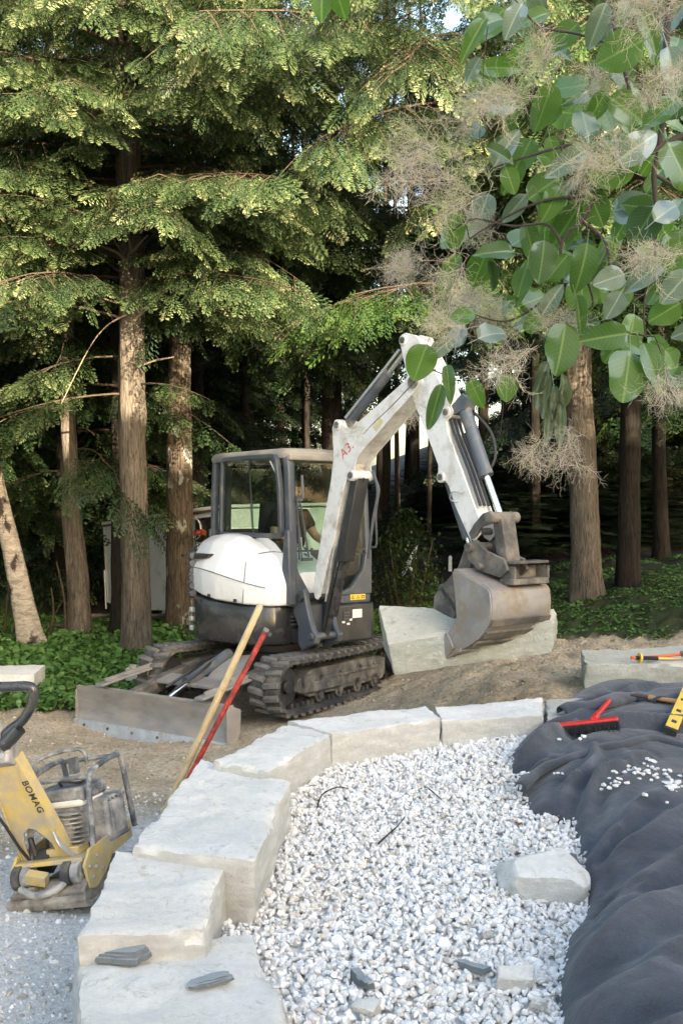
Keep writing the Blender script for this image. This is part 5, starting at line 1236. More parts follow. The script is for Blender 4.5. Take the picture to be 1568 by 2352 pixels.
# hands round the levers
for sx, w0 in ((1, (.24, .28, .20)), (-1, (-.26, .28, .18))):
    w0 = Vector(w0); f = Vector((0, .05, .01)); hv = [w0, w0+Vector((0, .05, 0)), w0+Vector((0, .09, 0))]; he = [(0, 1), (1, 2)]; hr_ = [(.026, .02), (.038, .018), (.036, .016)]
    for q in range(4):
        b0 = len(hv); x_ = (-.027+.018*q)*1.0; l_ = (.030, .036, .034, .026)[q]
        hv += [w0+Vector((x_, .095, .0)), w0+Vector((x_, .095+l_, -.006)), w0+Vector((x_, .10+l_, -.03)), w0+Vector((x_, .08+l_, -.045))]; he += [(2, b0), (b0, b0+1), (b0+1, b0+2), (b0+2, b0+3)]; hr_ += [.010, .009, .0085, .008]
    b0 = len(hv); hv += [w0+Vector((-sx*.035, .05, -.01)), w0+Vector((-sx*.05, .08, -.02)), w0+Vector((-sx*.035, .11, -.035))]; he += [(1, b0), (b0, b0+1), (b0+1, b0+2)]; hr_ += [.012, .010, .009]
    skinned('hand', hv, he, hr_, 'skin', person, 1)
k = MB(); k.box((.04, .135, .40), (.05, .008, .03)); k.build('shirt_badge', plain('red_badge', (.5, .03, .03), .6), person)
# ---------------------------------------------------------------- black geotextile over the mound
EDGE_PX = [(1320, 2640), (1295, 2450), (1282, 2352), (1284, 2240), (1300, 2160), (1338, 2112), (1345, 2060), (1328, 1985), (1314, 1905), (1262, 1884), (1216, 1880), (1192, 1822), (1166, 1745), (1200, 1700), (1245, 1655), (1250, 1640)]
EDGE = [Vector(PG(a, b_).xy) for a, b_ in EDGE_PX]
EDGE = [Vector((.78, 1.3))] + EDGE + [Vector((2.0, 7.75)), Vector((3.2, 7.9))]
ES = [Vector(p_.xy) for p_ in smoothpts([(e.x, e.y, 0) for e in EDGE], 5)]
ea = np.array([tuple(p_) for p_ in ES]); poly_f = [tuple(p_) for p_ in ea]+[(3.2, 1.3)]
fx_, fy_ = np.meshgrid(np.arange(.3, 3.2, .018), np.arange(1.35, 7.95, .018))
X = fx_.ravel(); Y = fy_.ravel()
def segdist(X, Y, a, b_):
    d = np.array(b_)-np.array(a); L2 = d@d; t = np.clip(((X-a[0])*d[0]+(Y-a[1])*d[1])/L2, 0, 1)
    return np.hypot(X-a[0]-t*d[0], Y-a[1]-t*d[1]), t
D = np.full(X.shape, 9.)
for i in range(len(ea)-1): D = np.minimum(D, segdist(X, Y, ea[i], ea[i+1])[0])
ins = inpoly(X, Y, poly_f); D = np.where(ins, D, -D)
def fb(sc, o_, sd_):
    # cheap lattice noise with numpy
    rgx = np.random.default_rng(sd_); tot = np.zeros_like(X); amp = 1; 
    for k_ in range(o_):
        g = rgx.normal(size=(64, 64)); u = (X*sc) % 63; v = (Y*sc) % 63; iu = u.astype(int); iv = v.astype(int); fu = ss(u-iu); fv = ss(v-iv)
        a = g[iv, iu]*(1-fu)+g[iv, (iu+1) % 64]*fu; b_ = g[(iv+1) % 64, iu]*(1-fu)+g[(iv+1) % 64, (iu+1) % 64]*fu
        tot += amp*(a*(1-fv)+b_*fv); amp *= .5; sc *= 2.03
    return tot
wa = fb(2.0, 2, 1); wb = fb(2.0, 2, 2)
Hh = .20 + .09*ss((5.2-Y)/1.8) + .02*wa
Z = gbed(X, Y)-.005 + Hh*(1-np.exp(-np.maximum(D, 0)/.17)) - .10*ss((D-1.2)/1.0)
folds = [  # world-ish picture points of fold crests at z about .6: (from, to, height, width)
    ((1340, 2100), (1620, 1960), .05, .05), ((1285, 2190), (1640, 2060), .06, .07), ((1280, 2290), (1640, 2200), .055, .06), ((1300, 2400), (1660, 2330), .05, .06), ((1330, 2010), (1400, 1890), .035, .04),
    ((1320, 1930), (1560, 1830), .045, .05), ((1225, 1870), (1370, 1755), .055, .03), ((1255, 1885), (1450, 1760), .05, .03), ((1300, 1895), (1400, 1790), .04, .03), ((1190, 1800), (1260, 1745), .05, .03),
    ((1170, 1750), (1330, 1712), .10, .045), ((1330, 1712), (1580, 1690), .09, .045), ((1210, 1700), (1420, 1640), .06, .05), ((1240, 1660), (1500, 1612), .07, .05), ((1420, 1950), (1620, 1880), .05, .06), ((1350, 2060), (1500, 1990), .04, .035)]
wX = X + .05*wa; wY = Y + .05*wb
xo_, yo_ = X, Y
for f0, f1, hgt, wd in folds:
    a = PZ(*f0, .55).xy; b_ = PZ(*f1, .55).xy
    d_, t_ = segdist(wX, wY, tuple(a), tuple(b_))
    Z += hgt*(.55*np.exp(-(d_/(wd*1.2))**2)+.45*np.exp(-d_/(wd*.8)))*(.35+.65*np.sin(np.clip(t_, 0.02, .98)*PI))*np.clip(D/.06, 0, 1)
    Z -= hgt*.35*np.exp(-((d_-wd*2.1)/(wd*1.1))**2)*np.clip(D/.10, 0, 1)
# draping ripples running down to the gravel
ang = .55
X2 = X*math.cos(ang)+Y*math.sin(ang); Y2 = -X*math.sin(ang)+Y*math.cos(ang)
rip = np.sin(Y2*13+wa*1.9+wb)*.5+np.sin(Y2*23+wb*2.3)*.25
for q_ in range(26):        # sharper creases running down the folds
    rq_ = np.random.default_rng(500+q_); u0 = rq_.integers(6, len(ea)-12); e0 = ea[u0]; dn = rq_.uniform(-.35, .95); a = e0+np.array([.03, -.02]); b_ = a+np.array([math.cos(dn), math.sin(dn)])*rq_.uniform(.25, .75)
    d_, t_ = segdist(X+.035*wa, Y+.035*wb, a, b_); Z -= rq_.uniform(.010, .024)*np.exp(-d_/rq_.uniform(.010, .022))*np.sin(np.clip(t_, .02, .98)*PI)*np.clip(D/.05, 0, 1)
Z += .003*rip*np.exp(-((D-.2)/.35)**2)*np.clip(D/.05, 0, 1)*(.4+.6*ss(wa+.5))
Z += .004*fb(5, 3, 5)*np.clip(D/.05, 0, 1)
keep = (D > -.012) & (Z > 0)
idx = np.arange(X.size).reshape(fx_.shape); kk = keep.reshape(fx_.shape)
cell = kk[:-1, :-1] & kk[1:, 1:] & kk[:-1, 1:] & kk[1:, :-1]
F = np.stack([idx[:-1, :-1], idx[:-1, 1:], idx[1:, 1:], idx[1:, :-1]], -1)[cell]
used, inv = np.unique(F, return_inverse=True)
m, N, L = mat_new('geotextile_felt'); b = N['Principled BSDF']; b.inputs['Roughness'].default_value = .95; b.inputs['Specular IOR Level'].default_value = .15
b.inputs['Sheen Weight'].default_value = .18; b.inputs['Sheen Roughness'].default_value = .6
n1 = noise_tex(N, L, 2.6, 8, .6, dist=.5); r1 = ramp(N, [(.34, (.022, .027, .036)), (.55, (.044, .052, .066)), (.75, (.10, .11, .122))]); L.new(n1.outputs[0], r1.inputs[0])
n2 = noise_tex(N, L, 170, 6, .8); r2 = ramp(N, [(.3, (.6, .6, .6)), (.7, (1.5, 1.5, 1.5))]); L.new(n2.outputs[0], r2.inputs[0])
L.new(mixc(N, L, 1, r1.outputs[0], r2.outputs[0], 'MULTIPLY'), b.inputs['Base Color'])
n3 = noise_tex(N, L, 18, 4, .5); bp = N.new('ShaderNodeBump'); bp.inputs['Strength'].default_value = .35; bp.inputs['Distance'].default_value = .02; L.new(n3.outputs[0], bp.inputs['Height'])
bp2 = N.new('ShaderNodeBump'); bp2.inputs['Strength'].default_value = .4; bp2.inputs['Distance'].default_value = .002; L.new(n2.outputs[0], bp2.inputs['Height']); L.new(bp.outputs[0], bp2.inputs['Normal']); L.new(bp2.outputs[0], b.inputs['Normal'])
M['felt'] = m
o = link('geotextile', np_mesh('geotextile', np.stack([X, Y, Z], -1)[used], inv.reshape(F.shape), True), m)
tag(o, 'wrinkled black fabric draped over the mound along the gravel', 'fabric')
def fab_z(x, y):
    j = np.argmin((X-x)**2+(Y-y)**2); return float(Z[j])
def on_fab(px, py):
    p_ = PZ(px, py, .6)
    for _ in range(4): p_ = PZ(px, py, fab_z(p_.x, p_.y))
    return p_
# loose folded strips of the same cloth
def strip(label, pts, r_, curl=4.2, seed=0, thin=1.0):
    P_ = smoothpts(pts, 7); n = len(P_); mb = MB(); vs = []; fs = []; K = 18
    for i, p_ in enumerate(P_):
        t = (P_[min(i+1, n-1)]-P_[max(i-1, 0)]).normalized(); x = t.cross(Vector((0, 0, 1))).normalized(); y = x.cross(t)
        rr_ = r_*(.8+.35*mn.noise(Vector((i*.25, seed, 0))))*(1 if i < n*.8 else 1-.1*(i-n*.8)/(n*.2))
        for k in range(K):
            a = -.6+curl*k/(K-1)+.25*mn.noise(Vector((i*.15, k*.3, seed))); q = rr_*(1+.35*k/K)
            vs.append(p_+x*math.cos(a)*q*1.3+y*(math.sin(a)*q*thin+rr_*.6))
    for i in range(n-1):
        for k in range(K-1): a = i*K+k; fs.append((a, a+1, a+K+1, a+K))
    mb.add(vs, fs); o = mb.build('fabric_fold', M['felt'], None, smooth=60)
    s_ = o.modifiers.new('thick', 'SOLIDIFY'); s_.thickness = .006
    return tag(o, label, 'fabric')
strip('rolled back fold of black fabric behind the red broom', [on_fab(1290, 1640)+Vector((0, 0, -.02)), on_fab(1380, 1625), on_fab(1460, 1612), on_fab(1520, 1618)+Vector((0, 0, -.01))], .045, 4.0, 1)
strip('long turned over fold of black fabric below the red broom', [on_fab(1195, 1800)+Vector((0, 0, -.035)), on_fab(1250, 1765)+Vector((0, 0, -.01)), on_fab(1340, 1738), on_fab(1430, 1716), on_fab(1500, 1702), on_fab(1590, 1725)], .022, 3.6, 5)
a = PG(1312, 1975, .03); strip('small upturned fabric corner by the pale boulder', [a, PG(1326, 2010, .05), PG(1345, 2060, .03)], .018, 3.0, 9)
# stones on the fabric
rg = np.random.default_rng(9); T_, FI = rock_templates(1, 6, 90)
sm = [np_mesh('white_pebble', v_*1.0, FI) for v_ in T_]
for s_ in sm: s_.attributes.new('tint', 'FLOAT', 'POINT').data.foreach_set('value', np.full(len(T_[0]), .45, np.float32)); s_.materials.append(M['gravel'])
pebs = []
for i in range(70):
    t = rg.random()*PI*1.15-.1; px = 1470+math.cos(PI-t)*(62+rg.normal()*17)+10; py = 1806-math.sin(t)*(38+rg.normal()*13) + rg.normal()*4
    pebs.append((px, py, rg.uniform(.010, .019)))
for px, py, s_ in [(1395, 1752, .022), (1480, 1830, .02), (1475, 1836, .013), (1385, 1806, .016), (1380, 1815, .012), (1398, 1812, .018), (1412, 1808, .018), (1280, 1778, .013), (1272, 1779, .011), (1290, 1779, .012), (1200, 1776, .012), (1212, 1777, .011), (1340, 1694, .02), (1330, 1700, .016), (1283, 1700, .014), (1530, 1845, .012)]: pebs.append((px, py, s_))
for px, py, s_ in pebs:
    if px > 1590: continue
    p_ = on_fab(px, py); o = link('white_pebble', sm[rg.integers(6)], None, None, Matrix.Translation(p_+Vector((0, 0, s_*.45))) @ Matrix.Rotation(rg.uniform(0, 6), 4, 'Z') @ Matrix.Scale(s_, 4))
    tag(o, 'white stone lying loose on the black fabric', 'stone', 'white stones spilled on the black fabric')

# ---------------------------------------------------------------- tools
M['red_plastic'] = plain('red_plastic', (.60, .03, .025), .35)
M['bristle'] = surf('black_bristle', [(.3, (.008, .008, .009)), (.7, (.03, .03, .032))], 120, .9, 0, .8, 300)
M['wood_pole'] = surf('weathered_ash', [(.35, (.46, .35, .19)), (.65, (.60, .48, .29))], 6, .6, 0, .2, 40, stretch=(14, 14, 1), dirt=((.30, .23, .14), .15, 8))
M['red_pole'] = surf('worn_red_paint', [(.3, (.46, .035, .025)), (.7, (.58, .06, .035))], 8, .45, 0, .2, 50, dirt=((.03, .025, .022), .42, 11))
M['tool_yellow'] = plain('tool_yellow', (.68, .47, .08), .4)
M['orange_grip'] = plain('orange_grip', (.65, .10, .03), .5)
a = on_fab(1287, 1703)+Vector((0, 0, .10)); b_ = on_fab(1418, 1682)+Vector((0, 0, .08))
br_ = empty('broom', 'red handled push broom with black bristles resting on the fabric', 'broom', loc=(a+b_)/2)
def loc(mb, o_): mb.v = [tuple(Vector(v_)-o_) for v_ in mb.v]; return mb
o_ = br_.location.copy(); d = (b_-a).normalized(); sd_ = Vector((-d.y, d.x, 0))
k = MB(); k.bar(a, b_, .06, .022); loc(k, o_).build('head', M['red_plastic'], br_, bevel=.005)
k = MB(); k.bar(a-sd_*.012+Vector((0, 0, -.03)), b_-sd_*.012+Vector((0, 0, -.03)), .075, .055)
for i in range(260):
    q = a+(b_-a)*rr.random()+sd_*rr.uniform(-.05, .045); e_ = q+Vector((rr.uniform(-.01, .01), -.05+rr.uniform(-.012, .012), -.045+rr.uniform(-.015, .02))); k.ring_tube([q, e_], .002, 3, False)
loc(k, o_).build('bristles', M['bristle'], br_)
k = MB(); h1 = on_fab(1402, 1612)+Vector((0, 0, .02)); hm_ = (a*.42+b_*.58)+Vector((0, 0, .02)); k.cyl(hm_, h1, .017, 14); k.cyl(hm_-Vector((0, .0, .01)), hm_+(h1-hm_)*.10, .022, 14); loc(k, o_).build('handle', M['red_plastic'], br_)
k = MB(); k.cyl(a, a+(a-b_).normalized()*.03+Vector((0, 0, -.02)), .022, 10); loc(k, o_).build('end_cap', M['red_plastic'], br_)
# poles
def pole(label, b_px, yb, t_px, yt, r0, r1, mat, name):
    p0 = PY(*b_px, yb); p1 = PY(*t_px, yt); d = (p0-p1).normalized(); p0 = p0+d*((p0.z-gz(p0.x, p0.y))/max(.2, -d.z))
    k = MB(); k.ring_tube([p0, p0+(p1-p0)*.3, p0+(p1-p0)*.6, p1-(p1-p0)*.012, p1], [r0, r0, (r0+r1)/2, r1, r1*.7], 14)
    # own frame: z along the shaft
    q = (p1-p0).to_track_quat('Z', 'Y'); k.v = [tuple(q.inverted() @ (Vector(v_)-p0)) for v_ in k.v]
    e = empty(name, label, 'pole', Matrix.Translation(p0) @ q.to_matrix().to_4x4()); k.build('shaft', M[mat], e, 40); return e, (p1-p0).length
e1, l1 = pole('round pale wooden pole leaning by the wall, taller of the two', (408, 1805), 6.25, (599, 1388), 6.05, .0235, .021, 'wood_pole', 'wooden_pole')
k = MB(); k.ring_tube([(.0215, .006, l1*.66), (.0225, 0, l1*.69), (.0215, -.006, l1*.70)], .005, 5); k.ring_tube([(.018, .012, l1*.64), (.022, 0, l1*.655)], .004, 5); k.build('ink_mark', M['sticker_ink'], e1)
e2, l2 = pole('red painted metal pole worn to black, leaning beside the wooden pole', (440, 1775), 6.15, (612, 1446), 6.0, .0165, .0165, 'red_pole', 'red_pole')
k = MB(); k.cyl((0, 0, l2-.01), (0, 0, l2+.004), .018, 14); k.build('end_cap', M['blade_steel'], e2)
# chisel and hammer on the far block
zt_ = .69
def gp(px, py, z=zt_): return PZ(px, py, z)
o_ = gp(1465, 1512); ch_ = empty('chisel', 'yellow chisel with a round yellow hand guard on the block top', 'chisel', loc=o_)
a, b_ = gp(1458, 1511, zt_+.03), gp(1560, 1513, zt_+.01)
k = MB(); k.cyl(a+(b_-a)*.48, b_-(b_-a)*.15, .009, 10, .007); k.bar(b_-(b_-a)*.15, b_, .02, .006); loc(k, o_).build('blade', M['tool_yellow'], ch_)
k = MB(); k.cyl(a, a+(b_-a)*.5, .017, 12); loc(k, o_).build('grip', M['bristle'], ch_)
k = MB(); k.cyl(a+(b_-a)*.08, a+(b_-a)*.12, .042, 20); loc(k, o_).build('hand_guard', M['tool_yellow'], ch_)
k = MB(); k.cyl(a-(b_-a)*.10, a, .013, 10); loc(k, o_).build('striking_end', M['orange_grip'], ch_)
o_ = gp(1540, 1506); hm2 = empty('hammer', 'black headed hammer with an orange red handle behind the chisel', 'hammer', loc=o_)
a, b_ = gp(1512, 1508, zt_+.025), gp(1565, 1503, zt_+.03)
k = MB(); k.ring_tube([a-(b_-a)*.5, a, b_], [.016, .012, .011], 10); loc(k, o_).build('handle', M['orange_grip'], hm2)
k = MB(); k.bar(b_+Vector((0, -.06, 0)), b_+Vector((.02, .06, 0)), .035, .035); k.cyl(b_+Vector((-.005, -.08, 0)), b_+Vector((0, -.06, 0)), .022, 12); loc(k, o_).build('head', M['dusty_metal'], hm2, bevel=.005)
# yellow level leaning, wooden handled pick, red pliers
a, b_ = on_fab(1540, 1693)+Vector((0, .02, .03)), PY(1572, 1600, 6.65)
o_ = a.copy(); lv = empty('spirit_level', 'yellow spirit level with black slots at the right edge of the fabric', 'level', loc=o_)
b_ = a+(b_-a)*1.25
k = MB(); k.bar(a, b_, .075, .028, (0, -.6, .8)); loc(k, o_).build('body', M['tool_yellow'], lv, bevel=.003)
ax_ = (b_-a).normalized(); xx_ = ax_.cross(Vector((0, -.6, .8))).normalized(); zz_ = xx_.cross(ax_)
for t in (.16, .40, .66, .86):
    k = MB(); q = a+(b_-a)*t+zz_*(.0155 if zz_.y < 0 else -.0155); k.bar(q-ax_*.022, q+ax_*.022, .03, .004, zz_); loc(k, o_).build('slot', M['sticker_ink'], lv)
k = MB(); k.bar(a-ax_*.012, a+ax_*.03, .08, .033, (0, -.6, .8)); loc(k, o_).build('end_cap', M['bristle'], lv, bevel=.003)
a, b_, c_ = PZ(1448, 1596, .70), PZ(1490, 1602, .70), PZ(1600, 1618, .72)
o_ = a.copy(); pk = empty('brush', 'wooden handled tool with a dark brown tip lying across the level', 'brush', loc=o_)
k = MB(); k.ring_tube([a, (a+b_)/2, b_], [.012, .02, .018], 8, True, .6); loc(k, o_).build('tip', plain('dark_bristle', (.06, .03, .02), .8, 0, .3, .5), pk)
k = MB(); k.ring_tube([b_, b_+(c_-b_)*.25, c_], [.018, .015, .02], 10); loc(k, o_).build('handle', plain('tan_wood', (.45, .24, .10), .4), pk)
o_ = on_fab(1458, 1648)+Vector((0, 0, .02)); pl_ = empty('pliers', 'small pliers with red grips lying on the fabric', 'pliers', loc=o_)
for s_ in (1, -1): k = MB(); k.ring_tube([(.0, 0, 0), (.05, s_*.018, .004), (.11, s_*.012, 0)], [.008, .009, .008], 7); k.build('grip', M['red_plastic'], pl_)
k = MB(); k.bar((-.05, 0, 0), (.005, 0, 0), .026, .014); k.build('jaws', M['dusty_metal'], pl_, bevel=.003)
# twigs and dry leaves on the gravel
def twig(label, pts, r_):
    P_ = [PG(a, b_, max(.012, z-.30)) for a, b_, z in pts]; k = MB(); sp = smoothpts(P_, 5); k.ring_tube(sp, [r_*(1-.5*i/len(sp)) for i in range(len(sp))], 6); o = k.build('twig', M['twig'], None, 60); return tag(o, label, 'twig')
twig('bent dry twig lying on the middle of the gravel', [(868, 1938, .32), (893, 1915, .345), (912, 1898, .345), (929, 1876, .34)], .005)
twig('curved brown twig on the gravel near the long block', [(728, 1858, .32), (740, 1825, .35), (775, 1808, .35), (800, 1812, .34)], .005)
twig('thin twig on the gravel below the grey block', [(985, 1812, .37), (1000, 1825, .375), (1015, 1838, .365)], .004)
dl = plain('dry_leaf', (.16, .07, .035), .8)
for px, py, lab in [(1258, 2062-95, 'crumpled brown leaf on the gravel by the boulder'), (1190, 2170-118-0, 'small brown leaf on the gravel left of the boulder'), (1256, 1895-0, 'brown leaf on the gravel at the fabric edge')]:
    p_ = PG(px-70 if px > 1200 else px, py, .014); k = MB(); vs = []; 
    for i in range(5):
        for j in range(3): vs.append((-.03+.015*i, (-1+j)*.014*math.sin(PI*(i+.3)/4.6), .008*math.sin(i*1.7+j)+.014))
    k.add(vs, [(i*3+j, i*3+j+1, i*3+j+4, i*3+j+3) for i in range(4) for j in range(2)]); o = k.build('dry_leaf', dl); o.location = p_; o.rotation_euler = (0, .2, px); tag(o, lab, 'leaf')

# ---------------------------------------------------------------- plate compactor
CM = Matrix.Translation((-1.392, 5.209, -.010)) @ rotm(-.255, -.082, -.19) @ Matrix.Scale(.832, 4)
cp_ = empty('plate_compactor', 'yellow plate compactor with a black folding handle at the left edge', 'compactor', CM)
CI = CM.inverted()
def cw(px, py, y): return CI @ PY(px, py, y)
M['comp_yellow'] = surf('machine_yellow', [(.3, (.46, .33, .08)), (.7, (.57, .43, .14))], 5, .5, 0, .1, 40, dirt=((.34, .30, .23), .5, 8))
M['comp_frame'] = surf('scuffed_tube', [(.3, (.05, .06, .075)), (.7, (.12, .135, .15))], 8, .5, .2, .1, 50, dirt=((.42, .41, .38), .3, 9))
M['comp_grey'] = surf('engine_grey', [(.3, (.10, .105, .11)), (.7, (.22, .225, .23))], 7, .6, 0, .3, 40, dirt=((.42, .40, .36), .4, 7))
M['comp_plate'] = surf('plate_iron', [(.3, (.09, .075, .06)), (.7, (.17, .14, .11))], 6, .65, .1, .3, 40, dirt=((.36, .33, .28), .45, 8))
def K(mb, name, mat, parent=None, **kw): return mb.build(name, M[mat], parent or cp_, **kw)
k = MB(); k.prism([(-.36, .055), (-.34, .01), (-.28, .0), (.34, .0), (.42, .04), (.47, .12), (.46, .13), (.40, .065), (.32, .035), (-.28, .035), (-.335, .045), (-.35, .09)], 0, -.27, .27)
k.box((0, 0, .07), (.46, .5, .08)); K(k, 'base_plate', 'comp_plate', bevel=.006)
k = MB(); k.prism([(-.31, .03), (-.33, .11), (-.27, .16), (-.2, .16), (-.2, .03)], 0, -.25, .25)
for x_ in (-.1, .05): k.box((x_, -.32, .11), (.06, .06, .09))
K(k, 'rear_housing', 'comp_plate', bevel=.01)
for s_, xx in ((1, .24), (-1, -.24)):
    k = MB(); k.prism([(-.27, .10), (-.30, .24), (-.22, .32), (.25, .36), (.34, .36), (.34, .25), (.05, .22), (-.05, .14), (-.2, .08)], 0, xx, xx+s_*.02); fr_ = K(k, 'side_rail', 'comp_yellow', bevel=.004)
    for (a, b_) in ((-.25, .22), (-.22, .15), (-.15, .26), (-.10, .17), (-.18, .20), (.29, .31)): k = MB(); k.cyl((xx+s_*.018, a, b_), (xx+s_*.032, a, b_), .012, 8); K(k, 'bolt', 'comp_grey', fr_)
k = MB(); k.box((.0, .0, .27), (.46, .56, .03)); k.box((.05, -.12, .31), (.22, .14, .05)); K(k, 'engine_deck', 'comp_yellow', bevel=.006)
for xx in (-.21, .13):
    for dx_, mt in ((.0, 'rubber'), (.06, 'comp_grey')):
        k = MB(); k.cyl((xx+dx_-.025, -.27, .20), (xx+dx_+.03, -.27, .20), .075-.008*(dx_ > 0), 24); k.cyl((xx+dx_-.03, -.27, .20), (xx+dx_+.035, -.27, .20), .035, 14); K(k, 'rubber_mount' if dx_ == 0 else 'mount_hub', mt, bevel=.006)
k = MB(); k.ring_tube(smoothpts([(-.17, -.34, .15), (-.05, -.37, .11), (.08, -.36, .13), (.13, -.30, .17)]), .022, 10); K(k, 'cross_tube', 'comp_grey')
# engine
k = MB(); k.box((.02, .08, .44), (.26, .30, .26)); k.box((.02, -.08, .42), (.17, .06, .22)); k.cyl((.02, -.10, .42), (.02, -.14, .42), .095, 22); en = K(k, 'engine', 'comp_grey', bevel=.012)
for i in range(8): k = MB(); k.box((.07, -.10, .33+.028*i), (.20, .12, .008)); K(k, 'cooling_fin', 'comp_grey', en)
k = MB(); k.cyl((-.08, -.10, .46), (-.08, -.15, .46), .05, 16); k.box((-.12, -.05, .50), (.06, .1, .10)); K(k, 'recoil_cover', 'red_plastic', en, bevel=.01)
k = MB(); k.box((.02, .05, .63), (.36, .30, .09)); tk = K(k, 'fuel_tank', 'comp_frame', bevel=.02, seg=3)
k = MB(); k.box((.02, .04, .585), (.33, .28, .06)); K(k, 'shroud', 'lamp', bevel=.02)
k = MB(); k.box((.20, .16, .43), (.14, .26, .28)); mf = K(k, 'muffler_box', 'comp_grey', bevel=.02)
k = MB(); k.box((.275, .16, .43), (.008, .18, .20)); K(k, 'cover_panel', 'comp_grey', mf, bevel=.003)
for i in range(5): k = MB(); k.cyl((.26, .06+.05*i, .55), (.285, .06+.05*i, .55), .008, 7); K(k, 'bolt', 'comp_frame', mf)
for xx in (-.19, .24):
    k = MB(); k.ring_tube(smoothpts([(xx, -.14, .26), (xx, -.12, .50), (xx, -.08, .72), (xx, .02, .77), (xx, .30, .80), (xx, .36, .76), (xx, .40, .50), (xx, .42, .30)], 5), .019, 10); K(k, 'guard_tube', 'comp_frame')
for yy, zz in ((-.07, .73), (.33, .79)): k = MB(); k.cyl((-.19, yy, zz), (.24, yy, zz), .015, 10); K(k, 'guard_crossbar', 'comp_frame')
k = MB(); k.ring_tube(smoothpts([(-.16, -.03, .72), (-.15, -.05, .83), (-.08, -.04, .88), (.08, .0, .90), (.16, .03, .88), (.17, .04, .80)], 5), .014, 9); k.box((.1, .0, .80), (.04, .06, .10)); K(k, 'lifting_handle', 'comp_frame')
k = MB(); k.ring_tube(smoothpts([(-.02, .02, .68), (.05, -.1, .72), (.12, .0, .69), (.10, .1, .69)]), .008, 6); K(k, 'fuel_hose', 'hose')
# folding tow bar: channel with an arch cut out, lettering on its flange
Yt, Zt, Yb, Zb = -.47, .95, -.12, .14
axv = Vector((0, Yb-Yt, Zb-Zt)); lv_ = axv.length; axv.normalize(); nv_ = Vector((0, axv.z, -axv.y)); nv_ = nv_ if nv_.y < 0 else -nv_    # outward normal towards the camera
def hp(x_, s_, o_=0): return Vector((x_, Yt, Zt))+axv*(s_*lv_)+nv_*o_
XL, XR = -.24, -.02
def xl_(s): return -.20-.03*s
def xr_(s): return -.03+.11*s
pl = [(xl_(0), 0), (xr_(0), 0), (xr_(1), 1), (xr_(1)-.05, 1), (xr_(.72)-.035, .70), (-.055, .58), (-.10, .56), (-.15, .60), (xl_(.75)+.045, .72), (xl_(1)+.05, 1), (xl_(1), 1)]
k = MB(); n = len(pl); vs = [hp(a, s_, .006) for a, s_ in pl]+[hp(a, s_, -.006) for a, s_ in pl]
k.add(vs, [tuple(range(n)), tuple(range(n, 2*n))[::-1]]+[(i, i+n, (i+1) % n+n, (i+1) % n) for i in range(n)]); tb = K(k, 'tow_bar', 'comp_yellow', bevel=.002, smooth=0)
k = MB(); 
for (xa, xb) in ((lambda s: xr_(s)+.002, lambda s: xr_(s)+.040), (lambda s: xl_(s)-.012, lambda s: xl_(s)-.002)):
    vs = [hp(f(s_), s_, o_) for s_ in (0, 1) for f, o_ in ((xa, .012), (xb, .010), (xb, -.075), (xa, -.075))]
    k.add(vs, [(0, 1, 2, 3)[::-1], (4, 5, 6, 7)]+[(i, (i+1) % 4, (i+1) % 4+4, i+4) for i in range(4)])
fl = K(k, 'tow_bar_flange', 'comp_yellow', tb, bevel=.003)
cu = bpy.data.curves.new('lettering', 'FONT'); cu.body = 'BOMAG'; cu.size = .062; cu.extrude = .0006; cu.offset = .0012; cu.space_character = 1.12
to = bpy.data.objects.new('t', cu); C.objects.link(to); dg = bpy.context.evaluated_depsgraph_get(); tme = bpy.data.meshes.new_from_object(to.evaluated_get(dg)); bpy.data.objects.remove(to)
tme.name = 'lettering'; tme.materials.clear()
slant = (hp(xr_(1), 1)-hp(xr_(0), 0)).normalized(); upv = nv_.cross(slant).normalized(); upv = upv if upv.x > 0 else -upv
oo = hp(xr_(.18)-.004, .18, .0135)
mm = Matrix((slant, upv, slant.cross(upv))).transposed().to_4x4(); 
if mm.col[2].to_3d().dot(nv_) < 0: mm = Matrix((slant, -upv, slant.cross(-upv))).transposed().to_4x4(); oo = hp(xr_(.18)+.045, .18, .0135)
mm.translation = oo; link('lettering', tme, M['sticker_ink'], fl, mm)
k = MB(); k.box((-.10, Yt-.01, Zt+.03), (.20, .12, .13), Matrix.Rotation(-.35, 3, 'X')); k.box((-.10, Yt-.06, Zt+.14), (.15, .09, .14), Matrix.Rotation(-.35, 3, 'X')); hh = K(k, 'handle_head', 'comp_grey', bevel=.015)
for x_ in (-.16, -.04): k = MB(); k.cyl((x_, Yt-.085, Zt+.03), (x_, Yt-.065, Zt+.035), .016, 8); K(k, 'bolt', 'worn_steel', hh)
yg = (CM @ Vector((-.1, Yt-.08, Zt+.2))).y
gp_ = [cw(*q, yg) for q in [(22, 1705), (12, 1690), (30, 1672), (52, 1655), (70, 1625), (78, 1595), (74, 1580), (55, 1576), (25, 1577), (-20, 1578), (-60, 1582), (-75, 1600), (-65, 1660)]]
k = MB(); k.ring_tube(smoothpts(gp_, 6), [.030]*1+[.030]*(6*(len(gp_)-1)), 12); K(k, 'grip', 'black_gloss')
k = MB(); k.ring_tube(smoothpts([cw(5, 1710, yg), cw(20, 1700, yg), cw(45, 1672, yg)], 6), [.05]*5+[.045]*8, 12); K(k, 'grip_base', 'black_gloss')
k = MB(); k.prism([(.02, .20), (.06, .40), (.0, .44), (-.05, .24)], 0, -.16, -.12); k.box((-.09, -.15, .26), (.10, .10, .12), Matrix.Rotation(.5, 3, 'X')); k.cyl((-.15, -.2, .42), (-.13, -.16, .20), .018, 10); K(k, 'hydraulic_unit', 'black_metal', bevel=.006)
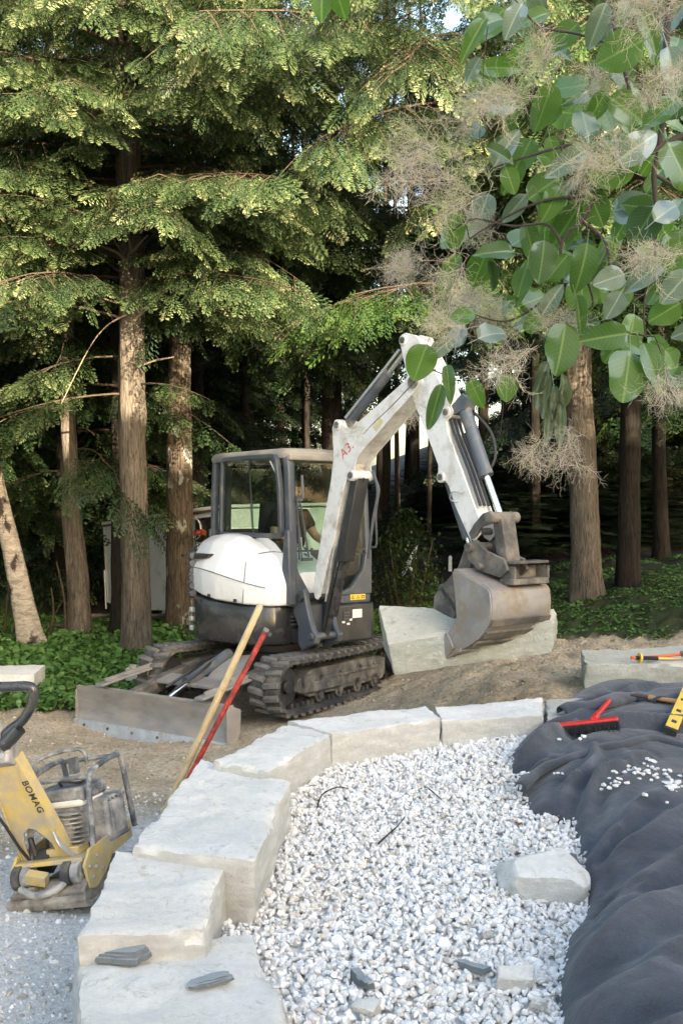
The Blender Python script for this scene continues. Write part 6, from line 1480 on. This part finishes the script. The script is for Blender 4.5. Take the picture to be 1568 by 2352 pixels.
k = MB(); k.ring_tube(smoothpts([hp(.07, .60, .02), hp(.10, .68, .05), hp(.13, .80, .02), hp(.12, .84, -.02)], 4), [.014, .016]+[.018]*11, 8, True, .5); K(k, 'locking_lever', 'worn_steel')
k = MB(); k.box((-.06, -.32, .20), (.13, .06, .07), Matrix.Rotation(.4, 3, 'X') @ Matrix.Rotation(.3, 3, 'Y')); K(k, 'stop_block', 'comp_yellow', bevel=.004)
k = MB(); k.ring_tube(smoothpts([hp(-.24, .0, .03), hp(-.26, .25, .05), hp(-.22, .5, .04), hp(-.19, .75, .02), hp(-.12, .95, 0)], 5), .010, 7); K(k, 'control_cable', 'hose')

# ---------------------------------------------------------------- trailer, fence, garden things in the back
M['trailer'] = surf('trailer_white', [(.3, (.74, .76, .77)), (.7, (.82, .83, .83))], 3, .45, 0, .05, 20, dirt=((.35, .30, .24), .12, 3))
M['rust'] = plain('rusty_trim', (.16, .09, .05), .9, 0, .4, .3)
A = Vector((PY(250, 1300, 17.4).x, 17.4, 0)); B_ = Vector((PY(530, 1300, 14.2).x, 14.2, 0)); dv = (B_-A); Lt = dv.length; dv.normalize(); nrm = Vector((dv.y, -dv.x, 0))
ang_ = math.atan2(dv.y, dv.x)
TM = Matrix.Translation(Vector((A.x, A.y, -.12))) @ Matrix.Rotation(ang_, 4, 'Z') @ Matrix.Rotation(-math.atan2(.40, Lt), 4, 'Y')
tr_ = empty('trailer', 'white box trailer parked among the trunks behind the plants', 'trailer', TM)
Ht = 1.48
npan = 5
for i in range(npan): k = MB(); x0 = Lt*i/npan; k.box((x0+Lt/npan/2, 0, Ht/2), (Lt/npan-.012, .03, Ht)); k.build('side_panel', M['trailer'], tr_, bevel=.004)
for i in range(npan+1): k = MB(); k.box((Lt*i/npan, -.012, Ht/2), (.045, .03, Ht)); k.build('panel_joint', M['trailer'], tr_, bevel=.004)
k = MB(); k.box((Lt/2, 1.0, Ht/2), (Lt-.05, 1.9, Ht-.04)); k.build('box_body', M['trailer'], tr_, bevel=.01)
k = MB(); k.box((Lt/2, .98, Ht+.02), (Lt+.06, 2.06, .05)); k.build('roof', M['trailer'], tr_, bevel=.01)
k = MB(); k.box((Lt/2, -.03, Ht-.02), (Lt+.02, .03, .035)); k.build('trim', M['rust'], tr_)
k = MB(); k.box((Lt/2, .9, -.06), (Lt, .1, .1)); k.build('chassis', M['black_metal'], tr_)
for xx in (1.2, 2.0):
    k = MB(); k.cyl((xx, .05, .02-.1), (xx, .25, .02-.1), .24, 20); wh = k.build('wheel', M['rubber'], tr_); k = MB(); k.cyl((xx, .04, -.08), (xx, .06, -.08), .12, 16); k.build('rim', M['lamp'], wh)
TI = TM.inverted()
def tp_(px, py):
    # where the sight line meets the trailer side
    r_ = TM.to_3x3().inverted() @ ray(px, py); c0 = TI @ Vector((0, 0, CAM_Z)); t = (-.03-c0.y)/r_.y; return c0+r_*t
a, b_ = tp_(452, 1245), tp_(498, 1185)
k = MB(); k.box(((a.x+b_.x)/2, -.03, (a.z+b_.z)/2), (abs(b_.x-a.x), .02, abs(b_.z-a.z))); k.build('window', M['black_gloss'], tr_)
c0 = tp_(452, 1215); k = MB(); k.ring_tube([(c0.x+.15*math.cos(t*.3), -.045, c0.z+.15*math.sin(t*.3)) for t in range(22)], .012, 6); k.build('round_logo', M['lamp'], tr_)
a = tp_(465, 1222); k = MB(); k.box((a.x-.08, -.05, a.z), (.26, .012, .085)); bn = k.build('red_banner', plain('banner_red', (.62, .06, .03), .5), tr_)
k = MB(); k.box((a.x+.09, -.052, a.z-.012), (.09, .010, .07), Matrix.Rotation(.35, 3, 'Y')); k.build('banner_tail', plain('banner_orange', (.66, .14, .05), .5), bn)
for i in range(3): k = MB(); k.box((a.x-.12+.035*i, -.059, a.z), (.02, .004, .014)); k.build('lettering', M['lamp'], bn)
# split rail fence
M['grey_wood'] = surf('weathered_rail', [(.3, (.05, .042, .035)), (.7, (.14, .12, .095))], 4, .95, 0, .6, 30, stretch=(1, 8, 8))
fe = empty('rail_fence', 'weathered split rail fence at the edge of the plants on the left', 'fence', loc=PZ(186, 1462, -.03))
fo = fe.location.copy()
for px, yy in ((-120, 15.2), (186, 14.0), (302, 14.6), (395, 15.0)):
    b0 = PY(px, 1440, yy); b0.z = gz(b0.x, yy)-.05; k = MB(); k.ring_tube([b0, b0+Vector((.01, 0, .25)), b0+Vector((0, 0, .52))], [.075, .07, .06], 7); loc(k, fo).build('post', M['grey_wood'], fe)
for (a, ya, b_, yb2), r_ in [(((-140, 1449), 15.2, (186, 1434), 14.0), .045), (((186, 1415), 14.0, (305, 1408), 14.6), .045), (((186, 1450), 14.0, (305, 1436), 14.6), .04), (((300, 1412), 14.6, (400, 1412), 15.0), .045), (((-140, 1478), 15.2, (186, 1465), 14.0), .04)]:
    p0, p1 = PY(*a, ya), PY(*b_, yb2); k = MB(); k.ring_tube([p0, (p0+p1)/2+Vector((0, 0, -.02)), p1], [r_, r_*1.1, r_*.9], 6, True, .7); loc(k, fo).build('rail', M['grey_wood'], fe)
# saplings by the fence
for px, top, x2 in [(20, 1180, 8), (38, 1330, 30), (130, 1290, 150), (118, 1350, 112)]:
    p0 = PZ(x2, 1478, 0); p0.y = 13.6; p0 = Vector((PY(x2, 1470, 13.6).x, 13.6, 0)); p1 = PY(px, top, 13.6); k = MB(); sp = smoothpts([p0, (p0+p1)/2+Vector((.05, 0, 0)), p1], 6); k.ring_tube(sp, [.02*(1-.6*i/len(sp)) for i in range(len(sp))], 6)
    k.ring_tube([sp[5], sp[5]+Vector((.15, 0, .25))], [.008, .003], 5); o = k.build('sapling', M['twig']); tag(o, 'thin bare sapling by the rail fence', 'sapling', 'thin saplings by the rail fence')
# broken garden chair in the dark, white stake, small fixture, far playhouse, rack of pipes
yc = 16.0; c0 = PY(935, 1320, yc); ch = empty('garden_chair', 'pale wooden garden chair standing in the dark wood behind the shrub', 'chair', loc=(c0.x, yc, c0.z))
def cl(px, py, dy=0): return PY(px, py, yc+dy)-ch.location
for a, b_, nm, dy in [((958, 1252), (925, 1318), 'leg', 0), ((958, 1252), (925, 1318), 'leg', .5), ((936, 1290), (952, 1326), 'leg', 0), ((936, 1290), (952, 1326), 'leg', .5)]:
    k = MB(); k.bar(cl(*a, dy), cl(*b_, dy), .035, .05); k.build(nm, plain('pale_paint', (.30, .36, .38), .7) if 'palep' not in M else M['palep'], ch); M['palep'] = ch.children[0].data.materials[0]
for i in range(4): k = MB(); k.bar(cl(955, 1256+9*i, -.02), cl(955, 1256+9*i, .52), .012, .05); k.build('back_slat', M['palep'], ch)
for i in range(4): k = MB(); k.bar(cl(930+6*i, 1291, -.02), cl(930+6*i, 1291, .52), .035, .012); k.build('seat_slat', M['palep'], ch)
p0 = PY(1033, 1312, 15.5); k = MB(); k.box((0, 0, .11), (.05, .04, .22)); k.prism([(-.025, .22), (.025, .22), (.0, .25)], 1, -.02, .02); o = k.build('stake', M['palep']); o.location = p0; tag(o, 'short pale stake in the dark wood between shrub and bucket', 'stake')
p0 = PY(180, 1356, 14.1); k = MB(); k.ring_tube([(-.03, 0, .01), (.0, 0, .03), (.06, 0, .02), (.10, 0, -.02)], [.02, .035, .03, .012], 8); o = k.build('garden_tap', plain('pale_blue', (.45, .52, .56), .4)); o.location = p0; tag(o, 'small pale blue tap sticking out of the shaggy cedar trunk', 'fitting')  # small unidentified pale thing on the trunk
ph = empty('playhouse', 'orange and teal playhouse far off in the sun at the left edge', 'playhouse', loc=PY(12, 1400, 24))
k = MB(); k.box((-.05, 0, .38), (.75, .5, .36)); k.build('wall', plain('play_orange', (.60, .30, .06), .6), ph)
k = MB(); k.box((-.05, 0, .62), (.85, .6, .12)); k.build('roof', plain('play_teal', (.16, .42, .38), .6), ph)
for xx in (-.3, .25): k = MB(); k.box((xx, 0, .1), (.05, .05, .3)); k.build('post', M['palep'], ph)
for i, (px, py, px2, py2) in enumerate([(258, 1300, 262, 1400), (240, 1310, 244, 1398)]):
    p0, p1 = PY(px, py, 15.0), PY(px2, py2, 15.0); k = MB(); k.cyl(p1, p0, .012, 8); o = k.build('metal_stake', M['worn_steel']); tag(o, 'thin metal stake leaning on the end of the trailer', 'stake', 'thin metal stakes by the trailer')
# the house behind the camera, unseen, added to keep the yard in shade
hs = empty('shade_house', 'unseen grey clapboard house behind the photographer shading the yard', 'shade_house', loc=(15, -8, 0))
M['clap'] = plain('clapboard', (.42, .42, .40), .8); M['shingle'] = plain('shingles', (.10, .09, .085), .9)
W_, Dp, Hw = 14.0, 8.0, 7.2
for i in range(36): k = MB(); k.box((0, Dp/2+.012*(1), .1+i*.2), (W_, .04, .215), Matrix.Rotation(.08, 3, 'X')); k.build('clapboard', M['clap'], hs)
k = MB(); k.box((0, 0, Hw/2), (W_-.02, Dp-.02, Hw)); k.build('wall', M['clap'], hs)
k = MB(); k.prism([(-Dp/2-.4, Hw-.1), (Dp/2+.4, Hw-.1), (0, Hw+2.4)], 0, -W_/2-.3, W_/2+.3); k.build('roof', M['shingle'], hs)
for i in range(5):
    for zz in (1.6, 4.4):
        k = MB(); xx = -5.6+2.8*i; k.box((xx, Dp/2+.05, zz), (1.1, .06, 1.4)); f_ = k.build('window_frame', M['lamp'], hs); k = MB(); k.box((xx, Dp/2+.085, zz), (.95, .01, 1.25)); k.build('pane', M['black_gloss'], f_)
# ---------------------------------------------------------------- smoke bush hanging in from the upper right
def leaf_material(name, c1, c2, vein, trans=.35, gl=.12):
    m, N, L = mat_new(name); N.remove(N['Principled BSDF'])
    uv = N.new('ShaderNodeAttribute'); uv.attribute_name = 'luv'; sp = N.new('ShaderNodeSeparateXYZ'); L.new(uv.outputs['Vector'], sp.inputs[0])
    oi = N.new('ShaderNodeObjectInfo'); r = ramp(N, [(0, c1), (1, c2)]); L.new(oi.outputs['Random'], r.inputs[0])
    ab = N.new('ShaderNodeMath'); ab.operation = 'ABSOLUTE'; L.new(sp.outputs[1], ab.inputs[0])
    mid = N.new('ShaderNodeMapRange'); mid.inputs[1].default_value = .014; mid.inputs[2].default_value = .03; mid.inputs[3].default_value = 1; mid.inputs[4].default_value = 0; L.new(ab.outputs[0], mid.inputs[0])
    ma = N.new('ShaderNodeMath'); ma.operation = 'MULTIPLY_ADD'; L.new(ab.outputs[0], ma.inputs[0]); ma.inputs[1].default_value = -.75; L.new(sp.outputs[0], ma.inputs[2])
    mu = N.new('ShaderNodeMath'); mu.operation = 'MULTIPLY'; L.new(ma.outputs[0], mu.inputs[0]); mu.inputs[1].default_value = 11
    fr = N.new('ShaderNodeMath'); fr.operation = 'PINGPONG'; L.new(mu.outputs[0], fr.inputs[0]); fr.inputs[1].default_value = .5
    sv_ = N.new('ShaderNodeMapRange'); sv_.inputs[1].default_value = .02; sv_.inputs[2].default_value = .07; sv_.inputs[3].default_value = .45; sv_.inputs[4].default_value = 0; L.new(fr.outputs[0], sv_.inputs[0])
    mx = N.new('ShaderNodeMath'); mx.operation = 'MAXIMUM'; L.new(mid.outputs[0], mx.inputs[0]); L.new(sv_.outputs[0], mx.inputs[1])
    n = noise_tex(N, L, 30, 5, .6); rr_ = ramp(N, [(.3, (.78, .80, .78)), (.7, (1.12, 1.1, 1.08))]); L.new(n.outputs[0], rr_.inputs[0])
    col = mixc(N, L, mx.outputs[0], mixc(N, L, 1, r.outputs[0], rr_.outputs[0], 'MULTIPLY'), vein)
    d = N.new('ShaderNodeBsdfDiffuse'); L.new(col, d.inputs[0]); t = N.new('ShaderNodeBsdfTranslucent'); L.new(mixc(N, L, .6, col, (.16, .34, .03)), t.inputs[0])
    g = N.new('ShaderNodeBsdfGlossy'); g.inputs['Roughness'].default_value = .5; g.inputs[0].default_value = (.8, .9, 1, 1)
    m1 = N.new('ShaderNodeMixShader'); m1.inputs[0].default_value = trans; L.new(d.outputs[0], m1.inputs[1]); L.new(t.outputs[0], m1.inputs[2])
    fz = N.new('ShaderNodeLayerWeight'); fz.inputs[0].default_value = .35; fm = N.new('ShaderNodeMath'); fm.operation = 'MULTIPLY_ADD'; L.new(fz.outputs['Fresnel'], fm.inputs[0]); fm.inputs[1].default_value = gl*.7; fm.inputs[2].default_value = gl*.12
    m2 = N.new('ShaderNodeMixShader'); L.new(fm.outputs[0], m2.inputs[0]); L.new(m1.outputs[0], m2.inputs[1]); L.new(g.outputs[0], m2.inputs[2])
    bp = N.new('ShaderNodeBump'); bp.inputs['Strength'].default_value = .25; bp.inputs['Distance'].default_value = .002; L.new(mx.outputs[0], bp.inputs['Height'])
    for x_ in (d, g): L.new(bp.outputs[0], x_.inputs['Normal'])
    L.new(m2.outputs[0], N['Material Output'].inputs[0]); return m
LM = {'g': leaf_material('leaf_green', (.032, .085, .014), (.058, .13, .022), (.12, .20, .06)),
      'b': leaf_material('leaf_bright', (.05, .125, .012), (.075, .17, .018), (.16, .27, .06), .5),
      'p': leaf_material('leaf_glaucous', (.075, .115, .08), (.11, .155, .115), (.20, .25, .19), .2, .2),
      'd': leaf_material('leaf_dark', (.02, .055, .014), (.03, .075, .02), (.07, .13, .05), .15),
      'w': leaf_material('leaf_wilted', (.14, .17, .10), (.20, .22, .15), (.25, .28, .2), .2)}
def leaf_mesh(name, seed, asp=.62, bend=.25, cup=.15, wave=.03, curl=0):
    rg = np.random.default_rng(seed); nu, nv = 14, 8; V = []; UV = []
    ph = rg.uniform(0, 6, 3)
    for i in range(nu+1):
        u = i/nu; wd = asp*.5*(math.sin(PI*min(1, u*.97+.015)**.80)**.62)*(1 if u > .02 else .1)
        for j in range(nv+1):
            v = -1+2*j/nv; y = v*wd; edge = abs(v)**2
            z = -bend*u*u + cup*abs(y)*1.3 + wave*math.sin(u*9+ph[0]+v)*edge + .012*math.sin(u*17+ph[1])*edge
            x_ = u
            if curl:
                a = v*curl; y = math.sin(a)*wd*.55; z += (1-math.cos(a))*wd*.55
                z += .04*math.sin(u*12+ph[2])
            V.append((x_*math.cos(bend*u*.5), y, z)); UV.append((u, y if not curl else v*wd, 0))
    F = [(i*(nv+1)+j, i*(nv+1)+j+1, (i+1)*(nv+1)+j+1, (i+1)*(nv+1)+j) for i in range(nu) for j in range(nv)]
    # petiole
    b0 = len(V); 
    for t in (0, -.16, -.34):
        for a in range(3): V.append((t+.03 if t else .03, math.cos(a*2.1)*.012, math.sin(a*2.1)*.012-.25*t*t)); UV.append((.5, 0, 0))
    Q = [(b0+i*3+j, b0+i*3+(j+1) % 3, b0+i*3+3+(j+1) % 3, b0+i*3+3+j) for i in range(2) for j in range(3)]
    me = np_mesh(name, V, F+Q, True); at = me.attributes.new('luv', 'FLOAT_VECTOR', 'POINT'); at.data.foreach_set('vector', np.array(UV, np.float32).ravel()); return me
base = {}
def leafm(kind, var):
    key = (kind, var)
    if key not in base:
        args = [dict(asp=.72, bend=.15, cup=.12), dict(asp=.60, bend=.35, cup=.2), dict(asp=.82, bend=.1, cup=.06, wave=.05), dict(asp=.50, bend=.3, cup=.3), dict(asp=.34, bend=.25, cup=.9)][var]
        if kind == 'w': args = dict(asp=.5, bend=.5, cup=0, wave=.08, curl=1.9)
        me = leaf_mesh('leaf', 10+var+ord(kind), **args); me.materials.append(LM[kind]); base[key] = me
    return base[key]
SBO = PY(1480, 600, 2.2); sbush = empty('smoke_bush', 'smoke bush hanging in from the upper right with round leaves and fuzzy plumes', 'shrub', loc=SBO)
lr = random.Random(12)
def leaf(px, py, dist, L_px, ang, kind, var, face=.0, roll=None):
    """ang: direction of the tip in the picture plane (0 = right, 90 = up); face: how far it turns away"""
    p_ = PY(px, py, dist); L_ = L_px/FPX*dist
    a = R(ang); f = R(face)
    x = Vector((math.cos(a)*math.cos(f), math.sin(f), math.sin(a)*math.cos(f)))
    n_ = Vector((lr.uniform(-.35, .35), -1, lr.uniform(-.1, .5))) if roll is None else Vector(roll)
    y = n_.cross(x).normalized(); z = x.cross(y)
    mm = Matrix((x*L_, y*L_, z*L_)).transposed().to_4x4(); mm.translation = p_-x*L_*.5-SBO
    return link('leaf', leafm(kind, var), None, sbush, mm)
# the leaves one can pick out: centre x, y, distance, length px, tip direction, kind, shape
for a in [(965, 832, 2.0, 88, 250, 'b', 2), (1092, 902, 2.05, 68, -70, 'b', 1), (1163, 890, 2.0, 66, -90, 'b', 2), (998, 935, 1.95, 110, -105, 'g', 4), (1030, 880, 1.98, 90, -85, 'g', 4), (1050, 765, 2.1, 78, 80, 'p', 1), (1010, 800, 2.0, 80, -140, 'p', 3),
          (1245, 600, 1.9, 98, -95, 'd', 0), (1345, 288, 1.9, 84, -80, 'd', 2), (1440, 862, 1.75, 130, -100, 'g', 2), (1395, 772, 1.7, 108, 190, 'g', 1), (1465, 335, 1.8, 118, 35, 'p', 1), (1475, 520, 1.8, 96, -120, 'd', 2), (1535, 480, 1.75, 100, 40, 'p', 1),
          (1525, 717, 1.8, 80, -150, 'b', 2), (1500, 838, 1.75, 118, -70, 'g', 3), (1548, 830, 1.8, 80, -40, 'b', 1), (1410, 700, 1.9, 70, -120, 'p', 0), (1265, 690, 2.0, 84, 60, 'p', 3), (1300, 372, 1.9, 104, 210, 'p', 3), (1270, 462, 2.05, 92, -115, 'b', 1), (1205, 645, 2.0, 110, -110, 'g', 4),
          (1045, 520, 2.1, 96, -85, 'g', 1), (1030, 638, 2.1, 118, -115, 'g', 4), (738, -8, 2.1, 92, -95, 'b', 1), (775, -10, 2.1, 90, -75, 'b', 1), (1180, 40, 2.0, 84, -120, 'p', 1), (1135, 762, 2.0, 96, 25, 'p', 1), (1290, 800, 1.9, 124, -100, 'g', 0), (1220, 40, 2.1, 90, 200, 'g', 3), (1115, 50, 2.15, 100, 200, 'g', 1),
          (1085, 90, 2.0, 110, -120, 'g', 4), (1160, 340, 2.05, 96, 60, 'p', 3), (1100, 620, 2.1, 88, 250, 'b', 0), (1340, 610, 2.0, 110, -100, 'g', 1), (1480, 630, 1.9, 110, 215, 'p', 3), (1220, 560, 2.1, 100, -70, 'g', 3), (1420, 120, 1.9, 110, 200, 'g', 2), (1490, 60, 1.9, 110, -60, 'g', 3), (1370, 60, 2.0, 100, -110, 'p', 3),
          (1550, 590, 1.8, 90, -100, 'g', 0), (1330, 720, 1.95, 90, -80, 'g', 4), (1400, 640, 1.9, 80, 200, 'p', 0), (1545, 160, 1.8, 120, -80, 'p', 3), (1560, 380, 1.7, 120, -60, 'g', 2), (1250, 250, 2.0, 110, -100, 'g', 1), (1190, 230, 2.1, 100, -100, 'g', 4), (1440, 250, 2.0, 100, -30, 'b', 0), (1400, 390, 2.0, 110, 200, 'b', 2),
          (1300, 520, 2.1, 110, 240, 'g', 1), (1180, 480, 2.1, 80, 230, 'p', 3), (1370, 480, 2.05, 90, -60, 'g', 0), (1520, 250, 1.9, 100, 210, 'g', 1), (1550, 660, 1.75, 90, -130, 'p', 0), (1450, 790, 1.8, 70, 150, 'g', 1)]:
    leaf(*a, face=lr.uniform(-25, 25))
for px, py, an in [(1250, 905, -95), (1275, 935, -85), (1262, 960, -100), (1296, 910, -80), (1240, 880, -110), (1285, 975, -92)]: leaf(px, py, 2.0, 105, an, 'w', 0, lr.uniform(-20, 20))
# the rest of the foliage
n = 0; rb = random.Random(44)
reg = [(1120, 0), (1568, 0), (1600, 900), (1480, 880), (1330, 760), (1200, 800), (1080, 790), (1010, 640), (1060, 480), (1100, 330), (1040, 130)]
while n < 135:
    px, py = rb.uniform(1000, 1600), rb.uniform(-20, 880)
    if not bool(inpoly(np.array([px]), np.array([py]), reg)[0]): continue
    if rb.random() < .35 and (px < 1200): continue
    kd = rb.choice('gggbbbbpdd'); leaf(px, py, rb.uniform(1.95, 2.7), rb.uniform(55, 100), rb.choice([rb.uniform(-130, -60), rb.uniform(150, 260), rb.uniform(-60, 60)]), kd, rb.choice([0, 1, 1, 2, 3, 3, 4]), rb.uniform(-45, 45)); n += 1
# branches
M['sb_bark'] = plain('smoke_bush_bark', (.035, .026, .022), .8, 0, .3, .3)
def branch(pts, r0, r1, d=2.05):
    P_ = [PY(a, b_, d+(q[0] if q else 0))-SBO for a, b_, *q in pts]; sp = smoothpts(P_, 6); n_ = len(sp); k = MB()
    k.ring_tube([s_+Vector((mn.noise(s_*9), 0, mn.noise(s_*9+Vector((5, 5, 5)))))*.006 for s_ in sp], [r0+(r1-r0)*i/n_ for i in range(n_)], 7); return k.build('branch', M['sb_bark'], sbush, 60)
for pts, r0, r1 in [([(1560, -60), (1535, 60), (1525, 200), (1515, 330), (1500, 400), (1510, 480)], .0075, .005), ([(1390, -60), (1402, 20), (1418, 110), (1440, 200), (1450, 260)], .006, .003), ([(1600, 300), (1540, 325), (1500, 345), (1430, 390), (1365, 450), (1335, 510), (1292, 560), (1288, 650)], .0075, .003),
                    ([(1335, 510), (1390, 560), (1402, 640), (1398, 730)], .004, .002), ([(1365, 450), (1290, 455), (1200, 480), (1120, 520), (1080, 545)], .004, .0015), ([(1310, 330), (1240, 345), (1180, 365), (1120, 390)], .0035, .0015), ([(1500, 345), (1490, 250), (1470, 180)], .004, .002),
                    ([(1288, 650), (1230, 700), (1160, 735), (1090, 722)], .003, .0015), ([(1290, 560), (1260, 520), (1180, 520), (1090, 500), (1040, 530)], .0035, .0015), ([(1398, 730), (1440, 760), (1500, 770)], .003, .0015), ([(1090, 722), (1095, 790), (1130, 850), (1160, 862)], .002, .001), ([(1130, 850), (1070, 860), (1000, 850), (975, 800)], .002, .001),
                    ([(1418, 110), (1330, 80), (1240, 60), (1190, 10), (1150, -40)], .003, .0015), ([(1500, 400), (1550, 430), (1600, 440)], .004, .002), ([(1120, 60), (1112, 160), (1100, 330)], .0012, .0008), ([(1510, 480), (1500, 600), (1480, 700), (1478, 770)], .0035, .0015), ([(1340, 620), (1360, 700), (1300, 720), (1260, 860)], .003, .0012)]:
    branch(pts, r0, r1, 2.05)
# plumes: tangles of fine hairs
def plume_mesh(name, seed, nh=460):
    rg = random.Random(seed); k = MB()
    def hair(p_, d, L_, r_, depth):
        pts = [p_]; n_ = 4; dd = d.normalized()
        for i in range(n_):
            dd = (dd+Vector((rg.uniform(-.45, .45), rg.uniform(-.45, .45), rg.uniform(-.45, .40)))).normalized(); p_ = p_+dd*L_/n_; pts.append(p_)
        k.ring_tube(pts, r_, 3, False)
        return pts, dd
    ax, _ = hair(Vector((0, 0, 0)), Vector((1, 0, 0)), .7, .0038, 0); ax = smoothpts(ax, 5)
    for j in range(16):
        p0 = ax[min(len(ax)-1, 2+j)]; d = Vector((.6, rg.uniform(-1, 1), rg.uniform(-1, 1))).normalized(); b1, _ = hair(p0, d, rg.uniform(.28, .5), .0024, 1); 
        for q in range(nh//16//2):
            s_ = b1[rg.randint(1, 4)]; d2 = Vector((rg.uniform(-1, 1), rg.uniform(-1, 1), rg.uniform(-1, 1))).normalized()
            b2, e_ = hair(s_, (d+d2*1.3), rg.uniform(.16, .30), .0017, 2)
            for _ in range(2): hair(b2[rg.randint(1, 4)], e_+Vector((rg.uniform(-1, 1), rg.uniform(-1, 1), rg.uniform(-1, 1))), rg.uniform(.08, .18), .0014, 3)
    me = bpy.data.meshes.new(name); me.from_pydata(k.v, [], k.f); return me
m, N, L = mat_new('plume_hair'); b = N['Principled BSDF']; b.inputs['Roughness'].default_value = .8; oi = N.new('ShaderNodeObjectInfo')
n = noise_tex(N, L, 5, 3, .5); r = ramp(N, [(.3, (.30, .31, .18)), (.55, (.40, .36, .30)), (.75, (.44, .38, .34))]); L.new(n.outputs[0], r.inputs[0]); L.new(r.outputs[0], b.inputs['Base Color'])
pms = [plume_mesh('plume', 300+i) for i in range(5)]
for q in pms: q.materials.append(m)
for px, py, d, sz, an in [(950, 330, 2.3, 190, 200), (985, 380, 2.25, 190, 170), (1010, 470, 2.2, 180, 200), (1050, 440, 2.2, 180, 190), (960, 690, 2.25, 170, 190), (905, 655, 2.3, 120, 180), (930, 600, 2.3, 110, 160), (1030, 640, 2.2, 150, 210), (1080, 700, 2.1, 170, 200), (1010, 760, 2.1, 140, 190), (925, 850, 2.2, 170, 215), (870, 930, 2.25, 150, 220), (850, 985, 2.3, 120, 230), (965, 930, 2.2, 110, 250),
                          (1160, 250, 2.1, 180, 200), (1240, 230, 2.0, 200, 190), (1130, 320, 2.1, 160, 200), (1200, 170, 2.1, 150, 160), (1400, 350, 1.8, 180, 150), (1340, 380, 1.9, 160, 200), (1480, 100, 1.85, 190, 200), (1540, 200, 1.8, 170, 220), (1440, 60, 1.9, 170, 180), (1520, 20, 1.8, 160, 200),
                          (1240, 800, 1.95, 170, 200), (1180, 850, 1.95, 160, 220), (1300, 760, 1.9, 150, 210), (1130, 780, 2.0, 150, 190), (1270, 1000, 2.0, 170, 270), (1250, 1060, 2.05, 130, 265), (1300, 1040, 2.05, 130, 280), (1235, 950, 2.0, 120, 240), (1510, 610, 1.8, 170, 200), (1530, 900, 1.8, 150, 260), (1480, 960, 1.85, 150, 250), (1090, 560, 2.15, 130, 200), (1370, 250, 1.95, 150, 190), (820, 1000, 2.3, 60, 200), (1080, 250, 2.2, 120, 180)]:
    d -= lr.choice([.22, .22, -.1]); p_ = PY(px, py, d); s_ = sz*1.1/FPX*d; a = R(an+lr.uniform(-20, 20)); x = Vector((math.cos(a), lr.uniform(-.3, .3), math.sin(a))).normalized(); y = Vector((0, 1, 0)).cross(x).normalized(); z = x.cross(y)
    mm = Matrix((x*s_, y*s_*.9, z*s_*.9)).transposed().to_4x4(); mm = Matrix.Translation(p_-x*s_*.45-SBO) @ mm
    if lr.random() < .72: link('plume', lr.choice(pms), None, sbush, mm)
# each big hanging plume joins a stem
for pts in [[(1080, 545), (1060, 480), (1000, 430)], [(1090, 722), (1020, 690), (960, 690)], [(1000, 850), (960, 870), (900, 930), (840, 1000)], [(1260, 860), (1268, 940), (1268, 1060)], [(1500, 770), (1530, 860), (1520, 930), (1470, 980)], [(1120, 390), (1040, 370), (960, 340)], [(1150, 860), (1155, 940), (1150, 1010)]]:
    branch(pts, .0014, .0006, 2.1).name = 'stem'
